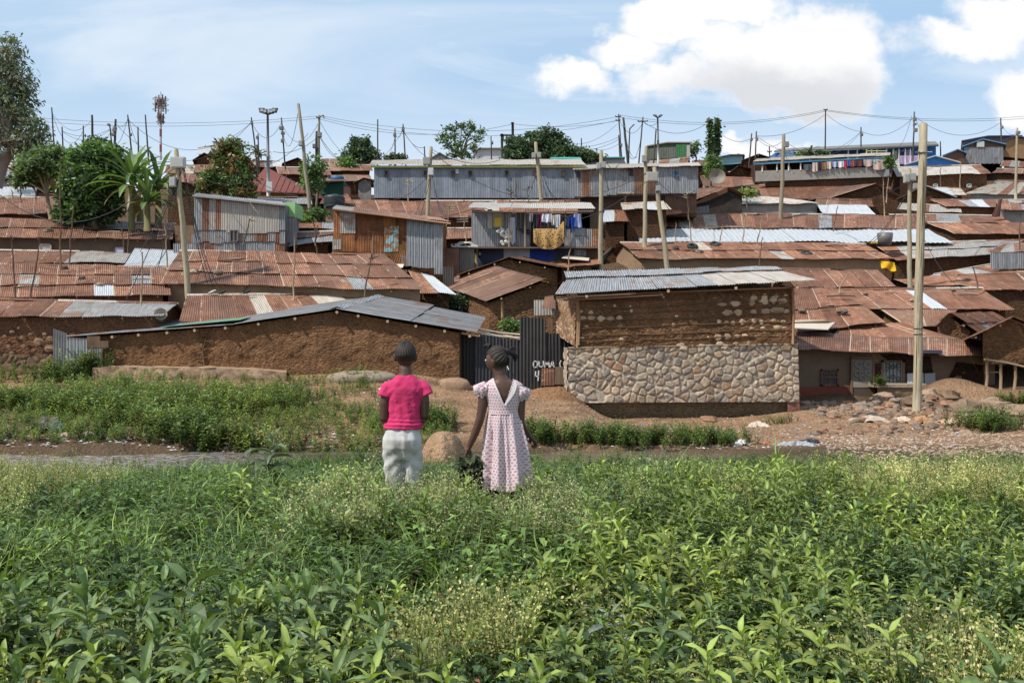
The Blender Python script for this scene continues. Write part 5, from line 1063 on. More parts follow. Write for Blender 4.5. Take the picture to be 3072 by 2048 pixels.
sheet_px(mb,1716,684,1756,706,DY-.95,.6,.2,.12); mb.build('balcony_front', IRON, s4)
mb = MB(); mb.slab([at(1590,745,DY+1.0), at(1805,745,DY+1.0), at(1805,640,DY+1.0), at(1590,640,DY+1.0)], (0,2.6,0), (.085,.06,.045)); mb.slab([at(1420,742,DY+.1), at(1592,742,DY+.1), at(1592,640,DY+.1), at(1420,640,DY+.1)], (0,3,0), (.15,.13,.12))
mb.slab([at(1415,745,DY-.9), at(1800,745,DY-.9), at(1800,745,DY+3), at(1415,745,DY+3)], (0,0,.08), (.15,.1,.07))
for x0,x1,c in ((1760,1800,(.16,.11,.07)),(1725,1760,(.10,.08,.07)),(1610,1690,(.20,.19,.18)),(1740,1770,(.24,.16,.09))): block_px(mb,x0,642,x1,690,DY+.95,.04,c)
mb.build('inner_wall', PAINT, s4)
window(1550,638,1575,684,DY-.1,s4,(.06,.065,.06),(.22,.20,.17),'v'); wy = window(1480,634,1509,682,DY-.1,s4,(.33,.27,.17),(.36,.30,.22),None)
mb = MB(); block_px(mb,1483,654,1504,680,DY-.14,.02,(.62,.42,.05)); mb.build('yellow_panel', PAINT, wy)
for x in (1527,1575,1644,1696,1742): mb = MB(); mb.tube([at(x,742,DY-.85), at(x+1,632,DY-.75)], .045, 6, (.22,.15,.10)); mb.build('balcony_post', STICK, s4)
mb = MB(); mb.tube([at(1415,636,DY-.8), at(1590,637,DY-.8), at(1780,634,DY-.8)], .045, 6, (.16,.11,.08)); mb.build('eave_pole', STICK, s4)
mb = MB()
for (x0,x1,c) in [(1432,1511,(.045,.06,.10)),(1511,1589,(.38,.40,.44)),(1589,1662,(.03,.06,.30)),(1662,1724,(.05,.06,.09)),(1760,1805,(.12,.08,.055))]: mudgrid(mb, at(x0,802,DY-.1), at(x1,802,DY-.1), at(x1,746,DY-.1), at(x0,746,DY-.1), c, res=.12, amp=.08, seed=x0)
mb.slab([at(1425,830,DY), at(1805,830,DY), at(1805,748,DY), at(1425,748,DY)], (0,3.4,0), (.06,.045,.035)); mb.build('tarpaulin_wall', CLOTH, s4)
mb = MB(); sheet_px(mb,1723,748,1759,768,DY-.2,.65,.1,.1); mb.build('low_patch', IRON, s4)
mb = MB(); mb.tube([at(1429,806,DY-.4), at(1430,744,DY-.4)], .09, 7, (.25,.21,.12)); mb.build('corner_post', WOOD, s4)
# ================================================================ ALLEY HOUSES, ROOF THINGS
m1 = gable('small mud house with plain rust roof in the alley beside the long mud house', (1461,905),(1633,838),(1690,855), 44.5, ln=5.5, back=(-2.6,5.2,1.0), base=0, pale=0, wall='mud', zb=at(0,1000,44.5).z, inset=(.1,.3), over=.35)
mb = MB(); mb.tube([at(1508,990,44.3), at(1507,905,44.3)], .07, 6, (.40,.24,.13)); mb.build('corner_post', STICK, m1)
gable('mud house with dark roof behind the small alley house', (1368,828),(1522,772),(1672,803), 49, ln=5, back=(1.2,5,.3), base=0, pale=0, wall='mud', wh=2.6, inset=(.9,.4))
house('low rust roof with a cream board on it, left of the tan gable wall', (1680,806),(1803,790),(1592,779),(1780,764), 51, 51, run=2.6, tiers=1, base=0, pale=0, wall='mud', wh=2.4)
mb = MB(); a_ = [at(1685,782,51.8), at(1765,790,51.6), at(1768,783,52.3), at(1700,774,52.6)]; mb.slab([q+Vector((0,-.1,.12)) for q in a_], (0,0,.03), (.60,.52,.42)); tag(mb.build('board', PAINT), 'cream board lying on the low rust roof left of the tan gable', 'board')
mb = MB(); mb.tube([at(1840,745,57.8), at(1790,800,57.2)], .12, 6, (.03,.025,.02)); 
for i in range(6): mb.tube([at(1838-i*3,740+i*2,57.7+i*.1), at(1800-i*4,792+i,57.2)], .05, 5, (.08,.055,.04))
tag(mb.build('stick_bundle', STICK), 'dark sticks under the left end of the roof with tyres', 'sticks')

def tyre(px, py, D, r, label, tilt=0):
    mb = MB(); c = at(px,py,D); n, m_ = 26, 8; V = []
    for i in range(n):
        a_ = 2*PI*i/n
        for j in range(m_):
            b_ = 2*PI*j/m_; q = r-.11+.11*math.cos(b_)*(1.0); V.append((c.x+q*math.cos(a_), c.y+q*math.sin(a_), c.z+.10*math.sin(b_)+tilt*math.sin(a_)))
    Fc = [(i*m_+j, ((i+1)%n)*m_+j, ((i+1)%n)*m_+(j+1)%m_, i*m_+(j+1)%m_) for i in range(n) for j in range(m_)]
    mb.add(V, Fc, (.035,.033,.032), smooth=True); return tag(mb.build('tyre', RUBBER), label, 'tyre', 'tyres holding down the long rust roof')
tyre(2077,738,59.9,.34,'black tyre at the middle of the long rust roof, next to a white sheet',.12)
tyre(2145,733,60.4,.34,'black tyre near the ridge of the long rust roof, right of another tyre',.12)
tyre(2420,760,59.0,.34,'black tyre low on the right part of the long rust roof',.12)
mb = MB(); p = at(2028,746,59.6); rock(mb,(p.x,p.y,p.z),.2,(.07,.05,.045),4); tag(mb.build('stone', STONE), 'dark stone on the long rust roof left of the tyres', 'stone')
bk_ = MB(); bk_.lathe([(.02,0),(.36,0),(.44,.4),(.46,.75),(.42,.75),(.34,.05)], tuple(at(2655,736,60.5)), 16, (.16,.15,.14)); tag(bk_.build('bucket', METAL), 'grey ribbed bucket standing at the right end of the white roof', 'bucket')
mb = MB(); p = at(2622,731,60.2); crumple(mb,(p.x,p.y,p.z),.2,.16,.2,(.40,.24,.05),12); tag(mb.build('cloth', CLOTH), 'orange yellow cloth beside the bucket on the roof', 'cloth')
mb = MB(); U, V = np.meshgrid(np.linspace(0,1,9),np.linspace(0,1,6)); a_,b_,c_ = npv(at(2643,782,57.6)),npv(at(2685,787,57.6)),npv(at(2645,806,57.5)); P = a_+U[...,None]*(b_-a_)+V[...,None]*(c_-a_); P[...,1]+=.08*np.sin(U*8+V*3); P[...,2]+=.08*np.sin(U*6)*V
q = (np.arange(5)[:,None]*9+np.arange(8)[None,:]).ravel(); mb.add(P.reshape(-1,3), np.stack([q,q+1,q+10,q+9],1), (.66,.36,.02), smooth=True); tag(mb.build('cloth', CLOTH), 'bright yellow cloth hanging between the blotched roof and the patchy silver roof', 'cloth')
# satellite dish on the left house of the mid hill
mb = MB(); c = at(482,942,40.9); 
for r0_,r1_,y0_,y1_ in ((0,.12,.1,.06),(.12,.25,.06,0)):
    V = []; 
    for r_,yy_ in ((r0_,y0_),(r1_,y1_)):
        for j in range(18): V.append((c.x+r_*math.cos(j*PI/9), c.y+yy_+r_*.3*math.cos(j*PI/9), c.z+r_*math.sin(j*PI/9)))
    mb.add(V,[(j,(j+1)%18,18+(j+1)%18,18+j) for j in range(18)],(.33,.27,.22),smooth=True)
mb.tube([c+Vector((0,.1,-.3)),c+Vector((0,.12,.0))],.03,5,(.2,.18,.16)); tag(mb.build('satellite_dish', METAL), 'small brownish dish beside the pale grey roof end, left', 'dish')
mb = MB(); c = at(2125,548,74)
for r0_,r1_,y0_,y1_ in ((0,.3,.2,.12),(.3,.6,.12,0)):
    V = []
    for r_,yy_ in ((r0_,y0_),(r1_,y1_)):
        for j in range(18): V.append((c.x+r_*math.cos(j*PI/9), c.y+yy_-3.2, c.z+r_*math.sin(j*PI/9)*.9))
    mb.add(V,[(j,(j+1)%18,18+(j+1)%18,18+j) for j in range(18)],(.28,.24,.19),smooth=True)
tag(mb.build('satellite_dish', METAL), 'round tan dish among dark huts right of the silver row house', 'dish')
# birds on the roofs
def bird(px,py,D,label,col=(.05,.045,.045)):
    mb = MB(); p = at(px,py,D); mb.tube([p+Vector((-.18,0,.0)),p+Vector((-.08,0,.06)),p+Vector((.04,0,.10)),p+Vector((.12,0,.16)),p+Vector((.16,0,.18)),p+Vector((.22,0,.17))],[.01,.05,.075,.045,.04,.008],7,col)
    mb.tube([p+Vector((.02,0,.05)),p+Vector((.02,0,-.06))],.008,4,(.12,.1,.08)); return tag(mb.build('bird', CLOTH), label, 'bird', 'birds on the rust roofs')
bird(634,883,44.4,'pale bird on the ridge of the front rust roof',(.5,.48,.45)); bird(666,883,44.4,'dark bird on the ridge right of the pale bird'); bird(740,882,44.4,'dark bird further right on the ridge of the front rust roof'); bird(738,828,46.2,'dark bird on the large rust roof'); bird(748,840,45.8,'dark bird low on the large rust roof near the eave')

def roof_bit(E0,E1,R0,R1,D,run,u,v,kind,lab,seed):
    a_, b_, c_, d_ = at(*E0,D), at(*E1,D), at(*R0,D+run), at(*R1,D+run); p = a_.lerp(b_,u).lerp(c_.lerp(d_,u),v)+Vector((0,0,.10)); mb = MB(); rr = random.Random(seed)
    if kind == 's': rock(mb,(p.x,p.y,p.z),rr.uniform(.12,.2),rr.choice([(.2,.15,.11),(.32,.25,.18),(.11,.09,.08)]),seed,.7); return tag(mb.build('stone',STONE),lab,'stone','stones weighing down the rust roofs')
    q = p+Vector((rr.uniform(.7,1.5),rr.uniform(-.2,.3),.02)); mb.tube([p,p.lerp(q,.5)+Vector((0,0,.04)),q],.035,5,rr.choice([(.10,.07,.05),(.34,.27,.2)])); tag(mb.build('stick',STICK),lab,'stick','sticks lying on the rust roofs')
rr = random.Random(31)
for i,(q,nm_) in enumerate([(((480,849),(1281,874),(540,752),(1150,765),45,4),'large wavy roof'),(((-60,893),(512,885),(-40,792),(505,802),44,4.2),'three tier roof at left'),(((1916,778),(2680,778),(1859,728),(2590,732),58,3),'long roof with tyres'),(((2592,927),(3045,930),(2521,869),(2943,864),50,2.8),'roof with one white panel'),(((2379,999),(2655,970),(2376,866),(2521,869),46,4.5),'roof sweeping down beside the stone house'),(((-60,710),(517,720),(-40,655),(522,672),53,3.2),'roof over the dark wall at left')]):
    for j in range(3): roof_bit(*q,rr.uniform(.1,.9),rr.uniform(.2,.85),'s','stone lying on the '+nm_,i*10+j)
    for j in range(2): roof_bit(*q,rr.uniform(.1,.85),rr.uniform(.2,.85),'t','stick lying on the '+nm_,i*10+j+5)
# ---- washing of the centre house
def hang(x0,x1,y0,y1,D,c,label,name='hung_laundry',seed=0,taper=0,mat=None,group='washing on the balcony of the centre house',cat='laundry'):
    mb = MB(); n, m_ = 14, 10; U, V = np.meshgrid(np.linspace(0,1,n),np.linspace(0,1,m_)); X0 = x0+(x1-x0)*(U+ (0.5-U)*taper*V); Y0 = y0+(y1-y0)*V*(1-.10*np.abs(np.sin(U*5+seed)))
    P = np.stack([(X0-CX)/F*D, np.full(U.shape,D)+.06*np.sin(U*11+seed)*(.2+V)+.03*np.sin(U*23+V*4), CZ-(Y0-HY)/F*D],-1)
    q = (np.arange(m_-1)[:,None]*n+np.arange(n-1)[None,:]).ravel(); cc = np.ones((n*m_,4)); cc[:,:3] = c
    mb.add(P.reshape(-1,3), np.stack([q,q+1,q+n+1,q+n],1), cc, smooth=True); return tag(mb.build(name, mat or CLOTH), label, cat, group)
DW = DY-1.05
hang(1588,1598,640,668,DW,(.25,.22,.22),'grey cloth at the left end of the balcony washing',seed=1)
hang(1598,1614,642,688,DW,(.03,.032,.04),'black trousers hanging on the balcony line',seed=2); hang(1613,1626,640,684,DW,(.12,.02,.05),'dark maroon garment between the black trousers and white sheet',seed=3)
hang(1625,1655,642,668,DW,(.62,.62,.68),'white printed cloth hanging above the leopard blanket',seed=4); hang(1653,1668,646,678,DW,(.52,.48,.42),'cream shirt on the balcony line',seed=5,taper=.2); hang(1666,1680,644,686,DW,(.64,.64,.70),'long white shirt at the right of the cream one',seed=6)
hang(1698,1722,650,684,DW,(.02,.035,.11),'navy cloth on the right part of the line',seed=7); hang(1712,1726,652,692,DW-.06,(.02,.06,.32),'bright blue garment over the navy cloth',seed=8,taper=.5); hang(1722,1740,642,684,DW,(.30,.36,.60),'light blue shirt hanging slanted at the right end of the line',seed=9,taper=-.8)
hang(1528,1546,652,735,DY-.2,(.58,.60,.68),'white long cloth hanging on the grey iron wall',seed=10)
kk = NT('leopard_fabric'); vo = kk.n('ShaderNodeTexVoronoi'); kk.lk(kk.pos(), vo.inputs['Vector']); vo.inputs['Scale'].default_value = 9; n_ = kk.noise(kk.pos(), 16, 4)
LEO = kk.fin(kk.mix(kk.sm(kk.math('ADD', vo.outputs['Distance'], kk.math('MULTIPLY', n_, .5)), .52,.66), (.09,.045,.02), (.46,.28,.11)), .9, 0, .1)
mb = MB(); n, m_ = 20, 16; U, V = np.meshgrid(np.linspace(-1,1,n),np.linspace(0,1,m_)); bot = 748-22*np.abs(U)**2.4; X0 = 1646+46*U; Y0 = (686-14*sst(.5,1,U)*1.6)*(1-V)+bot*V
P = np.stack([(X0-CX)/F*(DY-1.2), DY-1.2+.05*np.sin(U*9)*(.3+V)-.25*V*(1-V), CZ-(Y0-HY)/F*(DY-1.2)],-1); q = (np.arange(m_-1)[:,None]*n+np.arange(n-1)[None,:]).ravel()
mb.add(P.reshape(-1,3), np.stack([q,q+1,q+n+1,q+n],1), (1,1,1), smooth=True); tag(mb.build('leopard_blanket', LEO), 'leopard patterned blanket hung over the balcony edge of the centre house', 'blanket')
mb = MB()
mb.tube([at(1580,641,DW+.02), at(1640,643,DW+.02), at(1700,650,DW+.02), at(1745,640,DW+.02)], .015, 4, (.1,.1,.1)); tag(mb.build('washing_line', WIRE), 'thin line holding the washing on the centre balcony', 'line')
mb = MB(); rr = random.Random(4)
for i in range(22):
    p = at(1516+rr.gauss(0,11), 706+rr.gauss(0,15), DY-.22+rr.uniform(-.1,0)); rock(mb,(p.x,p.y,p.z),.085,(.60,.56,.50),i*5+1,1.2,nseg=7)
tag(mb.build('string_of_floats', PLASTIC), 'bunch of cream white oval bundles hanging on the grey wall of the centre house', 'bundle')
mb = MB()
for x,y in ((1561,687),(1571,694),(1583,690),(1583,699)): mb.box(tuple(at(x-5,y+3,DY-.2)), tuple(at(x+5,y-2,DY-.06)), (.05,.04,.045))
tag(mb.build('row_of_shoes', RUBBER), 'dark shoes and tools hung on the grey iron wall beside the clothes', 'shoes')
window(1436,756,1444,766,DY-.3,s4,(.55,.56,.56),(.03,.04,.06),None)

# ================================================================ POLES
DARK = (.075,.065,.055); PALE = (.36,.305,.205); MIDC = (.26,.215,.15)
POL = {}
def pole(key, b, t, D, r, label, col=DARK, boxes=(), arms=(), name='utility_pole', ext=1.5, group='poles standing on the hillside', taper=.72, Dt=None):
    r *= .72 if key != 'big' else 1; p0, p1 = at(*b,D), at(*t,Dt or D); d = (p1-p0).normalized(); root = thing(name, label, 'pole', tuple(p0), group)
    mb = MB(); n = 7; rr = random.Random(hash(label)%9999 if False else len(POL)*7+1); pts = []
    for i in range(n+1):
        q = lerp(p0-d*ext, p1, i/n); w_ = (p1-p0).length*.004*(1 if 0<i<n else 0); pts.append(q+Vector((rr.uniform(-w_,w_),0,0)))
    pts.append(p1+d*r*.3); rad = [r*lerp(1,taper,i/n) for i in range(n+1)]+[r*taper*.6]
    mb.tube(pts, rad, 9 if r > .09 else 6, col); mb.build('shaft', WOOD, root)
    for bx in boxes:
        x,y,w,h,cb = (tuple(bx)+((.42,.41,.38),))[:5]; mb = MB(); c = at(x,y,D); ww, hh_ = w/F*D/2, h/F*D/2
        mb.box((c.x-ww,c.y-.30,c.z-hh_),(c.x+ww,c.y-.02,c.z+hh_), cb); mb.box((c.x-ww*.84,c.y-.325,c.z-hh_*.82),(c.x+ww*.84,c.y-.30,c.z+hh_*.82), tuple(v*.85 for v in cb)); mb.build('meter_box', METAL, root)
    for (x0,y0,x1,y1) in arms:
        mb = MB(); mb.tube([at(x0,y0,D-.1), at(x1,y1,D-.1)], .05, 5, col)
        for x_ in (x0,x1): mb.tube([at(x_,y0,D-.1), at(x_,y0-4,D-.1)], .05, 5, (.2,.17,.14))
        mb.build('crossarm', WOOD, root)
    POL[key] = p1; return root
g_big = pole('big',(2748,1240),(2770,373),38,.165,'thick pale wooden pole standing before the plastered house, tallest on the right',(.38,.32,.22),name='wooden_pole',ext=.8,taper=.92,group=None)
mb = MB()
for y in (458,): c = at(2767,y,38); mb.lathe([(.17,-.03),(.185,-.03),(.185,.03),(.17,.03)], tuple(c), 14, (.30,.28,.24)); mb.tube([c+Vector((-.3,-.1,0)), c+Vector((.33,-.1,0))], .025, 5, (.25,.23,.2))
mb.build('iron_band', METAL, g_big)
rr = random.Random(9)
for i in range(16):
    y0_ = rr.uniform(420,1100); o_ = rr.uniform(-.10,.11); mb = MB(); P_ = [at(2748+(1240-yy_)*.0254,yy_,38) for yy_ in np.linspace(y0_,y0_+rr.uniform(50,190),6)]; mb.tube([p+Vector((o_+rr.uniform(-.006,.006),-math.sqrt(.160**2-o_*o_)+.004,0)) for p in P_],[.002,.007,.009,.008,.006,.002],4,(.10,.07,.04)); mb.build('crack', STICK, g_big)
for y in (985,1002): mb = MB(); mb.lathe([(.168,-.012),(.178,-.012),(.178,.012),(.168,.012)], tuple(at(2748+(1240-y)*.0254,y,38)), 14, (.05,.045,.04)); mb.build('wire_loop', WIRE, g_big)
pole('sec',(2729,838),(2728,508),54,.19,'pale pole with grey meter boxes directly left of the tallest pole',PALE,[(2716,537,14,24),(2732,533,20,22),(2741,560,14,16)])
pole('dl',(566,890),(528,450),44.8,.20,'leaning pale pole with a large grey box and many wires, left',PALE,[(538,490,42,32,(.50,.49,.45)),(523,548,18,28,(.48,.47,.45))],ext=1.0)
mb = MB(); mb.tube([at(528,470,44.6), at(527,448,44.6)], .17, 7, (.12,.09,.07))
pole('rl',(2003,806),(1963,503),51,.20,'leaning pale pole with tilted meter box in front of the patched iron house',PALE,[(1955,532,34,28,(.46,.43,.38)),(1972,567,12,16)])
pole('c1',(1282,656),(1293,442),60,.20,'pale pole with two grey boxes in front of the long grey house',PALE,[(1281,485,22,22,(.38,.36,.33)),(1293,517,16,22,(.62,.62,.62))])
pole('c2',(1623,600),(1607,427),64,.20,'pale pole with a box at the middle of the long grey house',PALE,[(1601,468,12,16),(1617,467,12,16)])
pole('c3',(1802,762),(1804,454),52,.19,'pale straight pole right of the laundry house balcony',PALE,[(1795,500,12,18),(1808,497,16,18)])
pole('c4',(1935,690),(1938,441),60,.20,'pale pole left of the leaning one at the patched iron house',PALE,[(1932,478,14,20,(.40,.36,.32))])
pole('r1',(2343,650),(2351,405),68,.22,'greyish pole with dark top in front of the porch house',MIDC,[(2357,435,14,16,(.28,.26,.24))])
pole('l1',(936,690),(895,313),60,.18,'tall leaning pole right of the floodlight mast',(.30,.26,.19),[(904,432,10,16)])
pole('l2',(950,660),(958,347),68,.15,'upright pole thick with meter boxes beside the tall leaning pole',(.22,.19,.15),[(960,406,12,14,(.28,.26,.24)),(944,440,8,12,(.2,.18,.17))],[(950,354,972,346)])
pole('l3',(948,600),(950,395),70,.16,'short dark pole touching the pole thick with boxes',DARK,[(946,440,9,12,(.15,.13,.12))])
S_ = [('s1',(163,455),(155,323),85,'first dark pole from the left, slightly leaning'),('s2',(189,450),(186,381),85,'short dark pole just right of the first on the left skyline'),('s3',(250,455),(250,378),85,'short dark pole left of the flat-topped tree crown on the skyline'),('s4',(279,455),(276,346),82,'tall dark pole above the dense green tree'),
      ('s5',(337,450),(329,374),82,'dark pole leaning left beside the boxed pole, left skyline'),('s6',(343,460),(347,359),80,'dark pole crowded with boxes above the banana plants'),('s7',(395,455),(383,345),80,'leaning dark pole right of the boxed pole above the banana plants'),('s8',(415,452),(414,382),80,'short thin pole between two leaning poles above the bananas'),('s9',(443,440),(436,345),80,'thin leaning pole left of the cell tower'),
      ('s10',(771,490),(754,353),78,'leaning dark pole with a strut left of the floodlight mast'),('s11',(776,470),(774,403),80,'short dark pole right of the strutted one'),('s12',(856,505),(844,354),78,'dark pole with two boxes between mast and tall leaning pole'),('s13',(1133,488),(1133,359),80,'slim dark straight pole left of the long grey house'),('s14',(1185,484),(1185,386),80,'dark pole left of the wired pole above the long grey house'),('s15',(1217,486),(1209,373),80,'dark wired pole above the left end of the long grey house'),
      ('s16',(1275,484),(1273,440),80,'very short pole above the long grey house'),('s17',(1475,484),(1473,410),80,'dark pole right of the umbrella-crowned tree'),('s18',(1745,455),(1744,415),85,'short thin pole right of the wide tree'),('s19',(1860,475),(1856,406),78,'short pole left of the pair of tall skyline poles'),('s20',(1865,480),(1856,343),79,'tall dark pole with short crossarms, left one of the skyline pair'),('s21',(1884,490),(1870,354),77,'thick dark pole, right one of the skyline pair'),
      ('s22',(1886,480),(1889,388),80,'thin dark pole with slanted lamp arm beside the skyline pair'),('s23',(1917,488),(1929,352),78,'dark pole with a wide crossarm left of the small floodlight'),('s24',(1961,492),(1968,389),76,'thin crooked pole left of the small floodlight'),('s25',(2127,450),(2127,352),80,'thin dark pole behind the leafy columns'),('s26',(2248,485),(2255,401),83,'leaning dark pole left of its straight neighbour near the porch house'),('s27',(2265,512),(2269,395),80,'dark straight pole left of the porch house'),
      ('s28',(2309,470),(2308,440),88,'very short pole with insulators left of the porch house roof'),('s29',(2475,455),(2477,329),86,'tall dark pole with a small lamp above the porch house'),('s30',(2583,446),(2583,382),90,'short dark pole above the blue porch house'),('s31',(2740,437),(2743,336),86,'tall dark pole with meter boxes left of the thick pale pole'),('s32',(3004,415),(3002,355),90,'dark pole above the silver gable house'),('s33',(3048,540),(3051,385),78,'pale pole at the right edge of the skyline'),('s34',(2822,470),(2821,425),90,'short pole right of the thick pale pole')]
BX = {'s4':(),'s6':((346,393,9,10),(343,405,9,9),(348,386,7,8)),'s7':((394,405,6,8),),'s5':((329,376,7,6),),'s12':((846,386,12,10),(850,401,10,8),(849,424,8,10)),'s14':((1185,406,8,10),),'s15':((1210,389,8,12),),'s10':((757,370,6,10),),'s11':((774,414,7,8),),'s17':((1476,430,8,8),),'s21':((1872,382,6,7),),'s20':((1862,437,8,8),),'s27':((2269,420,6,8),),'s26':((2253,420,6,8),),'s31':((2742,360,8,8),(2742,374,8,6),(2744,392,10,10)),'s30':((2583,405,7,9),),'s33':((3051,400,9,9),),'s32':((3003,384,6,7),)}
AR = {'s23':((1914,365,1942,364),),'s20':((1847,351,1862,350),(1848,362,1860,361)),'s28':((2303,456,2314,456),),'s29':((2472,331,2482,328),)}
for key,b_,t_,D_,lab in S_:
    pole(key,b_,t_,D_,.10 if key not in ('s21','s4','s6','s33') else .16,lab,PALE if key=='s33' else DARK,[x+((.22,.2,.18),) for x in BX.get(key,())],AR.get(key,()))
# H-frame, lamps, masts
hf = thing('transformer_frame','small two-post frame with crossbars left of the wide tree','pole',tuple(at(1522,470,88)))
mb = MB(); mb.tube([at(1506,475,88),at(1506,402,88)],.13,6,DARK); mb.tube([at(1539,475,88),at(1538,368,88)],.13,6,DARK); mb.build('post', WOOD, hf)
mb = MB(); mb.tube([at(1500,406,88),at(1541,406,88)],.09,5,DARK); mb.tube([at(1503,422,88),at(1541,421,88)],.07,5,DARK); mb.tube([at(1533,370,88),at(1541,368,88)],.07,5,DARK); mb.build('crossbar', WOOD, hf)
mb = MB(); [mb.box(tuple(at(x-2,416,88)), tuple(at(x+2,408,88.3)), (.15,.14,.13)) for x in (1510,1520,1530)]; mb.build('insulators', METAL, hf)
def floodlight(key,x,yb,yt,D,s,label,heads,two=True,lower=PALE):
    root = thing('floodlight_mast',label,'floodlight',tuple(at(x,yb,D))); mb = MB(); mb.tube([at(x+1,yb,D),at(x,(yb+yt)/2,D)],[.11*s,.085*s],9,(.34,.34,.32)); mb.tube([at(x,(yb+yt)/2,D),at(x-1,yt,D)],[.085*s,.06*s],8,(.13,.13,.13)); mb.build('mast', METAL, root)
    mb = MB(); mb.tube([at(x-15*heads,yt-2,D),at(x,yt+4,D),at(x+15*heads,yt-2,D)],.05*s,6,(.08,.08,.08)); mb.build('head_frame', METAL, root)
    for dx in (-18,-9,9,18):
        c = at(x+dx*heads,yt-(6 if abs(dx)<10 else 9)*heads,D); mb = MB(); a_ = .13*s*heads; mb.slab([c+Vector((-a_,-.1,-a_)), c+Vector((a_,-.1,-a_)), c+Vector((a_*.9+(dx>0)*a_*.6,.0,a_)), c+Vector((-a_*.9-(dx<0)*a_*.6,.0,a_))], (0,.22,0), (.035,.035,.035)); mb.slab([c+Vector((-a_*.7,-.13,-a_*.7)), c+Vector((a_*.7,-.13,-a_*.7)), c+Vector((a_*.6,-.04,a_*.6)), c+Vector((-a_*.6,-.04,a_*.6))], (0,.02,0), (.16,.17,.18)); mb.build('lamp', METAL, root)
    POL[key] = at(x,yt,D); return root
f1 = floodlight('f1',804,600,340,66,1.2,'tall mast with paired floodlights, left of centre',1.0)
mb = MB(); block_px(mb,798,545,816,572,65.7,.2,(.62,.62,.60)); mb.build('control_box', METAL, f1)
floodlight('f2',1974,492,351,80,1.0,'thin mast with a small double floodlight above the green shed',.55)
mb = MB(); mb.tube([at(1888,388,80),at(1903,373,80)],.05,5,DARK); tag(mb.build('lamp_arm', METAL), 'slanted arm on the thin pole beside the skyline pair', 'lamp arm')
ct = thing('cell_tower','red and white mast crowded with antenna panels, left skyline','mast',tuple(at(482,480,120)))
mb = MB(); 
for i in range(8):
    y0_ = 480-i*23; mb.tube([at(482,y0_,120),at(482,y0_-23,120)],.15,8,(.30,.07,.05) if i%2 else (.50,.47,.45),cap=False)
mb.build('mast', METAL, ct); rr = random.Random(2)
for (cy,n_,rx) in ((305,11,.6),(320,6,.6),(350,6,.32),(364,4,.3)):
    for i in range(n_):
        a_ = 2*PI*i/n_+rr.random()*.4; c = at(482,cy+rr.uniform(-7,7),120)+Vector((math.cos(a_)*rx,math.sin(a_)*rx,0))
        mb = MB(); h_ = rr.uniform(.3,.6); cc_ = rr.choice([(.5,.5,.5),(.10,.09,.09),(.2,.16,.15)]); mb.box((c.x-.07,c.y-.06,c.z-h_),(c.x+.07,c.y+.06,c.z+h_),cc_); mb.tube([c,at(482,cy,120)],.04,4,(.12,.1,.1)); mb.build('antenna_panel', METAL, ct)
mb = MB(); 
for cy in (298,314,330,352,366): mb.lathe([(.9 if cy<340 else .5,-.03),(.95 if cy<340 else .55,0),(.9 if cy<340 else .5,.03)], tuple(at(482,cy,120)), 14, (.15,.11,.1))
mb.tube([at(482,292,120),at(483,276,120)],.04,5,(.2,.2,.2)); mb.build('ring', METAL, ct)

# ---- wires
WN = [0]
def wire(a, b, sag, label, r=.016, n=14, group='overhead cables'):
    mb = MB(); a = Vector(a); b = Vector(b); pts = []
    for i in range(n+1):
        t = i/n; p = a.lerp(b,t); p.z -= sag*4*t*(1-t); pts.append(p)
    mb.tube(pts, r, 4, (.05,.05,.055), cap=False); WN[0] += 1
    return tag(mb.build('overhead_cable', WIRE), label, 'cable', group)
W_ = lambda x,y,D: at(x,y,D)
far_ = [((110,345,95),(250,351,95),.3),((190,343,95),(2000,470,95),0)][:1]
wl = [('s1','s4',1.2,'sagging between the first pole and the tall pole above the dense tree'),('s1','s3',1.8,'dipping from the first skyline pole to a short one'),('s2','s5',.5,'slanting up from the second short pole, left'),('s2','s6',1.0,'from the second short pole to the boxed pole'),('s6','s7',.4,'between the boxed pole and leaning pole above the bananas'),('s7','s10',2.3,'long cable dipping from the bananas to the strutted pole'),('s6','s10',3.0,'lower long cable dipping to the strutted pole'),
      ('s10','s12',1.2,'from the strutted pole past the floodlight mast'),('s12','l2',1.5,'from the two-box pole to the pole thick with boxes'),('l2','s15',2.9,'long sag from the box-laden pole to the wired pole'),('s15','s14',.5,'short link between the wired pole and its neighbour'),('s12','l1',2.0,'from the two-box pole to the tall leaning pole'),('s20','s23',1.0,'between the skyline pair and the crossarm pole'),('s23','f2',.3,'from crossarm pole to the small floodlight'),
      ('s23','s25',.9,'from the crossarm pole to the leafy column'),('s25','s26',.8,'from the leafy column to the leaning pole near the porch house'),('s26','s27',.1,'short link of the two poles left of the porch house'),('s27','s29',.6,'rising to the tall pole above the porch house'),('s27','s30',1.9,'sagging from the straight pole to the short pole above the blue house'),('s29','s30',.3,'from the tall lamp pole down to the short pole'),('s30','s31',.9,'from short pole up to the boxed pole near the thick pole'),('s31','s32',1.4,'from boxed pole across to the silver gable house'),('s32','s33',.5,'from the gable house pole to the right edge pole'),
      ('r1','s27',.6,'from the greyish pole to the straight pole left of the porch house'),('r1','s30',1.6,'from the greyish pole to the short pole above the blue house')]
for a_,b_,sg,lab in wl:
    pa, pb = POL[a_].copy(), POL[b_].copy(); pa.z -= .35; pb.z -= .4; wire(pa, pb, sg, 'black cable '+lab)
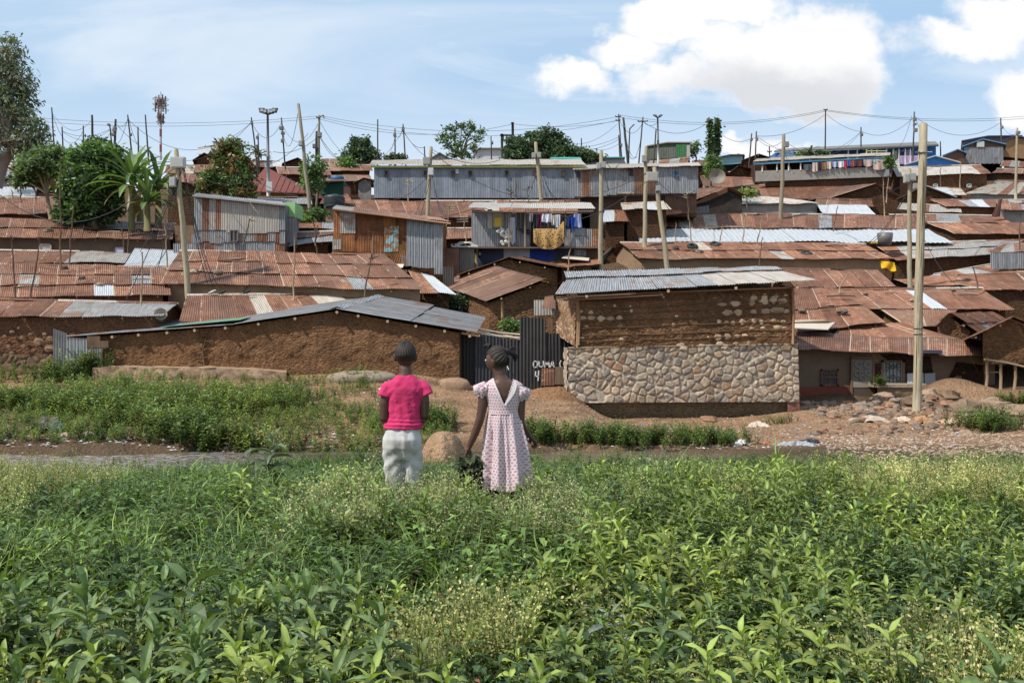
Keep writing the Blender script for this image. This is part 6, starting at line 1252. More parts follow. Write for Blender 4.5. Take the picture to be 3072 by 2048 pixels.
for i,(a_,b_,sg,lab) in enumerate([((-30,340,95),(960,348,92),.8,'upper thin cable running along the left skyline'),((-30,352,95),(958,355,92),.8,'lower thin cable running along the left skyline'),((958,347,92),(1856,350,92),1.4,'upper thin cable crossing the centre skyline'),((958,352,92),(1856,361,92),1.6,'middle thin cable crossing the centre skyline'),((958,357,92),(1540,372,92),1.2,'thin cable ending at the two-post frame'),((1540,372,92),(1856,362,92),.4,'thin cable from the two-post frame to the skyline pair'),
     ((1856,345,90),(2477,330,88),.9,'upper thin cable from the skyline pair to the tall lamp pole'),((1856,352,90),(2477,334,88),.9,'lower thin cable from the skyline pair to the tall lamp pole'),((2477,330,88),(3120,345,92),.6,'upper thin cable running to the right edge'),((2477,333,88),(3120,352,92),.6,'lower thin cable running to the right edge'),
     ((1715,432,88),(1850,374,80),.5,'cable rising from the blue edged gable to the skyline pair'),((1712,440,88),(1855,412,80),.3,'cable from the blue edged gable to the short skyline pole'),((1712,446,88),(1858,418,80),.4,'lower cable from the blue edged gable'),((1780,447,88),(1862,428,80),.3,'short cable right of the wide tree')]):
    wire(at(*a_), at(*b_), sg, lab, .015)
# near wires: bundles dropping from the leaning poles
for i,(a_,b_,sg,lab) in enumerate([((545,480,44.8),(400,470,60),.2,'cable from the leaning left pole toward the bananas'),((530,478,44.8),(0,585,48),2.0,'long cable slanting down from the leaning left pole to the left edge'),((546,495,44.8),(420,755,44),.3,'guy cable falling left from the boxed leaning pole'),((544,495,44.8),(475,800,44),.2,'second guy cable falling left from the boxed leaning pole'),((550,495,44.8),(745,855,45),2.6,'thick cable sagging right from the leaning pole onto the large rust roof'),
     ((552,500,44.8),(640,860,45),.6,'thin cable dropping right from the leaning pole'),((548,500,44.8),(625,858,45),.4,'thin cable next to it dropping to the eave'),((545,480,44.8),(735,520,66),.9,'cable arching from the leaning pole over the tree to the maroon roof'),((740,523,66),(1000,590,60),.6,'cable running in front of the maroon roof'),((380,900,43.8),(550,500,44.8),.1,'straight stay wire from the pale grey roof to the leaning pole'),
     ((1000,590,56),(1450,615,55),1.0,'cable crossing before the long grey house, left half'),((1450,622,54),(1956,530,51),1.6,'cable sagging across the long grey house to the leaning pole'),((1295,448,60),(1500,480,66),.5,'cable going right from the two-box pole'),((1295,455,60),(1960,510,52),2.2,'long cable across the front of the grey house'),((1286,525,60),(1180,600,62),.3,'stay going left from the two-box pole'),((1290,528,60),(1210,700,57),.4,'stay falling left of the two-box pole'),
     ((1292,528,60),(1245,690,58),.3,'second stay falling left of the two-box pole'),((1297,528,60),(1345,655,57),.6,'stay falling right of the two-box pole'),((1298,528,60),(1340,640,58),.9,'second stay falling right of the two-box pole'),((1607,520,63),(1560,588,64),.8,'loop of cable left of the pole at the grey house'),((1615,478,63),(1700,588,63),2.0,'deep loop right of the pole at the grey house'),((1617,478,63),(1715,590,63),1.5,'second deep loop right of the pole at the grey house'),
     ((1618,482,63),(1690,585,63),1.0,'third loop right of the pole at the grey house'),((1805,470,52),(1850,640,56),.4,'cable falling right from the balcony pole'),((1808,475,52),(1960,500,51),.8,'cable linking the balcony pole and the leaning pole'),((1975,545,51),(2110,535,70),1.0,'cable from the leaning pole to the dark huts'),((1975,560,51),(2030,640,56),.4,'cable dropping from the leaning pole'),((2351,440,68),(2385,520,66),.4,'cable dropping beside the greyish pole'),
     ((2735,550,54),(2560,745,58),.8,'cable slanting left from the secondary pole to the blotched roof'),((2735,550,54),(2600,740,58),.5,'second cable slanting left from the secondary pole'),((2740,640,52),(2900,870,50),.8,'cable falling right behind the thick pale pole'),((2730,545,54),(2400,560,66),1.0,'cable from the secondary pole toward the rust roof with blue panel'),((960,410,66),(1110,480,68),1.0,'bundle sagging right from the box-laden pole'),((950,415,66),(820,455,70),.4,'bundle going left from the box-laden pole'),
     ((960,412,66),(1035,470,70),.6,'short cable right of the box-laden pole'),((925,400,61),(700,470,66),1.2,'cable from the tall leaning pole down left'),((1212,395,80),(1275,441,80),.5,'cable from the wired pole to the very short pole'),((1187,405,80),(1140,475,76),.8,'cable falling left from the neighbour of the wired pole'),((1213,400,80),(1450,420,80),2.2,'cable from the wired pole into the umbrella tree'),((1872,390,77),(1912,470,76),.8,'loop between the pair and crossarm pole'),((1922,420,78),(1890,470,77),.7,'loop falling left of the crossarm pole'),((347,370,80),(270,440,80),.6,'cable slanting left from the boxed pole'),((384,352,80),(340,440,80),.6,'cable slanting from the leaning pole above bananas'),((385,352,80),(450,440,78),1.2,'cable falling right from the leaning pole above the bananas'),((2735,348,86),(2700,437,88),.4,'stay left of the boxed pole by the thick pole'),((2746,352,86),(2790,430,88),.4,'stay right of the boxed pole by the thick pole')]):
    wire(at(*a_), at(*b_), sg, lab, .019 if a_[2] < 50 else .017)
# thin sticks and aerial poles on roofs
sticks = [((47,905),(35,705),43,'thin dark stick rising before the left rust roof'),((90,900),(122,710),43.5,'crooked branch pole before the left rust roof'),((182,785),(180,440),47,'thin straight stick before the long dark-walled house'),((208,780),(222,600),47,'leaning stick right of the thin straight one'),((423,905),(426,755),42.5,'thin stick on the pale grey roof'),((375,765),(363,675),51,'leaning stick by the left window of the dark wall'),((384,760),(384,670),51,'straight stick right of the leaning one'),
 ((503,795),(495,660),47.5,'slim bamboo before the white roof'),((881,885),(883,690),44.5,'tall thin bamboo crossing the large rust roof'),((1095,878),(1115,762),44.5,'dark thin stick with twigs on the large rust roof'),((730,725),(752,655),50.8,'stick with a rag before the patchwork shack'),((1120,790),(1118,700),49,'short bamboo before the rusty shack'),((945,725),(953,675),51,'thin stick beside the low patched roof'),((955,790),(940,660),50,'dark stick rising right of the leaning pole foot'),
 ((1400,735),(1390,652),52,'light stick with a crosspiece left of the laundry house'),((1335,710),(1350,618),55,'bamboo with crosspiece above the silver sheets'),((1703,810),(1711,746),50,'short pale stick by the cream board'),((1223,598),(1225,540),64,'thin stick with white tuft at the long grey house'),((1548,598),(1547,520),64,'thin dark stick before the grey house right part'),((1585,620),(1583,560),62,'twiggy stick on the laundry house roof'),((1529,615),(1533,570),62,'shorter twiggy stick on the laundry house roof'),
 ((2027,722),(2028,665),62,'thin stick on the white roof, leftmost'),((2073,725),(2070,655),61,'brown stick on the white roof, second from left'),((2158,725),(2168,672),62,'thin slanted stick on the white roof'),((2228,728),(2237,645),61,'brown stick with white rag on the white roof'),((2270,728),(2290,640),61.5,'leaning thin stick on the white roof'),((2277,800),(2287,712),57,'brown stick before the tyre roof'),((2500,685),(2515,617),64,'slanted thin stick on the long rust roof'),((2655,640),(2648,530),68,'light stick above the dark gable house'),
 ((2660,600),(2665,525),72,'second light stick above the dark gable house'),((2822,555),(2822,503),78,'slim pole before the beige-roofed long house'),((2880,560),(2882,480),78,'pale slim pole before the beige-roofed long house'),((2067,650),(2060,580),64,'thin stick with yellow tuft by the grey lower wall'),((3058,760),(3062,640),58,'thin brown stick at the right edge'),((2516,868),(2545,822),50,'leaning pale stick on the rust roof right of the stone house'),((2935,860),(2920,800),52,'thin dark stick on the wide rust roof'),((40,598),(35,570),60,'short stick by the white roof at left'),((108,602),(100,530),58,'white stick before the flat-topped tree'),((62,598),(60,545),58,'thin stick at the far left roofs')]
for (b_,t_,D_,lab) in sticks:
    mb = MB(); p0,p1 = at(*b_,D_),at(*t_,D_); rr = random.Random(b_[0]); n = 6; pts = [p0.lerp(p1,i/n)+Vector((rr.uniform(-.04,.04),0,0)) for i in range(n+1)]; pts[0].z -= .2
    pale_ = any(k_ in lab for k_ in ('pale','light','bamboo','white')); mb.tube(pts, [.035*(1-.5*i/n)+.008 for i in range(n+1)], 5, (.30,.22,.14) if pale_ else (.13,.085,.06))
    if any(k_ in lab for k_ in ('rag','tuft','twig')):
        for i in range(7): q = p1+Vector((0,0,-.05*i)); mb.tube([q,q+Vector((rr.uniform(-.35,.35),rr.uniform(-.1,.1),rr.uniform(.0,.2)))],.02,4,(.5,.42,.28) if 'tuft' in lab or 'rag' in lab else (.12,.09,.06))
    if 'crosspiece' in lab:
        for i in range(3): q = p1+Vector((0,0,-.12*i)); mb.tube([q+Vector((-.35,0,0)),q+Vector((.25,0,.02))],.02,4,(.35,.28,.2))
    tag(mb.build('bamboo_stick' if 'bamboo' in lab else 'thin_stick', STICK), lab, 'stick')
# ================================================================ TREES
def leaves(mb, P, N_, size, col, rs, asp=.42, m=0, droop=.0):
    """leaf-shaped faces scattered at P; N_ = leaves per point is 1"""
    n = len(P); d = rs.normal(size=(n,3)); d[:,2] = d[:,2]*.7-droop; d /= np.linalg.norm(d,axis=1,keepdims=True)
    u = rs.normal(size=(n,3)); s = np.cross(d,u); s /= np.linalg.norm(s,axis=1,keepdims=True)+1e-9
    L = (size*(.6+.8*rs.rand(n)))[:,None] if np.isscalar(size) else size[:,None]
    V = np.stack([P, P+d*L*.5+s*L*asp*.5, P+d*L, P+d*L*.5-s*L*asp*.5],1).reshape(-1,3)
    c = np.ones((n,4,4)); c[:,:,:3] = col[:,None,:]*1.8*(.6+.9*rs.rand(n)**1.5)[:,None,None]
    mb.add(V, np.arange(4*n).reshape(n,4), c.reshape(-1,4), None, m, False)
def tree(label, base, D, blobs, lsize, nclump, per, cols, limbs=None, rt=.2, name='tree', droop=.2, spread=.42, seed=1, trunk_col=(.13,.10,.07), cat='tree', group=None, asp=.42, topc=None, shell=.55):
    """blobs: (px,py,rx,ry) in photo pixels; trunk and limbs run from the foot into every blob"""
    rs = np.random.RandomState(seed); b = at(*base,D); root = thing(name, label, cat, tuple(b), group)
    mb = MB(); R_ = []; tot = sum(bl[2]*bl[3] for bl in blobs); s = D/F
    C0 = [at(bl[0],bl[1],D+rs.uniform(-.5,.5)*bl[2]*s*.8) for bl in blobs]
    top = at(sum(bl[0] for bl in blobs)/len(blobs), max(bl[1]+bl[3]*.3 for bl in blobs), D)
    fork = b.lerp(top, .75)
    mb.tube([b-Vector((0,0,.8)), b.lerp(fork,.5)+Vector((rs.uniform(-.2,.2),0,0)), fork], [rt*1.25,rt,rt*.75], 8, trunk_col)
    for c, bl in zip(C0, blobs):
        mid = fork.lerp(c,.5)+Vector((rs.uniform(-.3,.3),rs.uniform(-.3,.3),rs.uniform(.0,.3))); mb.tube([fork, mid, c], [rt*.6,rt*.35,rt*.14], 6, trunk_col)
    LP = MB()
    for c, bl in zip(C0, blobs):
        rx, rz = bl[2]*s, bl[3]*s; ry = (rx+rz)/2; n = max(3,int(.85*nclump*bl[2]*bl[3]/tot))
        q = rs.normal(size=(n,3)); q /= np.linalg.norm(q,axis=1,keepdims=True); rad = (shell+(1-shell)*rs.rand(n)**.6)[:,None]
        lump = (.72+.75*fbm(q[:,0]*2.3+seed,q[:,2]*2.3+q[:,1]*1.7,seed,3))[:,None]; cc = np.array(c)+q*rad*lump*np.array([rx,ry,rz])*.95; cs = (lsize*spread/.42)*.62*(.5+1.0*rs.rand(n))
        for j in range(min(n,14)):
            mb.tube([c, (np.array(c)+cc[j])/2+rs.normal(size=3)*.1, cc[j]], [rt*.14,rt*.1,rt*.05], 4, trunk_col)
        p = cc[:,None,:]+rs.normal(size=(n,per,3))*cs[:,None,None]*np.array([1,1,.7]); ci = rs.randint(0,len(cols),n); col = np.array(cols)[ci]*(.75+.5*rs.rand(n))[:,None]
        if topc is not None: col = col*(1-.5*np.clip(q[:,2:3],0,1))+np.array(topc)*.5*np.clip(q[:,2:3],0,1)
        leaves(LP, p.reshape(-1,3), 1, lsize, np.repeat(col,per,0), rs, asp, droop=droop)
    mb.build('trunk', BARK, root); LP.build('crown', LEAF, root); return root
G1 = [(.045,.075,.022),(.06,.10,.03),(.035,.06,.02),(.075,.12,.035)]
G2 = [(.075,.125,.035),(.10,.16,.045),(.055,.09,.028)]
GD = [(.025,.045,.02),(.035,.058,.025),(.045,.07,.03)]
tree('tall airy gum tree cut by the left edge of the picture', (-20,520), 62, [(20,150,50,55),(-20,210,70,70),(45,235,50,45),(10,300,80,50),(70,290,40,40),(-30,360,90,60),(60,360,55,40),(105,385,35,45),(20,425,70,40),(85,430,35,30),(130,420,22,36)], .34, 400, 26, [(.075,.095,.055),(.095,.115,.07),(.06,.078,.045),(.13,.14,.095)], rt=.45, name='gum_tree', droop=1.0, seed=3, asp=.28, spread=.5, trunk_col=(.25,.20,.16))
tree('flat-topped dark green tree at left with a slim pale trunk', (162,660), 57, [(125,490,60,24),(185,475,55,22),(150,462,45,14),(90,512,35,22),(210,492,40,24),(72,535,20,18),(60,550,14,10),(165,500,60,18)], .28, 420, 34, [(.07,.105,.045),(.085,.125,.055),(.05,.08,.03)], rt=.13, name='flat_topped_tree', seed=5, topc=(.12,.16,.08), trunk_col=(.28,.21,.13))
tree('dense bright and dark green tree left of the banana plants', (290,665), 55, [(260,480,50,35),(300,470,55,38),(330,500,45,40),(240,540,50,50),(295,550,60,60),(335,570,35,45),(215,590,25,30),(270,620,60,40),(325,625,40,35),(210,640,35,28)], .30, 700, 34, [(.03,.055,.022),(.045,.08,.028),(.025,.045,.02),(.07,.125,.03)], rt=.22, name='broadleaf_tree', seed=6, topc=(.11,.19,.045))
tree('tree with green and dry brown leaves right of the banana plants', (690,600), 62, [(695,440,38,25),(675,475,45,35),(715,500,38,45),(690,540,45,45),(640,535,40,30),(715,570,45,25),(620,560,25,20),(730,540,28,35)], .27, 430, 30, [(.06,.10,.03),(.09,.14,.035),(.05,.075,.03),(.16,.09,.045),(.12,.08,.04)], rt=.2, name='mixed_leaf_tree', seed=8, shell=.3)
tree('bushy green tree hanging beside the box-laden pole', (935,600), 64, [(938,500,28,30),(925,530,22,35),(945,545,20,30),(960,500,16,20)], .22, 130, 26, G2, rt=.12, name='small_tree', seed=9)
tree('round dark tree on the skyline left of the long iron house', (1085,495), 82, [(1085,445,38,28),(1065,470,38,22),(1110,468,30,22)], .30, 190, 26, GD, rt=.2, name='round_tree', seed=10)
tree('low pale shrub in front of the round skyline tree', (1040,500), 80, [(1040,488,22,12)], .3, 40, 20, G2, rt=.08, name='shrub', seed=11, cat='shrub')
tree('small flat crown tree behind the long iron house, left end', (1190,495), 84, [(1190,474,28,9),(1178,480,14,6)], .25, 70, 22, GD, rt=.1, name='flat_topped_tree', seed=12)
tree('umbrella-crowned tree with separate leaf clusters above the grey house', (1395,490), 72, [(1355,385,20,13),(1385,378,18,9),(1418,378,22,12),(1440,395,16,9),(1325,405,14,9),(1330,420,16,10),(1362,410,20,10),(1400,405,16,10),(1430,420,18,10),(1350,440,18,10),(1420,442,18,10),(1380,430,16,9),(1370,460,20,9),(1410,465,22,9),(1345,462,12,6)], .22, 150, 15, [(.055,.095,.028),(.08,.13,.035),(.04,.07,.025)], rt=.15, name='cassava_tree', seed=13, trunk_col=(.22,.18,.13), shell=.2)
tree('wide dark tree above the middle of the grey house', (1640,500), 76, [(1640,405,30,20),(1600,430,45,28),(1660,440,50,32),(1550,455,35,28),(1700,460,45,25),(1580,470,45,22),(1640,472,55,22),(1540,430,20,18)], .27, 560, 28, [(.035,.06,.028),(.05,.08,.035),(.03,.05,.022),(.07,.10,.05)], rt=.28, name='spreading_tree', seed=14)
tree('low grey-green bush right of the wide tree', (1760,490), 76, [(1745,462,30,16),(1775,470,25,12),(1720,472,25,12)], .26, 130, 24, [(.06,.085,.04),(.045,.07,.03)], rt=.1, name='bush', seed=15, cat='shrub')
def column(label, x, y0, y1, D, seed):
    root = thing('column_tree', label, 'tree', tuple(at(x,y1,D))); rs = np.random.RandomState(seed); mb = MB(); mb.tube([at(x,y1+20,D),at(x+3,(y0+y1)/2,D),at(x,y0,D)],[.12,.1,.04],6,(.16,.12,.08)); mb.build('trunk', BARK, root)
    LP = MB(); n = 46; yy_ = np.linspace(y0,y1,n); P = []
    for j,y in enumerate(yy_):
        w_ = 11*(.75+.35*math.sin(j*1.9))*min(1,(j+2)/6); c = npv(at(x+rs.uniform(-2,2),y,D)); P.append(c+rs.normal(size=(26,3))*np.array([w_*D/F*.45,w_*D/F*.45,.12]))
    P = np.concatenate(P); ci = rs.randint(0,3,len(P)); leaves(LP,P,1,.24,np.array([(.03,.055,.025),(.045,.07,.03),(.06,.09,.035)])[ci],rs,.5,droop=.5); LP.build('foliage', LEAF, root)
column('left leafy column of the ivy-wrapped pair on the skyline',2131,362,470,74,1); column('right leafy column of the ivy-wrapped pair on the skyline',2152,358,455,74.5,2)
tree('bright green young tree below the leafy columns', (2135,545), 72, [(2138,487,18,16),(2135,505,20,18),(2145,525,12,18)], .24, 90, 24, G2, rt=.1, name='young_tree', seed=17)
tree('thin shrub behind the green shed', (2085,480), 86, [(2078,452,10,20),(2088,440,8,14)], .24, 40, 20, [(.08,.12,.05)], rt=.06, name='shrub', seed=18, cat='shrub')
tree('green bush at the right end of the porch house', (2672,500), 78, [(2672,487,12,14)], .24, 40, 20, G1, rt=.06, name='bush', seed=19, cat='shrub')
tree('dark trees behind the dense green tree on the left skyline', (310,470), 78, [(300,440,30,22),(275,435,16,16),(340,450,22,14)], .28, 150, 24, [(.05,.07,.035),(.035,.055,.028)], rt=.1, name='skyline_tree', seed=20)
tree('weedy green patch above the low patched roof', (905,715), 58, [(908,672,28,22),(890,690,20,14)], .22, 110, 22, G2, rt=.05, name='bush', seed=21, cat='shrub')
tree('small green bush left of the rusty shack top', (955,660), 58, [(955,640,20,14)], .2, 50, 20, G1, rt=.05, name='bush', seed=22, cat='shrub')
tree('tuft of weeds behind the black fence', (1530,1000), 43.2, [(1535,975,25,12)], .16, 60, 24, G2, rt=.03, name='weed_clump', seed=23, cat='weeds')
tree('dark weeds growing down in the alley', (1380,930), 47, [(1385,905,35,16)], .18, 60, 22, GD, rt=.03, name='weed_clump', seed=24, cat='weeds')
tree('yellow green weeds at the end of the rust roof with blue panel', (2240,592), 72, [(2240,578,22,10)], .22, 45, 20, [(.16,.19,.06)], rt=.03, name='weed_clump', seed=25, cat='weeds')
tree('small tree clump above the porch house roof, left', (2440,470), 86, [(2405,465,14,7)], .22, 30, 18, G1, rt=.05, name='bush', seed=26, cat='shrub')

def frond_strip(mb, p, d, L, W, arch, col, rs, seg=10, torn=.4):
    """one long banana-like leaf: arching, folded along its midrib, edges torn"""
    d = np.array(d,float); hz = np.array([d[0],d[1],0]); hz /= np.linalg.norm(hz)+1e-9; side = np.cross(hz,[0,0,1]); V = []; e0 = math.atan2(d[2],math.hypot(d[0],d[1])); q = np.array(p,float); c = []
    for i in range(seg+1):
        t = i/seg; e = e0-arch*t**1.4; w_ = W*math.sin(PI*min(1,.08+t*.95))**.6*(1-torn*rs.rand())
        up = -math.sin(e)*hz+math.cos(e)*np.array([0,0,1]); V += [q-side*w_*.5-up*(-.18*w_), q, q+side*w_*.5-up*(-.18*w_)]; f_ = .8+.4*rs.rand(); c += [np.array(col)*f_,np.array(col)*1.3,np.array(col)*f_*.9]
        q = q+(math.cos(e)*hz+math.sin(e)*np.array([0,0,1]))*L/seg
    Fc = []
    for i in range(seg): a_ = i*3; Fc += [(a_,a_+1,a_+4,a_+3),(a_+1,a_+2,a_+5,a_+4)]
    mb.add(V, Fc, np.hstack([np.array(c),np.ones((len(c),1))]), smooth=False)
def banana(label, x, yb, yt, D, n, L, seed, group='banana plants among the roofs'):
    rs = np.random.RandomState(seed); root = thing('banana_plant', label, 'plant', tuple(at(x,yb,D)), group); b, t = at(x,yb,D), at(x,yt,D); mb = MB(); mb.tube([b-Vector((0,0,.6)), b.lerp(t,.5), t], [.2,.16,.09], 8, (.16,.15,.07)); mb.build('stem', BARK, root)
    for i in range(n):
        a_ = i*2.4+rs.rand(); el = rs.uniform(.25,1.45) if i < n*.75 else rs.uniform(-.4,.3); mb = MB(); cl = [(.10,.16,.045),(.075,.125,.04),(.14,.21,.06)][i%3] if i < n*.85 else (.17,.13,.06)
        dv = (math.cos(a_)*math.cos(el), math.sin(a_)*math.cos(el), math.sin(el)); frond_strip(mb, npv(t)-(0,0,.3*rs.rand()), dv, L*rs.uniform(.7,1.1), .42, 1.5-.5*el if el > .3 else 1.0, cl, rs); mb.build('leaf', LEAF, root)
banana('tallest bright banana plant behind the dark-walled house',395,660,545,53.6,26,2.6,1); banana('banana plant with drooping torn leaves nearer the roof',442,660,600,53.0,20,2.1,2); banana('banana plant at the right, beside the leaning pole',475,650,560,54,16,2.3,3); banana('banana plant rising at the back left of the group',420,640,520,57,10,2.2,4)
def palm(label, x, yb, yt, D, n, L, seed):
    rs = np.random.RandomState(seed); root = thing('palm_tree', label, 'tree', tuple(at(x,yb,D))); mb = MB(); t = at(x,yt,D); mb.tube([at(x,yb,D),t],[.14,.1],6,(.16,.12,.08)); mb.build('trunk', BARK, root); mb = MB()
    for i in range(n): a_ = i*2.4; el = rs.uniform(.1,1.2); frond_strip(mb, t, (math.cos(a_)*math.cos(el),math.sin(a_)*math.cos(el),math.sin(el)), L, .3, 1.6, (.08,.11,.05), rs, 6, .6)
    mb.build('crown', LEAF, root)
palm('small palm over the roof of the porch house',2432,475,462,84,18,1.1,1); palm('second palm right of it over the porch house',2472,475,465,84,14,1.0,2); palm('palm on the skyline behind the mixed-leaf tree',775,490,468,84,22,1.4,3)
# ================================================================ PLANTS OF THE TWO BANKS
RS = np.random.RandomState(99)
def leaf_strip(p, az, el, L, W, seg, arch, fold, rs, wav=.0, twist=0.0):
    """vertices (seg+1)*3 and quads of one leaf blade"""
    hz = np.array([math.cos(az), math.sin(az), 0]); side0 = np.array([-hz[1], hz[0], 0]); V = []; q = np.array(p, float)
    for i in range(seg+1):
        t = i/seg; e = el-arch*t**1.3; w_ = W*(math.sin(PI*min(1.0,(.06+.94*t))**.85)**.9 if i < seg else .02)
        fw = math.cos(e)*hz+np.array([0,0,math.sin(e)]); up = -math.sin(e)*hz+np.array([0,0,math.cos(e)]); tw = twist*t
        side = side0*math.cos(tw)+up*math.sin(tw); wv = wav*W*math.sin(t*9+az*3)
        V += [q-side*w_*.5+up*(fold*w_+wv), q.copy(), q+side*w_*.5+up*(fold*w_-wv)]; q = q+fw*L/seg
    Fc = []
    for i in range(seg): a_ = i*3; Fc += [(a_,a_+1,a_+4,a_+3),(a_+1,a_+2,a_+5,a_+4)]
    return np.array(V), Fc
class Proto:
    def __init__(s): s.V=[]; s.F=[]; s.c=[]; s.n=0
    def add(s, V, Fc, c):
        s.V.append(V); s.F += [tuple(j+s.n for j in f) for f in Fc]; s.n += len(V)
        c = np.asarray(c,float); s.c.append(np.tile(c,(len(V),1)) if c.ndim==1 else c)
    def stem(s, pts, r, c):
        P = np.array(pts,float); V = []; 
        for i,p in enumerate(P):
            rr_ = r*(1-.6*i/(len(P)-1))
            for j in range(3): V.append(p+np.array([math.cos(j*2.09)*rr_, math.sin(j*2.09)*rr_, 0]))
        s.add(np.array(V), [(i*3+j,i*3+(j+1)%3,(i+1)*3+(j+1)%3,(i+1)*3+j) for i in range(len(P)-1) for j in range(3)], c)
    def fin(s): s.V = np.concatenate(s.V); s.F = np.array(s.F); s.c = np.concatenate(s.c); return s
def p_broad(seed, h=.5, n=20, L=.15, W=.042, seg=4, lean=.12, base=(.085,.135,.045), erect=.5):
    rs = np.random.RandomState(seed); P = Proto(); dx, dy = rs.normal(size=2)*lean*h; st = lambda t: np.array([dx*t*t, dy*t*t, h*t])
    P.stem([st(0),st(.5),st(1)], .006, (.12,.15,.06))
    for i in range(n):
        t = .25+.75*(i/n)**.8; az = i*2.4+rs.rand()*.6; young = max(0,(t-.82)/.18); l_ = L*(.75+.5*rs.rand())*(1-.35*young)
        el = (.35+1.0*young)*(.7+.6*rs.rand())*erect/.5; V, Fc = leaf_strip(st(t), az, el, l_, W*(.8+.4*rs.rand())*(1-.3*young), seg, 1.1-.6*young+.5*rs.rand(), .22, rs, .12, rs.uniform(-.5,.5))
        c = np.array(base)*(.62+.75*rs.rand()); c = c*(1-young*.5)+np.array((.13,.20,.06))*young*.5
        cc = np.tile(c,(len(V),1)); cc[1::3] *= 1.35; P.add(V, Fc, cc)
    return P.fin()
def p_bushy(seed, h=.38, nb=6, nl=9, L=.06, W=.026, base=(.075,.13,.035), seg=2, flower=0, spread=.6):
    rs = np.random.RandomState(seed); P = Proto()
    for b_ in range(nb):
        az = b_*2.4+rs.rand(); hh = h*(.6+.5*rs.rand()); o = np.array([math.cos(az),math.sin(az),0])*spread*hh*.6*rs.rand(); st = lambda t: np.array([o[0]*t**1.3, o[1]*t**1.3, hh*t])
        P.stem([st(0),st(.55),st(1)], .003, (.10,.13,.05))
        for i in range(nl):
            t = .2+.8*i/nl; V, Fc = leaf_strip(st(t), i*2.4+b_+rs.rand(), rs.uniform(-.1,.8), L*(.7+.6*rs.rand()), W*(.7+.6*rs.rand()), seg, .9, .15, rs, 0, rs.uniform(-.6,.6)); P.add(V,Fc,np.array(base)*(.55+.9*rs.rand()))
        if flower:
            for i in range(flower):
                t = .75+.35*rs.rand(); q = st(t)+rs.normal(size=3)*np.array([.035,.035,.02]); s_ = .0028+.0028*rs.rand(); a_ = rs.rand()*3
                V = np.array([q+(-s_*math.cos(a_),-s_*math.sin(a_),-s_), q+(s_*math.cos(a_),s_*math.sin(a_),-s_*.6), q+(s_*math.cos(a_),s_*math.sin(a_),s_), q+(-s_*math.cos(a_),-s_*math.sin(a_),s_*.7)]); P.add(V,[(0,1,2,3)],np.array((.38,.38,.23))*(.6+.6*rs.rand()))
                if i%3==0: P.stem([st(.75),q],.0018,(.20,.25,.10))
    return P.fin()
def p_grass(seed, n=18, L=.46, W=.008, base=(.11,.18,.05), arch=1.2):
    rs = np.random.RandomState(seed); P = Proto()
    for i in range(n):
        V, Fc = leaf_strip(np.array([rs.normal()*.04,rs.normal()*.04,0]), rs.rand()*6.28, rs.uniform(.9,1.5), L*(.6+.7*rs.rand()), W*(.7+.6*rs.rand()), 4, arch*(.5+rs.rand()), .2, rs); P.add(V,Fc,np.array(base)*(.6+.8*rs.rand()))
    return P.fin()
BRO = [p_broad(i, h=.34+.035*i, n=18+i, L=.100+.012*(i%3), W=.034, base=(.115,.155,.045)) for i in range(6)]
BRF = [p_broad(20+i, h=.34+.03*i, n=16, L=.100, W=.034, seg=2, base=(.115,.155,.045)) for i in range(5)]
BIG = [p_broad(40+i, h=.55+.04*i, n=22, L=.18, W=.055, seg=5, base=(.105,.15,.055), lean=.08) for i in range(5)]
BUS = [p_bushy(60+i, base=[(.075,.135,.035),(.095,.16,.045),(.06,.105,.035)][i%3]) for i in range(5)]
FLO = [p_bushy(80+i, h=.45, nb=7, nl=6, L=.05, W=.016, base=(.17,.225,.085), flower=34, spread=.8) for i in range(5)]
FLF = [p_bushy(180+i, h=.45, nb=5, nl=4, L=.055, W=.018, base=(.17,.225,.085), flower=14, spread=.9) for i in range(5)]
BUF = [p_bushy(190+i, nb=5, nl=6, L=.075, W=.032, base=[(.085,.145,.04),(.105,.165,.05),(.07,.115,.04)][i%3]) for i in range(5)]
GRF = [p_grass(200+i, n=9, L=.46, W=.013, base=[(.10,.17,.045),(.14,.21,.065)][i%2]) for i in range(3)]
GRA = [p_grass(100+i, base=[(.10,.17,.045),(.14,.21,.065)][i%2]) for i in range(4)]
HRT = [p_bushy(160+i, h=.26, nb=5, nl=5, L=.075, W=.062, base=(.12,.18,.07), seg=3, spread=1.0) for i in range(3)]
DRY = [p_bushy(170+i, h=.34, nb=5, nl=8, L=.07, W=.014, base=(.30,.24,.13), spread=.7) for i in range(2)]
RED = [p_bushy(120+i, h=.3, nb=4, nl=7, L=.06, W=.02, base=(.16,.06,.04)) for i in range(2)]
GRN = [p_broad(140+i, h=.4, n=16, L=.12, W=.035, seg=2, base=(.10,.13,.09)) for i in range(2)]
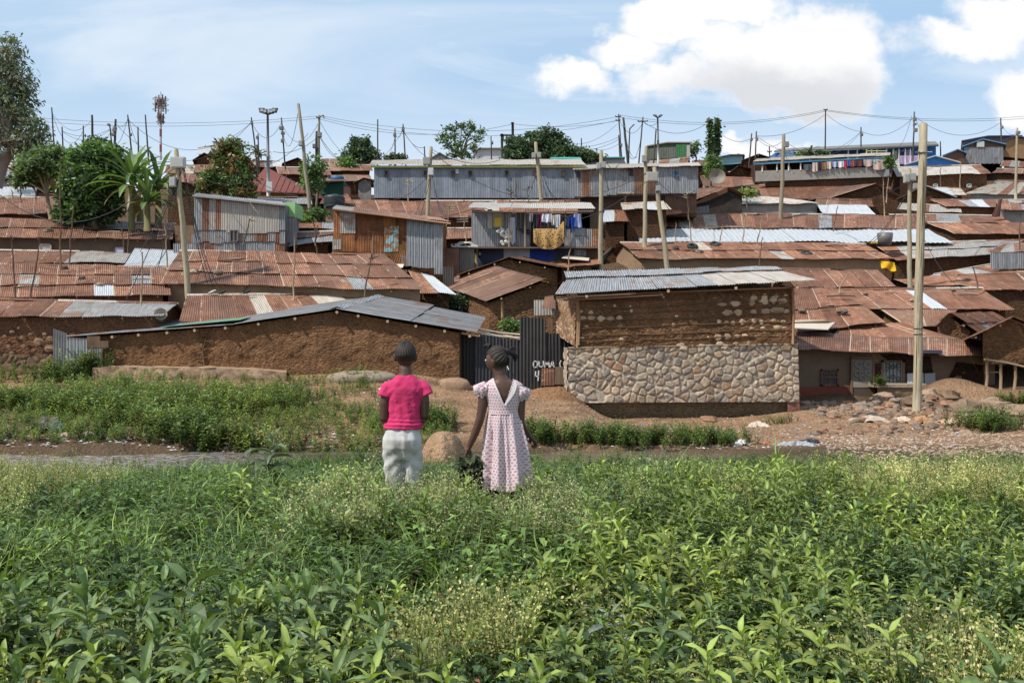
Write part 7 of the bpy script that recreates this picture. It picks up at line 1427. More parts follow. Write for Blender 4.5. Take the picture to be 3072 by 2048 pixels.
def scatter(mb, protos, P, S, rs, tilt=.12, tint=None):
    k_ = rs.randint(0,len(protos),len(P))
    for j, pr in enumerate(protos):
        I = np.where(k_==j)[0]
        if not len(I): continue
        n = len(I); a_ = rs.rand(n)*2*PI; ca, sa = np.cos(a_), np.sin(a_); V = pr.V[None].astype(np.float32)*S[I,None,None].astype(np.float32); X = V[...,0]*ca[:,None]-V[...,1]*sa[:,None]; Y = V[...,0]*sa[:,None]+V[...,1]*ca[:,None]; Z = V[...,2]
        tx, ty = rs.normal(size=(2,n))*tilt; X = X+Z*tx[:,None]+P[I,0][:,None]; Y = Y+Z*ty[:,None]+P[I,1][:,None]; Z = Z+P[I,2][:,None]
        m_ = len(pr.V); Fc = (pr.F[None]+(np.arange(n)*m_)[:,None,None]).reshape(-1,4); c = np.ones((n,m_,4)); b_ = (.75+.5*rs.rand(n))[:,None,None]; c[...,:3] = pr.c[None]*b_
        if tint is not None: c[...,:3] *= tint[I][:,None,:]
        mb.add(np.stack([X,Y,Z],-1).reshape(-1,3), Fc, c.reshape(-1,4), None, 0, True)
def spots(n, y0, y1, rs, wide=.58, power=1.0):
    """random places in the view wedge between two distances (and a little beside it)"""
    y = (y0**(power+1)+(y1**(power+1)-y0**(power+1))*rs.rand(n))**(1/(power+1)); x = (rs.rand(n)*2-1)*(y*wide+1.2); return x, y
def near_place(x, y): return np.stack([x, y, ground_z(x,y)-.02],1)
GIRLS = [(-.80,7.5),(-.07,7.4)]
def clear(x, y, r=.0):
    k_ = np.ones(len(x), bool)
    for gx, gy in GIRLS: k_ &= ((x-gx)**2/.055+(y-gy)**2/.07) > 1
    return k_
def edge_ok(x, y): return y < 22.0-1.2*sst(-6,-9,x)-.6*vn(x*.8,y*0,4)
def zone(x, y):   # 0..1 noise fields that decide what grows where
    return fbm(x*.55+3,y*.4,31,3), fbm(x*.4-7,y*.35,57,3)
def grow():
    MBb, MBf, MBg = MB(), MB(), MB()
    for (n, y0, y1, lod) in [(2100,2.3,6.0,0),(2900,6.0,10.0,1),(5000,10.0,16.0,2),(5600,16.0,22.6,3)]:
        x, y = spots(n, y0, y1, RS); k_ = clear(x,y)&edge_ok(x,y); x, y = x[k_], y[k_]; P = near_place(x,y); a_, b_ = zone(x,y)
        left = sst(-.1,-.5,x/y); bl = (a_+.26*((y<4.7)&(x/y<-.10))+.07*(x/y>.10)-.05-.14*((x/y<.08)&(y>4.7))-.14*((x/y<.08)&(x/y>-.12)&(y<4.7))) > .50
        S = (.55+.75*RS.rand(len(x)))*(.75+.5*fbm(x*.9,y*.9,15,3))*(1-.50*sst(6.5,15,y))*(1-.12*sst(2,5,y))*(1-.15*sst(17,22,y)+.50*sst(18,20.5,y)*sst(-7,-4.5,x))*(1-.35*sst(-.28,-.36,x/y)*sst(11,15,y))
        # lower growth around and before the girls, as in the photo
        tint = np.ones((len(x),3)); tn = fbm(x*1.1,y*1.1,77,3); tint[:,0] = 1.08+1.10*tn; tint[:,1] = 1.08+.75*tn; tint[:,2] = .95+.45*tn; tint *= (.70+.60*RS.rand(len(x)))[:,None]*(.78+.44*fbm(x*2.2,y*2.2,83,2))[:,None]
        S *= np.where(bl,.86,1.0); pr = [BRO,BRO,BRF,BRF][lod]; I = bl&(RS.rand(len(x))<.9); scatter(MBb, pr, P[I], S[I]*(1.0 if lod<2 else 1.1), RS, .14, tint[I])
        J = ~I; u = RS.rand(len(x)); fl = J&(b_>.47)&(u<.60); bu = J&~fl&(u<.66); rd = J&~fl&~bu&(u>.965); gr = J&~fl&~bu&~rd
        scatter(MBf, FLO if lod<2 else FLF, P[fl], S[fl]*1.05, RS, .15, tint[fl]); scatter(MBb, BUS if lod<2 else BUF, P[bu], S[bu]*1.1, RS, .15, tint[bu]); scatter(MBb, RED, P[rd], S[rd], RS, .15); scatter(MBg, GRA if lod<2 else GRF, P[gr], S[gr]*1.0, RS, .25, tint[gr]*1.15)
        v_ = RS.rand(len(x)); hr_ = bu&(v_<.3); scatter(MBb, HRT, P[hr_], S[hr_], RS, .2, tint[hr_]); dr_ = (v_>.955); scatter(MBf, DRY, P[dr_], S[dr_], RS, .2)
        # low undergrowth so that no bare soil shows
        x, y = spots(int(n*(1.2 if lod<2 else .8)), y0, y1, RS); k_ = clear(x,y)&edge_ok(x,y); P = near_place(x[k_],y[k_]); u = RS.rand(len(P)); S = .5+.5*RS.rand(len(P)); tt = np.full((len(P),3),.9)
        scatter(MBb, BUS if lod<1 else BUF, P[u<.6], S[u<.6]*1.1, RS, .2, tt[u<.6]); scatter(MBg, GRA if lod<1 else GRF, P[u>=.6], S[u>=.6]*.7, RS, .3, tt[u>=.6])
    x = RS.uniform(-1.35,.55,520); y = RS.uniform(6.1,7.75,520); k_ = clear(x,y); x, y = x[k_], y[k_]; P = near_place(x,y); S = (.92+.30*RS.rand(len(x)))*(1-.10*(x>-.35)); u = RS.rand(len(x)); tt = np.tile(np.array([[1.5,1.4,1.3]]),(len(x),1))*(.8+.4*RS.rand(len(x)))[:,None]
    scatter(MBb, BUS, P[u<.5], S[u<.5]*1.1, RS, .15, tt[u<.5]); J = (u>=.5)&(u<.72); scatter(MBf, FLO, P[J], S[J], RS, .15, tt[J]); J = (u>=.72)&(u<.85); scatter(MBb, BRF, P[J], S[J]*1.1, RS, .15, tt[J]); J = u>=.85; scatter(MBg, GRA, P[J], S[J], RS, .15, tt[J])
    for m_, nm in ((MBb,'leafy_weeds'),(MBf,'seeding_weeds'),(MBg,'grass')):
        o = m_.build(nm, LEAF, None, (0,8,0)); o['kind'] = 'stuff'
        o['label'] = {'leafy_weeds':'dense green leafy weeds covering the near bank','seeding_weeds':'feathery pale seeding weeds among the green on the near bank','grass':'long thin grass between the weeds of the near bank'}[nm]; o['category'] = 'vegetation'
    # far bank, left of the path
    MBx = MB(); n = 8200; x = RS.uniform(-22,-1.2,n); y = RS.uniform(30.0,39.3,n); t = (y-30)/9.3; d = fbm(x*.55,y*.6,41,3)
    px = CX+x/y*F; dens = np.where(t<.55,.95,.60)*np.where((px<520)&(t>.72),.42,1)*np.where((px>1130)&(t>.42),.10,1)*np.where((px>1040)&(px<1200)&(t>.45)&(t<.62),.2,1)
    k_ = (RS.rand(n) < dens*sst(.22,.38,d+.10*(t<.40)))&~((px>1345)); x,y,t = x[k_],y[k_],t[k_]; P = np.stack([x,y,ground_z(x,y)-.03],1); u = RS.rand(len(x)); S = (.58+.55*RS.rand(len(x)))*(1+.9*sst(.45,.62,fbm(x*.35,y*.35,19,2)))*(1-.35*t); tn = fbm(x*.8,y*.8,91,3); tint = np.stack([.75+1.2*tn,.85+.8*tn,.8+.5*tn],1)*(.75+.5*RS.rand(len(x)))[:,None]
    scatter(MBx, BRF, P[u<.45], S[u<.45]*1.1, RS, .2, tint[u<.45]); I = (u>=.45)&(u<.88); scatter(MBx, BUF, P[I], S[I]*1.3, RS, .2, tint[I]); I = (u>=.88)&(u<.92); scatter(MBx, RED, P[I], S[I]*1.4, RS, .2); I = u>=.92; scatter(MBx, GRA, P[I], S[I]*.9, RS, .2, tint[I])
    o = MBx.build('bank_shrubbery', LEAF, None, (-10,34,-1.5)); o['kind'] = 'stuff'; o['label'] = 'dark green shrubbery covering the far river bank on the left'; o['category'] = 'vegetation'
    # strip of weeds along the water on the right, and tufts
    for i,(cx_,cy_,w_,d_,n_,s_,lab) in enumerate([(1625,1290,60,.9,120,1.0,'clump of weeds at the water edge just right of the girl in the dress'),(1745,1290,55,.8,90,.85,'second weed clump at the water edge, right of the dress'),(1880,1288,80,.9,150,.95,'wide weed clump at the water edge before the stone wall'),(2060,1290,110,.9,170,.9,'long weed clump at the water edge left of the litter'),(2180,1290,60,.7,70,.7,'small weed clump at the water edge beside the red litter'),(2330,1262,45,.5,30,.5,'low tuft on the path below the stone house corner'),(2960,1292,85,.8,130,1.0,'round dark weed bush on the rubble at right'),(3050,1180,50,.6,60,1.0,'weeds at the right edge under the stilt house'),(2925,1160,30,.4,35,.9,'green weed in front of the stilts'),(2640,1165,18,.3,22,.7,'small plant growing on the slab bench'),
                                                  (1290,1265,55,.7,110,1.0,'weeds behind the pink shirt, at the water edge'),(260,1105,32,.4,60,1.5,'leafy weed growing against the silver door sheet'),(175,1138,60,.5,70,1.1,'weeds at the foot of the dark sheet, far left')]):
        D_ = 31.2 if cy_ in (1288,1290) else {1262:36.5,1292:34.5,1180:41,1160:42,1165:42.8,1265:32.5,1105:39.0,1138:38.4}[cy_]
        mb = MB(); c = at(cx_,cy_,D_); rs = np.random.RandomState(i+5); x = c.x+rs.normal(size=n_)*w_/F*D_*.62; y = D_+rs.normal(size=n_)*d_*.5; z = np.asarray(ground_z(x,np.clip(y,30.3,41)))-.02
        if cy_ in (1165,): z = np.full(n_, at(0,1158,D_).z)
        P = np.stack([x,y,z],1); u = rs.rand(n_); S = s_*1.35*(.6+.8*rs.rand(n_)); tt = np.tile(np.array([[1.25,1.15,.95]]),(n_,1))*(.6+.8*rs.rand(n_))[:,None]; scatter(mb, BUS, P[u<.6], S[u<.6]*1.2, rs, .25, tt[u<.6]); scatter(mb, BRF, P[u>=.6], S[u>=.6]*.9, rs, .25, tt[u>=.6])
        tag(mb.build('weed_clump', LEAF), lab, 'weeds')
grow()
# individually standing plants of the near bank
KEEP = []
def plant_obj(proto, x, y, s, rot, label, name='leafy_plant', group=None, cat='plant', share={}):
    k_ = id(proto); KEEP.append(proto)
    if k_ not in share:
        mb = MB(); c = np.ones((len(proto.V),4)); c[:,:3] = proto.c; mb.add(proto.V, proto.F, c); o = mb.build(name, LEAF, None, (0,0,0)); share[k_] = o
    else: o = share[k_].copy(); C.objects.link(o)
    o.location = (x, y, float(ground_z(np.array([x]),np.array([y]))[0])-.02); o.scale = (s,s,s); o.rotation_euler = (rnd.uniform(-.08,.08), rnd.uniform(-.08,.08), rot); return tag(o, label, cat, group)
rr = random.Random(21)
for i in range(70):
    if i < 40: y = rr.uniform(2.9,4.6); x = rr.uniform(-.60,-.12)*y
    else: y = rr.uniform(3.0,5.6); x = rr.uniform(-.05,.60)*y
    left_ = i < 40
    plant_obj(BIG[i%5], x, y, rr.uniform(.62,.92) if left_ else rr.uniform(.5,.8), rr.uniform(0,6.28), 'large broad-leaved green plant standing in the weeds nearest the camera', group='broad-leaved plants nearest the camera')
for (px,py,D_,pr,s_,lab) in [(800,1480,10.2,p_broad(301,h=.62,n=20,L=.26,W=.10,seg=5,base=(.10,.13,.065),lean=.05),1.0,'tall big-leaved grey-green plant standing above the weeds left of the pink shirt'),(545,1960,4.2,p_broad(302,h=.45,n=12,L=.22,W=.075,seg=5,base=(.09,.13,.05)),1.2,'single pale stemmed plant with upright top leaf, lower left'),(1850,1960,4.4,p_broad(303,h=.4,n=14,L=.17,W=.035,seg=5,base=(.26,.30,.26)),.9,'silvery pale-leaved plant near the bottom, right of centre'),(890,2000,4.0,p_broad(304,h=.35,n=12,L=.16,W=.035,seg=5,base=(.28,.31,.28)),.9,'silvery pale-leaved plant near the bottom, left of centre')]:
    c = at(px,py,D_); plant_obj(pr, c.x, D_, s_, 1.0, lab)
for (px,py,D_,s_,n_,lab,col) in [(960,1440,12.5,1.5,14,'clump of tall blades of grass left of the grey trousers',(.14,.24,.08)),(2000,1400,17,2.0,16,'tall grass clump at the water edge right of the dress',(.15,.22,.09)),(2330,1400,19,1.9,6,'few tall reeds by the litter at the water edge',(.16,.26,.07)),(2370,1500,13,1.4,8,'thin upright grass blades in the right weeds',(.18,.28,.08)),(300,1440,16,1.2,10,'grass blades leaning over the stream at left',(.2,.24,.12))]:
    c = at(px,py,D_); plant_obj(p_grass(int(px),n=n_,L=.45,W=.014,base=col,arch=.8), c.x, D_, s_, .3, lab, 'grass_clump', cat='grass clump')

# ================================================================ STONES, RUBBLE, LITTER
def gz(x,y): return float(ground_z(np.array([x]),np.array([y]))[0])
def on_ground(px, D, dz=0.0): c = at(px,0,D); return (c.x, D, gz(c.x,D)+dz)
mb = MB(); rr = np.random.RandomState(4); V=[]  # sand mound at the stream
n1,n2 = 40,12; c = at(1330,1350,20.5); zt = at(0,1296,20.5).z; zb_ = at(0,1400,20.5).z-.3
for i in range(n2+1):
    t = i/n2
    for j in range(n1):
        a_ = 2*PI*j/n1; r_ = .80*t*(1+.10*math.sin(3*a_)+.05*math.sin(7*a_)); V.append((c.x+r_*math.cos(a_)*.72, 20.5+r_*math.sin(a_)*1.0, zb_+(zt-zb_)*(1-t**2.8)+.03*float(fbm(r_*math.cos(a_)*7,r_*math.sin(a_)*7,3,3))))
mb.add(V, [(i*n1+j,(i+1)*n1+j,(i+1)*n1+(j+1)%n1,i*n1+(j+1)%n1) for i in range(n2) for j in range(n1)], (.42,.27,.17), smooth=True); tag(mb.build('sand_mound', EARTH), 'rounded heap of reddish sand between the two girls by the stream', 'mound')
def heap(px, D, w_, h_, dep, col, label, seed):
    mb = MB(); c = at(px,0,D); U, V_ = np.meshgrid(np.linspace(-1,1,46),np.linspace(-1,1,30)); x = c.x+U*w_; y = D+V_*dep; r_ = np.sqrt(U**2+V_**2)*(1+.5*(fbm(U*2.5+seed,V_*2.5,seed+8,3)-.5)); z = np.asarray(ground_z(x,np.clip(y,30,41)))-.10+h_*np.clip(1-r_**1.6,0,1)*(.75+.5*fbm(U*2+seed,V_*2,seed,3))+.22*(fbm(x*3,y*3,seed,4)-.5)*(r_<1)
    i = (np.arange(29)[:,None]*46+np.arange(45)[None,:]).ravel(); mb.add(np.stack([x.ravel(),y.ravel(),z.ravel()],1), np.stack([i,i+1,i+47,i+46],1), col, smooth=True); return tag(mb.build('earth_heap', EARTH), label, 'mound')
heap(1672,38.9,1.3,.36,1.4,(.30,.165,.09),'heap of loose brown earth at the left corner of the stone wall',3)
heap(2790,41.0,3.4,.38,2.2,(.22,.135,.085),'long heap of earth and rubble before the plastered house',5)
rs = random.Random(77); RC = [(.24,.155,.10),(.29,.20,.135),(.19,.13,.09),(.21,.165,.13),(.26,.145,.09)]
SL = {}
def stone(px, D, r, lab, name='stone', col=None, flat=.7, dz=0, cat='stone', group=None):
    mb = MB(); x,y,z = on_ground(px,D,dz); 
    if 2400 < px and 39 < D < 43: z += .45*max(0,1-abs(px-2790)/260)*max(0,1-abs(D-41)/2.2)
    rock(mb,(x,y,z+r*flat*.15),r,col or rs.choice(RC),int(px*3+D*7),flat,nseg=11); return tag(mb.build(name, STONE), lab, cat, group)
for (px,D,r,lab) in [(2890,38.6,.62,'big rounded brown boulder right of the thick pole'),(3010,38.4,.48,'grey round boulder at the right of the big brown one'),(2980,39.4,.55,'flat topped brown boulder above the grey round one'),(3050,37.4,.50,'light tan rock near the right edge'),(2780,41.6,.42,'brown rock behind the thick pole foot'),(2850,41.2,.40,'brown rock above the big rounded boulder'),(2740,39.8,.40,'rough block directly behind the thick pole foot'),(2582,39.6,.32,'pale angular stone in the rubble left of the pole'),(2543,40.6,.28,'grey stone below the barred window'),(2128,38.0,.26,'round brown stone at the foot of the mossy foundation'),(2655,40.8,.42,'large pale rock beneath the slab bench'),(2420,41.0,.24,'stone at the corner beside the brick pier')]: stone(px,D,r,lab,'boulder' if r>.38 else 'stone')
for i in range(230):
    px = rs.gauss(2740,230); D = rs.uniform(33.2,42.3)
    if px < 2410: px = rs.uniform(2410,3100)
    if px > 3130: px = rs.uniform(2430,3090)
    stone(px,D,rs.uniform(.06,.24)*(1.15 if D>38 else .8),'loose stone lying in the rubble field below the plastered house',group='loose stones of the rubble field')
# small scattered pebbles and litter: too many to count
def crumbs(n, x0,x1,y0,y1, cols, s0, s1, name, label, seed, flatq=.6):
    rs_ = np.random.RandomState(seed); D_ = rs_.uniform(y0,y1,n); px = rs_.uniform(x0,x1,n); x = (px-CX)/F*D_; z = np.asarray(ground_z(x,D_)); s_ = rs_.uniform(s0,s1,n); base = np.array([(1,0,0),(-.5,.8,0),(-.5,-.8,0),(.1,.1,.8),(0,0,-.4)]); Fc = np.array([(0,1,3),(1,2,3),(2,0,3),(1,0,4),(2,1,4),(0,2,4)])
    V = base[None]*s_[:,None,None]*(1+.5*rs_.normal(size=(n,5,3))*.6)*np.array([1,1,flatq]); V += np.stack([x,D_,z+.01],1)[:,None,:]; c = np.ones((n,5,4)); c[...,:3] = (np.array(cols)[rs_.randint(0,len(cols),n)]*(.7+.6*rs_.rand(n))[:,None])[:,None,:]
    mb = MB(); mb.add(V.reshape(-1,3), (Fc[None]+(np.arange(n)*5)[:,None,None]).reshape(-1,3), c.reshape(-1,4)); o = mb.build(name, STONE, None, (5,34,-1.9)); o['kind']='stuff'; o['label']=label; o['category']='gravel' if 'gravel' in name else 'litter'
crumbs(5200,1420,3300,30.0,40.5,[(.36,.23,.15),(.42,.30,.21),(.25,.16,.10),(.46,.37,.29),(.2,.14,.1)],.015,.06,'gravel','small stones and clods on the dirt path',1)
crumbs(4200,2480,3500,24.5,33.5,[(.34,.24,.165),(.40,.30,.22),(.26,.18,.125)],.03,.09,'gravel','pinkish gravel beach at the stream, right',2,.5)
crumbs(900,1420,2900,29.9,36.0,[(.6,.56,.5),(.5,.47,.45),(.55,.2,.12),(.1,.1,.11),(.5,.45,.4),(.2,.3,.45)],.02,.07,'litter','small scraps of litter along the stream edge',3,.4)
crumbs(700,-200,1150,29.8,31.6,[(.55,.5,.45),(.4,.33,.28),(.5,.36,.3),(.15,.12,.1),(.62,.6,.58)],.03,.10,'litter','litter and pebbles along the left water edge',4,.5)
crumbs(700,2430,3150,37.5,42.6,[(.26,.17,.11),(.31,.22,.15),(.20,.14,.10)],.06,.17,'gravel','broken rubble heaped before the plastered house',6,.8)
crumbs(900,-100,1400,31.5,39.5,[(.4,.27,.18),(.5,.42,.34),(.3,.2,.13)],.02,.07,'gravel','stones and clods on the left bank',5,.6)
# larger pieces of litter, each its own thing
for i,(px,D,sx,sy,h_,c,nm,lab) in enumerate([(2265,36.2,.42,.3,.28,(.55,.46,.36),'sack','crumpled pale sack lying on the path below the stone house'),(2395,30.6,.62,.35,.22,(.33,.34,.36),'plastic_bag','heap of grey plastic in the stream bend, right'),(2430,31.2,.4,.3,.28,(.06,.06,.075),'plastic_bag','black plastic bag on top of the grey plastic heap'),(2225,31.0,.32,.22,.24,(.62,.60,.58),'plastic_bag','white bag at the water edge left of the grey plastic'),(2175,31.2,.25,.2,.14,(.55,.12,.06),'plastic_bag','red plastic scrap at the water edge'),(2300,31.4,.2,.15,.10,(.5,.16,.09),'plastic_bag','orange red scrap right of the white bag'),(1925,36.8,.14,.1,.07,(.10,.25,.42),'plastic_bag','small blue bag on the path below the stone wall'),
    (2200,31.8,.28,.2,.12,(.05,.05,.05),'plastic_bag','black scrap beside the red litter'),(2610,36.2,.65,.35,.26,(.42,.33,.26),'cloth_heap','tan rags left of the thick pole foot'),(2590,37.0,.5,.3,.26,(.10,.09,.085),'cloth_heap','dark rags above the tan ones, left of the pole'),(2700,35.9,.5,.3,.26,(.55,.42,.32),'cloth_heap','cream rags just left of the thick pole foot'),(2765,35.6,.5,.34,.32,(.42,.25,.14),'sack','brown fibrous sacking at the foot of the thick pole'),(2840,35.7,.55,.35,.2,(.50,.34,.22),'cloth_heap','light brown rags right of the thick pole foot'),(2885,33.8,.22,.14,.1,(.25,.35,.52),'plastic_bag','blue white scrap right of the pole on the path'),
    (2990,41.3,.6,.4,.45,(.42,.33,.28),'sack','pile of pale sacks under the stilt house'),(2965,42.0,.35,.3,.35,(.45,.28,.25),'cloth_heap','pinkish cloth by the first stilt'),(3060,41.5,.3,.3,.3,(.30,.2,.13),'sack','brown sack at the right edge under the stilts'),(1180,37.2,.42,.24,.18,(.66,.63,.58),'sack','white torn sack on the bank left of the pink sleeve'),(1168,37.8,.2,.15,.3,(.5,.38,.28),'cardboard','brown cardboard flap above the white torn sack'),(345,34.8,.75,.25,.2,(.60,.55,.46),'cloth_heap','long cream cloth caught on the left bank shrubs'),(345,35.6,.22,.2,.28,(.50,.42,.33),'sack','small tan bundle above the long cream cloth'),(282,33.6,.14,.1,.3,(.66,.68,.70),'plastic_bag','white bag standing in the left bank shrubs, upper'),(322,32.2,.17,.1,.36,(.68,.70,.74),'plastic_bag','white bag hanging in the shrubs nearer the water, left'),
    (655,36.0,.25,.2,.35,(.55,.46,.36),'sack','tan scrap in the middle of the left bank'),(440,33.8,.25,.15,.25,(.24,.11,.06),'cloth_heap','rusty brown tangle beside the long cream cloth'),(140,31.2,.5,.3,.55,(.15,.14,.10),'sack','dark striped sacking slumped at the left water edge'),(175,31.0,.3,.25,.45,(.08,.13,.10),'sack','dark green sacking beside the striped one'),(200,30.8,.3,.2,.2,(.50,.38,.30),'cloth_heap','light brown rags at the left water edge'),(270,30.6,.3,.18,.15,(.5,.42,.38),'cloth_heap','pinkish rags at the left water edge'),(430,30.7,.25,.15,.12,(.46,.38,.32),'cardboard','brown scrap at the water edge, middle left'),(2110,30.2,.12,.1,.05,(.65,.65,.63),'plastic_bag','tiny white scrap floating in the stream'),(1935,28.6,.25,.12,.06,(.6,.58,.55),'plastic_bag','white froth and paper floating behind the tall grass clump'),(1580,31.0,.3,.2,.15,(.55,.42,.38),'cloth_heap','pinkish litter by the hand of the girl in the dress')]):
    mb = MB(); x,y,z = on_ground(px,D); z = max(z,RIVER_Z); crumple(mb,(x,y,z-.02),sx*.8,sy*.8,h_,c,i+31,n=16); tag(mb.build(nm, CLOTH), lab, 'litter')
mb = MB(); c = at(2382,1425,14); mb.box((c.x-.02,14,c.z-.15),(c.x+.02,14.02,c.z+.12),(.62,.62,.58)); tag(mb.build('white_stick', PAINT), 'small white stick standing in the weeds at right', 'stick')
# ================================================================ THE TWO GIRLS
SKIN = m_attr('skin', .5, .10, 12, .002, .35); HAIR = m_attr('hair', .7, .25, 60, .004, .25)
JERSEY = m_attr('jersey', .85, .10, 9, .006, .1); FLEECE = m_attr('grey_fleece', .95, .16, 14, .006, .05)
def m_print():
    k = NT('printed_cotton'); uv = k.attr('uvm').outputs['Vector']; x = k.n('ShaderNodeSeparateXYZ'); k.lk(uv, x.inputs[0]); cw, ch = .0235, .0215
    v = k.math('DIVIDE', x.outputs[1], ch); row = k.math('FLOOR', v); u = k.math('ADD', k.math('DIVIDE', x.outputs[0], cw), k.math('MULTIPLY', k.math('MODULO', row, 2.0), .5))
    fx = k.math('MULTIPLY', k.math('SUBTRACT', k.math('FRACT', u), .5), 3.6); fy = k.math('MULTIPLY', k.math('SUBTRACT', k.math('FRACT', v), .45), -3.2)
    x2 = k.math('MULTIPLY', fx, fx); y2 = k.math('MULTIPLY', fy, fy); a_ = k.math('SUBTRACT', k.math('ADD', x2, y2), 1.0); h = k.math('SUBTRACT', k.math('MULTIPLY', a_, k.math('MULTIPLY', a_, a_)), k.math('MULTIPLY', x2, k.math('MULTIPLY', y2, fy)))
    m_ = k.math('LESS_THAN', h, 0.0); wn = k.n('ShaderNodeTexWhiteNoise', noise_dimensions='2D'); cb = k.n('ShaderNodeCombineXYZ'); k.lk(k.math('FLOOR', u), cb.inputs[0]); k.lk(row, cb.inputs[1]); k.lk(cb.outputs[0], wn.inputs[0])
    red = k.mix(wn.outputs[0], (.40,.09,.15), (.33,.17,.23)); n_ = k.noise(k.pos(), 5, 4); n2 = k.noise(k.vscale(uv,(60,60,1)), 1, 2); spk = k.math('MULTIPLY', k.sm(n2,.62,.70), .35)
    base = k.mix(k.math('MULTIPLY', k.sm(n_,.5,.7),.25), (.60,.505,.515), (.50,.40,.415)); base = k.mix(spk, base, (.40,.22,.26))
    k.bump(n_, .012, .6); return k.fin(k.mix(k.math('MULTIPLY', m_, .75), base, red), .85, 0, .1)
PRINT = m_print()
def blob(mb, c, ax, col=(1,1,1), n=16, m_=10, f=None):
    V = []
    for i in range(m_+1):
        t = PI*i/m_
        for j in range(n):
            a_ = 2*PI*j/n; d = np.array([math.sin(t)*math.cos(a_), math.sin(t)*math.sin(a_), math.cos(t)]); p = d*np.array(ax)
            if f: p = f(d, p)
            V.append(np.array(c)+p)
    mb.add(V, [(i*n+j,(i+1)*n+j,(i+1)*n+(j+1)%n,i*n+(j+1)%n) for i in range(m_) for j in range(n)], col, smooth=True)
def loft(mb, rings, n=24, col=(1,1,1), cap=True, sq=1.0):
    V = []; k_ = len(rings)
    for (cx,cy,cz,rx,ry) in rings:
        for j in range(n):
            a_ = 2*PI*j/n; ca, sa = math.cos(a_), math.sin(a_); V.append((cx+rx*math.copysign(abs(ca)**sq,ca), cy+ry*math.copysign(abs(sa)**sq,sa), cz))
    mb.add(V, [(i*n+j,i*n+(j+1)%n,(i+1)*n+(j+1)%n,(i+1)*n+j) for i in range(k_-1) for j in range(n)], col, smooth=True)
    if cap:
        for i in (0,k_-1):
            idx = mb.n-len(V)+i*n; mb.b.append((np.zeros((0,3)), np.array([[idx+j for j in range(n)][::(-1 if i==0 else 1)]]), np.zeros((0,4),np.float32), np.zeros((0,3),np.float32), 0, True))
def fuse(mb, name, mat, parent, voxel=.006, smooth=4, colf=None, disp=None):
    """one continuous skin over the pieces in mb"""
    o = mb.build(name, mat, parent); md = o.modifiers.new('r','REMESH'); md.mode = 'VOXEL'; md.voxel_size = voxel; sm = o.modifiers.new('s','SMOOTH'); sm.iterations = smooth; sm.factor = .5
    bpy.context.view_layer.update(); dg = bpy.context.evaluated_depsgraph_get(); me = bpy.data.meshes.new_from_object(o.evaluated_get(dg)); o.modifiers.clear(); old = o.data; o.data = me; bpy.data.meshes.remove(old); me.name = name
    n = len(me.vertices); co = np.empty(n*3, np.float32); me.vertices.foreach_get('co', co); co = co.reshape(-1,3).astype(float); W = co+np.array(ORG[parent])
    if disp:
        no = np.empty(n*3, np.float32); me.vertices.foreach_get('normal', no); no = no.reshape(-1,3); co = co+no*disp(W,no)[:,None]; me.vertices.foreach_set('co', co.astype(np.float32).ravel())
    for a_ in ('col','uvm'):
        if a_ in me.attributes: me.attributes.remove(me.attributes[a_])
    c = np.ones((n,4)); c[:,:3] = colf(W) if colf else (1,1,1); a_ = me.attributes.new('col','FLOAT_COLOR','POINT'); a_.data.foreach_set('color', c.astype(np.float32).ravel())
    a_ = me.attributes.new('uvm','FLOAT_VECTOR','POINT'); ax = np.arctan2(W[:,1]-W[:,1].mean(), W[:,0]-W[:,0].mean()); a_.data.foreach_set('vector', np.stack([W[:,0]*1.0+W[:,1]*.7,W[:,2],W[:,2]*0],1).astype(np.float32).ravel())
    me.polygons.foreach_set('use_smooth', np.ones(len(me.polygons),bool)); me.materials.clear(); me.materials.append(mat); me.update(); return o
def skull(d, s=1.0):
    """head surface: x right, y towards the face, z up; returns a point"""
    x,y,z = d; p = np.array([x*.073, y*.092, z*.102]); 
    if z < 0: p[0] *= 1-.22*(-z)**1.2*(1 if y>-.2 else .9); p[1] *= (1-.10*(-z)) if y > 0 else (1-.45*(-z))
    if y > 0: 
        nz = math.exp(-((x/.16)**2+((z+.16)/.22)**2)); p[1] += .020*nz; eye = math.exp(-(((abs(x)-.38)/.18)**2+((z-.02)/.13)**2)); p[1] -= .007*eye
        lip = math.exp(-((x/.30)**2+((z+.52)/.10)**2)); p[1] += .009*lip; chin = math.exp(-((x/.3)**2+((z+.88)/.2)**2)); p[1] += .010*chin; br_ = math.exp(-(((abs(x)-.35)/.3)**2+((z-.22)/.1)**2)); p[1] += .003*br_
    return p*s
def head(mb, c, yaw, s, col):
    ca, sa = math.cos(yaw), math.sin(yaw); rot = lambda p: np.array([p[0]*ca-p[1]*sa, p[0]*sa+p[1]*ca, p[2]])
    blob(mb, c, (1,1,1), col, 30, 22, lambda d,p: rot(skull(d,s)))
    for sx in (-1,1): q = rot(np.array([sx*.080,-.008,-.016])*s); blob(mb, np.array(c)+q, (1,1,1), col, 10, 8, lambda d,p: rot(np.array([d[0]*.012+sx*d[2]*.006, d[1]*.020, d[2]*.033])*s))
    return rot
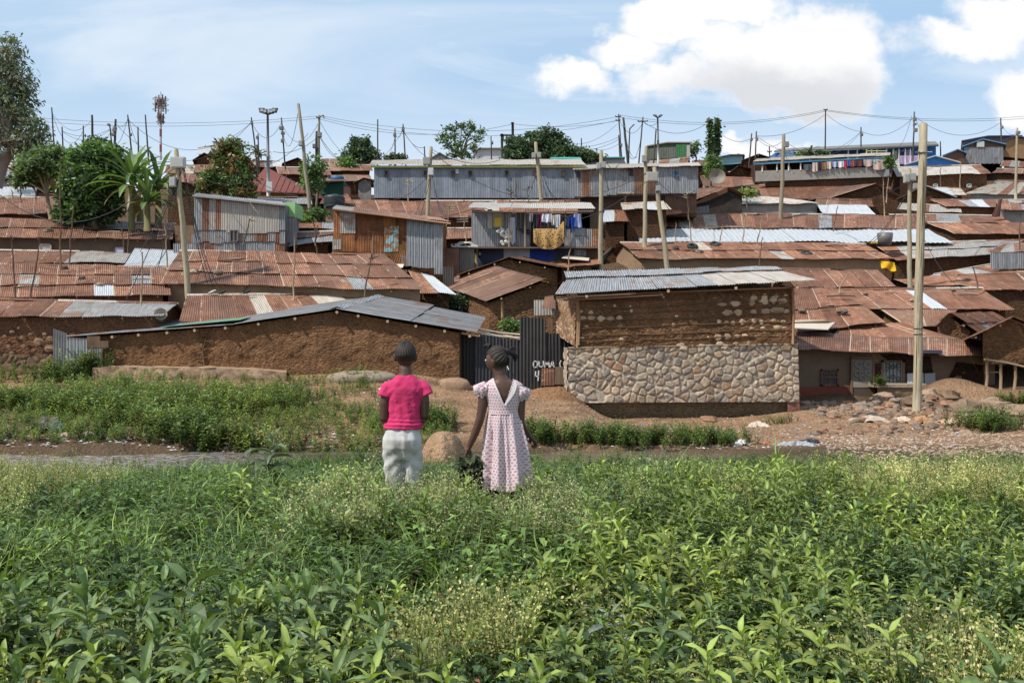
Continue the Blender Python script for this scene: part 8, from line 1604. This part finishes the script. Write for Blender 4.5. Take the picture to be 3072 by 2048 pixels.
def hair_cap(name, c, rot, s, parent, thick=.013, ridges=26, axis=(0,-.35,.94), tuft=()):
    mb = MB(); n, m_ = 110, 56; ax = np.array(axis,float); ax /= np.linalg.norm(ax); e1 = np.cross(ax,[0,1,0]); e1 /= np.linalg.norm(e1); e2 = np.cross(ax,e1); V = []; keep = []
    for i in range(m_+1):
        t = PI*i/m_
        for j in range(n):
            a_ = 2*PI*j/n; d = math.cos(t)*ax+math.sin(t)*(math.cos(a_)*e1+math.sin(a_)*e2); x,y,z = d
            hl = (.42 if y > .45 else lerp(-.44,.42, float(sst(-.35,.5,y)))) ; inn = z > hl-(.0 if abs(x)<.6 else -.05)
            k_ = thick*(.55+.55*abs(math.cos(ridges/2*a_+.6*math.sin(t*2)))**.7)+.0015*math.sin(t*70); edge = min(1,max(0,(z-hl)/.45)); k_ = k_*(.22+.78*edge)
            p = skull(d,s); V.append(np.array(c)+rot(p+d*k_)); keep.append(inn)
    Fc = [(i*n+j,(i+1)*n+j,(i+1)*n+(j+1)%n,i*n+(j+1)%n) for i in range(m_) for j in range(n)]; Fc = [f for f in Fc if all(keep[q] for q in f)]
    col = np.ones((len(V),4)); col[:,:3] = (.018,.014,.013); 
    for i in range(m_+1):
        for j in range(n):
            a_ = 2*PI*j/n; g = abs(math.cos(ridges/2*a_+.6*math.sin(PI*i/m_*2))); col[i*n+j,:3] = np.array((.017,.014,.013))*(.7+1.1*g) if g > .38 else np.array((.075,.048,.036))
    mb.add(V, Fc, col, smooth=True)
    for pts, r_ in tuft: mb.tube([np.array(c)+rot(np.array(p)*s) for p in pts], r_, 7, (.017,.013,.012))
    return mb.build(name, HAIR, parent)
def hand(mb, wrist, dirv, palm_n, s, col, curl=1.0, thumb_side=1):
    """palm, four unequal bent fingers and a thumb from the side of the palm"""
    w = np.array(wrist,float); d = np.array(dirv,float); d /= np.linalg.norm(d); nrm = np.array(palm_n,float); nrm -= d*nrm.dot(d); nrm /= np.linalg.norm(nrm); side = np.cross(d,nrm)
    P = lambda a_,b_,c_: w+d*a_*s+side*b_*s+nrm*c_*s
    for b_ in (-.024,-.008,.008,.024): mb.tube([P(0,b_*.6,0),P(.035,b_*.9,0),P(.075,b_,0)],[.015*s,.014*s,.011*s],7,col)
    for i,(b_,L) in enumerate(((-.027,.052),(-.009,.064),(.009,.068),(.027,.060))):
        q = P(.075,b_,0); a0 = .35*curl; pts = [q]; ang = a0
        for sg in (.42,.33,.25): q = q+(d*math.cos(ang)+nrm*math.sin(ang))*L*sg*s*1.15; pts.append(q); ang += .55*curl+.08*i*curl
        mb.tube(pts,[.0095*s,.009*s,.0082*s,.0068*s],6,col)
    t0 = P(.018,.026*thumb_side,.004); mb.tube([t0,P(.045,.046*thumb_side,.014),P(.070,.048*thumb_side,.028)],[.012*s,.0105*s,.008*s],6,col)
SK = (.085,.044,.030)
def skc(W): 
    n = fbm(W[:,0]*9,W[:,2]*9,3,3); return np.array(SK)[None,:]*(.8+.45*n)[:,None]
# ---------------- girl in the pink shirt
D1 = 7.5; X1 = lambda px: (px-CX)/F*D1; Z1 = lambda py: CZ-(py-HY)/F*D1
g = thing('person','girl seen from behind in a bright pink T-shirt and dirty light grey trousers','girl',(X1(1213),D1,.03)); y = D1
mb = MB(); hc = (X1(1216), y+.01, Z1(1066)); rot1 = head(mb, hc, R(4), 1.0, SK)
loft(mb,[(X1(1216),y-.005,Z1(1100),.047,.048),(X1(1217),y-.015,Z1(1118),.048,.05),(X1(1217),y-.02,Z1(1130),.062,.055),(X1(1216),y-.02,Z1(1140),.092,.052),(X1(1216),y-.02,Z1(1154),.122,.060),(X1(1215),y-.01,Z1(1175),.124,.068),(X1(1215),y,Z1(1215),.105,.066),(X1(1212),y,Z1(1250),.098,.064),(X1(1211),y,Z1(1285),.112,.075),(X1(1210),y,Z1(1320),.120,.082),(X1(1210),y,Z1(1345),.105,.070)],20,SK)
for sx,sh,el in ((-1,(X1(1163),y-.015,Z1(1163)),(X1(1153),y-.02,Z1(1258))),(1,(X1(1269),y-.015,Z1(1160)),(X1(1273),y-.02,Z1(1252)))):
    wr = (el[0]-sx*.075, y+.17, Z1(1268)); mid = lerp(np.array(sh),np.array(el),.5)+np.array([sx*.008,-.008,0])
    mb.tube([sh,mid,el],[.039,.039,.035],12,SK); mb.tube([np.array(el)+(0,.0,.0), lerp(np.array(el),np.array(wr),.45), wr],[.036,.034,.024],12,SK); hand(mb, wr, (-sx*.8,.5,-.1), (-sx*.2,-.9,.2), .88, SK, 1.2, -sx)
for sx,hx,fx in ((-1,1185,1184),(1,1238,1236)):
    mb.tube([(X1(hx),y,Z1(1330)),(X1(fx),y+.01,Z1(1450)),(X1(fx),y-.01,.32),(X1(fx),y-.005,.08)],[.060,.048,.042,.033],14,SK); mb.tube([(X1(fx),y-.03,.07),(X1(fx)+sx*.01,y+.06,.055),(X1(fx)+sx*.015,y+.13,.045)],[.032,.030,.022],10,SK)
fuse(mb,'body',SKIN,g,.0055,3,skc)
hair_cap('hair',hc,rot1,1.0,g,.0095,22,tuft=[])
PINK = (.56,.042,.135)
mb = MB()
loft(mb,[(X1(1208),y,Z1(1286),.146,.114),(X1(1209),y,Z1(1273),.149,.114),(X1(1212),y,Z1(1258),.132,.100),(X1(1215),y,Z1(1235),.126,.094),(X1(1217),y-.005,Z1(1205),.134,.098),(X1(1217),y-.01,Z1(1178),.148,.096),(X1(1217),y-.015,Z1(1158),.150,.086),(X1(1217),y-.018,Z1(1144),.126,.074),(X1(1217),y-.018,Z1(1132),.082,.066),(X1(1217),y-.014,Z1(1124),.062,.058)],28,PINK,sq=.9)
for sx,a_,b_,c_,r_ in ((-1,(1176,1149),(1163,1159),(1156,1188),.053),(1,(1258,1146),(1270,1156),(1281,1184),.050)):
    mb.tube([(X1(a_[0]),y-.018,Z1(a_[1])),(X1(b_[0]),y-.016,Z1(b_[1])),(X1(c_[0]),y-.02,Z1(c_[1]))],[.034,r_*.90,r_*1.06],16,PINK)
def dshirt(W,no):
    x,z = W[:,0]-X1(1215), W[:,2]; f = .000+.012*(fbm(x*11+z*7,z*12-x*11,5,4)-.5)*2; hem = np.exp(-((z-Z1(1266))/.035)**2); f = f+hem*.004*np.sin(z*210+x*9+4*fbm(x*6,z*5,8,2)); sp = np.exp(-(x/.045)**2)*np.where(W[:,1]<D1,1,0)*np.exp(-((z-Z1(1215))/.11)**2); f = f-.006*sp+.004*np.sin(x*95+z*22+4*fbm(x*5,z*4,2,2))*np.exp(-((z-Z1(1225))/.08)**2)
    f = f+.004*np.sin((np.abs(x)*1.3+z)*70)*np.exp(-((np.abs(x)-.1)/.04)**2)*np.exp(-((z-Z1(1185))/.06)**2); return f
sh_ = fuse(mb,'t_shirt',JERSEY,g,.006,9,lambda W: np.array(PINK)[None,:]*(.85+.3*fbm(W[:,0]*5,W[:,2]*5,4,3))[:,None],dshirt)
GREY = (.50,.485,.475)
mb = MB(); yb_ = y
loft(mb,[(X1(1209),y,Z1(1266),.108,.080),(X1(1209),y,Z1(1280),.122,.092),(X1(1209),y-.005,Z1(1315),.148,.122),(X1(1209),y-.005,Z1(1340),.148,.118),(X1(1209),y,Z1(1358),.142,.100),(X1(1209),y,Z1(1378),.120,.080)],26,GREY,sq=.92)
for sx,xs_ in ((-1,(1180,1180,1182,1184,1186)),(1,(1239,1239,1237,1236,1235))):
    mb.tube([(X1(xs_[0]),y-.004,Z1(1335)),(X1(xs_[1]),y,Z1(1375)),(X1(xs_[2]),y,Z1(1420)),(X1(xs_[3]),y,Z1(1465)),(X1(xs_[4]),y,.14)],[.076,.072,.066,.060,.057],18,GREY)
def dpants(W,no):
    x,z = W[:,0]-X1(1210), W[:,2]; f = .001+.007*(fbm(x*10+z*4,z*7-x*6,15,3)-.5)*2+.0045*np.sin(x*75+z*14+5*fbm(x*4,z*3,16,2)); kn = np.exp(-((z-Z1(1385))/.10)**2); f = f+.0045*np.sin(z*62+np.abs(x)*70+4*fbm(x*6,z*6,6,2))*kn; seat = np.exp(-(x/.012)**2)*(W[:,1]<D1)*sst(Z1(1375),Z1(1335),W[:,2])*0; cr = np.exp(-(x/.014)**2)*(W[:,1]<D1)*np.where((z>Z1(1365))&(z<Z1(1300)),1,0)
    low = np.exp(-((z-Z1(1470))/.05)**2); return f-.004*cr+low*.003*np.sin(z*110+x*20)
def cpants(W):
    x,z = W[:,0]-X1(1210), W[:,2]; d = np.exp(-(((x+.045)/.055)**2+((z-Z1(1340))/.06)**2))+.7*np.exp(-(((x-.05)/.05)**2+((z-Z1(1335))/.05)**2))+.5*np.exp(-(((x+.06)/.05)**2+((z-Z1(1400))/.1)**2)); d = np.clip(d*(.4+1.1*fbm(x*14,z*14,7,3)),0,1)*(W[:,1]<D1+.02)
    return np.array(GREY)[None]*(1-.55*d[:,None])+np.array((.21,.17,.11))[None]*.55*d[:,None]
fuse(mb,'trousers',FLEECE,g,.006,3,cpants,dpants)
mb = MB(); 
for fx in (1184,1236): mb.tube([(X1(fx),y-.06,.07),(X1(fx),y+.0,.075),(X1(fx)+.005,y+.08,.06),(X1(fx)+.01,y+.15,.05)],[.03,.046,.042,.026],10,(.05,.05,.055))
mb.build('shoes', RUBBER, g)

# ---------------- girl in the printed dress
D2 = 7.4; X2 = lambda px: (px-CX)/F*D2; Z2 = lambda py: CZ-(py-HY)/F*D2
g = thing('person','girl in a white dress printed with red hearts, looking left, holding picked leaves','girl',(X2(1520),D2,.03)); y = D2
mb = MB(); hc = (X2(1492), y+.015, Z2(1082)); rot2 = head(mb, hc, R(62), .98, SK)
loft(mb,[(X2(1496),y+.0,Z2(1108),.046,.05),(X2(1500),y-.008,Z2(1125),.045,.047),(X2(1506),y-.015,Z2(1138),.060,.052),(X2(1509),y-.015,Z2(1148),.105,.060),(X2(1510),y-.012,Z2(1160),.136,.068),(X2(1511),y-.005,Z2(1185),.128,.078),(X2(1511),y,Z2(1225),.103,.074),(X2(1514),y,Z2(1265),.115,.085),(X2(1516),y,Z2(1310),.135,.1),(X2(1516),y,Z2(1345),.12,.09)],20,SK)
# left arm hanging out to the leaves, right arm bent
def arm(pts, rad): mb.tube([(X2(a_),y+b_,Z2(c_)) for a_,b_,c_ in pts], rad, 12, SK)
arm([(1452,-.01,1168),(1449,-.015,1210),(1441,-.02,1254)],[.042,.038,.032]); arm([(1441,-.02,1254),(1425,0.0,1300),(1405,.02,1345)],[.033,.030,.020])
hand(mb,(X2(1405),y+.02,Z2(1345)),(X2(1397)-X2(1405),.01,-.085),(.8,-.3,-.2),.92,SK,1.5,-1)
arm([(1562,-.01,1178),(1561,-.015,1225),(1561,-.02,1268)],[.040,.036,.031]); arm([(1561,-.02,1268),(1574,.01,1290),(1590,.03,1310)],[.032,.029,.020])
hand(mb,(X2(1590),y+.03,Z2(1310)),(.045,.02,-.055),(-.6,-.2,-.5),.90,SK,1.9,1)
for hx,fx in ((1496,1486),(1536,1518)):
    mb.tube([(X2(hx),y,Z2(1335)),(X2(fx),y+.01,Z2(1440)),(X2(fx),y-.005,.33),(X2(fx),y,.08)],[.074,.053,.045,.032],14,SK)
fuse(mb,'body',SKIN,g,.0055,3,skc)
hair_cap('hair',hc,rot2,.98,g,.014,20,axis=(0,-.8,.6),tuft=[([(0.0,-.09,.062),(.012,-.125,.06),(.03,-.14,.03),(.035,-.135,-.005)],[.026,.028,.020,.008]),([(0,-.09,.065),(.03,-.118,.085),(.07,-.128,.088)],[.02,.012,.003]),([(0,-.088,.068),(.01,-.115,.097),(.045,-.13,.11)],[.018,.01,.003]),([(.0,-.1,.04),(-.02,-.13,.02),(-.03,-.13,-.03)],[.02,.016,.005]),([(-.02,.05,.108),(-.02,.085,.118),(-.02,.11,.105)],[.022,.018,.006])])
mb = MB(); q = np.array(hc)+rot2(np.array((.012,-.102,.078))); mb.lathe([(.008,-.008),(.016,0),(.008,.008)], tuple(q), 10, (.75,.70,.72)); mb.build('hair_tie', PLASTIC, g)
mb = MB()
for sx in (-.36,.36): q = np.array(hc)+rot2(np.array((sx*.068,.081,.003))); blob(mb,q,(.011,.011,.008),(.5,.48,.45),8,6)
mb.build('eyes', PLASTIC, g)
# bodice, with the back hanging open in a V
n, m_ = 120, 60; th = np.linspace(0,2*PI,n+1); 
rr_ = [(Z2(1240),1512,.116,.092),(Z2(1228),1512,.114,.090),(Z2(1205),1512,.128,.094),(Z2(1180),1512,.146,.092),(Z2(1162),1511,.152,.084),(Z2(1150),1510,.138,.072),(Z2(1141),1509,.104,.062),(Z2(1134),1507,.074,.054)]
rz = np.array([r_[0] for r_ in rr_]); zs = np.linspace(rz[0],rz[-1],m_+1); V = []; UV = []
for z in zs:
    cx = X2(np.interp(z,rz,[r_[1] for r_ in rr_])); rx = np.interp(z,rz,[r_[2] for r_ in rr_]); ry = np.interp(z,rz,[r_[3] for r_ in rr_])
    for a_ in th:
        f = 1+.05*(float(fbm(np.array([math.cos(a_)*3+z*9]),np.array([math.sin(a_)*3+z*14]),5,3)[0])-.5); V.append((cx+rx*f*math.cos(a_), y-.008+ry*f*math.sin(a_), z)); UV.append((a_*.13, z))
V = np.array(V); Fc = []
def inV(p):   # the opening on the back: neckline corners and lowest point
    if p[1] > y-.005: return p[2] > Z2(1138)
    zt = (p[2]-Z2(1211))/(Z2(1136)-Z2(1211)); 
    if zt < 0: return False
    xl = lerp(X2(1513),X2(1482),zt**.85); xr = lerp(X2(1513),X2(1540),zt**.9); return xl < p[0] < xr
for i in range(m_):
    for j in range(n):
        f = (i*(n+1)+j,i*(n+1)+j+1,(i+1)*(n+1)+j+1,(i+1)*(n+1)+j)
        if not inV(V[list(f)].mean(0)): Fc.append(f)
mb = MB(); mb.add(V, Fc, (1,1,1), np.array(UV), 0, True)
# skirt gathered at the waist
n, m_ = 200, 46; V = []; UV = []
for i in range(m_+1):
    t = i/m_; z = lerp(Z2(1236),Z2(1462),t); cx = X2(lerp(1512,1518,t)+3*math.sin(t*2)); R0 = lerp(.116,.180,t**.8); R1_ = lerp(.092,.165,t**.8)
    for a_ in np.linspace(0,2*PI,n+1):
        pl = (math.sin(a_*9+1.2*math.sin(a_*2))+.5*math.sin(a_*17+2))*.021*min(1,t*2.0+.12)+.006*math.sin(a_*41)*max(0,.5-t); w_ = .008*(float(fbm(np.array([a_*2.2]),np.array([z*6]),9,2)[0])-.5)*2
        zz = z+t*.055*max(0,math.cos(a_-.3))*.9+.008*math.sin(a_*5)*t; V.append((cx+(R0+pl+w_)*math.cos(a_), y+(R1_+pl+w_)*math.sin(a_), zz)); UV.append((a_*.155, z))
mb.add(V, [(i*(n+1)+j,i*(n+1)+j+1,(i+1)*(n+1)+j+1,(i+1)*(n+1)+j) for i in range(m_) for j in range(n)], (1,1,1), np.array(UV), 0, True)
dress = mb.build('dress', PRINT, g)
for sx,cx_,cy_,ex,ey in ((-1,1447,1160,1448,1190),(1,1563,1170,1564,1200)):   # puffed sleeves with cuffs
    mb = MB(); V=[]; UV=[]; n_=48; prof = [(-.30,.30),(-.15,.75),(.05,.98),(.30,1.05),(.55,1.0),(.78,.80),(.92,.66),(1.0,.64)]
    for t,k_ in prof:
        c0 = np.array([X2(lerp(cx_,ex,max(t,0)))+(-sx*.03 if t<0 else 0), y-.012, Z2(lerp(cy_-14,ey,(t+.3)/1.3))])
        for j in range(n_+1):
            a_ = 2*PI*j/n_; r_ = .062*k_*(1+.07*math.sin(a_*11)*(1 if .0<t<.95 else .3)); V.append(c0+np.array([r_*math.cos(a_)*1.02, r_*math.sin(a_), .008*math.sin(a_*5)])); UV.append((a_*.06+cx_, c0[2]))
    k_ = len(prof); mb.add(V,[(i*(n_+1)+j,i*(n_+1)+j+1,(i+1)*(n_+1)+j+1,(i+1)*(n_+1)+j) for i in range(k_-1) for j in range(n_)],(1,1,1),np.array(UV),0,True); mb.build('sleeve', PRINT, g)
mb = MB()   # turned-back facing along the open back
def backy(px,py): return y-.008-np.interp(Z2(py),rz,[r_[3] for r_ in rr_])*math.sqrt(max(0,1-((X2(px)-X2(1511))/np.interp(Z2(py),rz,[r_[2] for r_ in rr_]))**2))
for pts,w_ in (([(1513,1211),(1522,1192),(1532,1172),(1540,1152),(1543,1140)],13),([(1513,1211),(1505,1192),(1495,1168),(1484,1146),(1479,1138)],-5)):
    V = []
    for i,(a_,b_) in enumerate(pts): 
        ww = w_*math.sin(PI*(i+.3)/(len(pts)-.2)); V += [(X2(a_),backy(a_,b_)-.006,Z2(b_)),(X2(a_+ww),backy(a_+ww,b_)-.012,Z2(b_+2))]
    mb.add(V,[(2*i,2*i+1,2*i+3,2*i+2) for i in range(len(pts)-1)],(.60,.54,.52),smooth=True)
mb.build('open_placket', CLOTH, g)
mb = MB()
for fx in (1486,1518): 
    mb.tube([(X2(fx),y,Z2(1440)),(X2(fx),y-.003,.33),(X2(fx),y,.10)],[.056,.050,.042],12,(.012,.012,.014)); mb.tube([(X2(fx),y-.055,.06),(X2(fx),y,.085),(X2(fx),y+.08,.06),(X2(fx)+.005,y+.15,.05)],[.03,.048,.042,.026],10,(.015,.015,.016))
mb.build('black_boots', RUBBER, g)
# bundle of picked leaves in her left hand
rs = np.random.RandomState(5); mb = MB(); h0 = np.array([X2(1402),y+.02,Z2(1362)])
for i in range(26):
    e = np.array([X2(rs.uniform(1385,1450)), y+rs.uniform(-.10,.10), Z2(rs.uniform(1400,1462))]); md = (h0+e)/2+rs.normal(size=3)*.03; mb.tube([h0+rs.normal(size=3)*.008,md,e],[.004,.0035,.002],4,(.12,.13,.06),cap=False)
    for k_ in range(16):
        p = lerp(h0,e,.2+.85*rs.rand())+rs.normal(size=3)*.025; V,Fc = leaf_strip(p, rs.rand()*6.28, rs.uniform(-1.2,.3), rs.uniform(.05,.09), rs.uniform(.03,.055), 2, .6, .12, rs, .1); mb.add(V,Fc,np.array([(.055,.07,.03),(.04,.055,.022),(.075,.095,.035),(.03,.04,.02)][rs.randint(4)])*rs.uniform(.7,1.2),smooth=True)
for (a_,b_,s_) in ((1423,1444,.085),(1436,1456,.095),(1410,1432,.07)):
    V,Fc = leaf_strip(np.array([X2(a_),y-.10,Z2(b_)]), rs.uniform(3,4), -.9, s_, s_*.8, 3, .3, .06, rs); mb.add(V,Fc,(.20,.24,.11),smooth=True)
tag(mb.build('leaf_bundle', LEAF), 'wilted bunch of picked green leaves hanging from the hand of the girl in the dress', 'leaves')
build_ground()
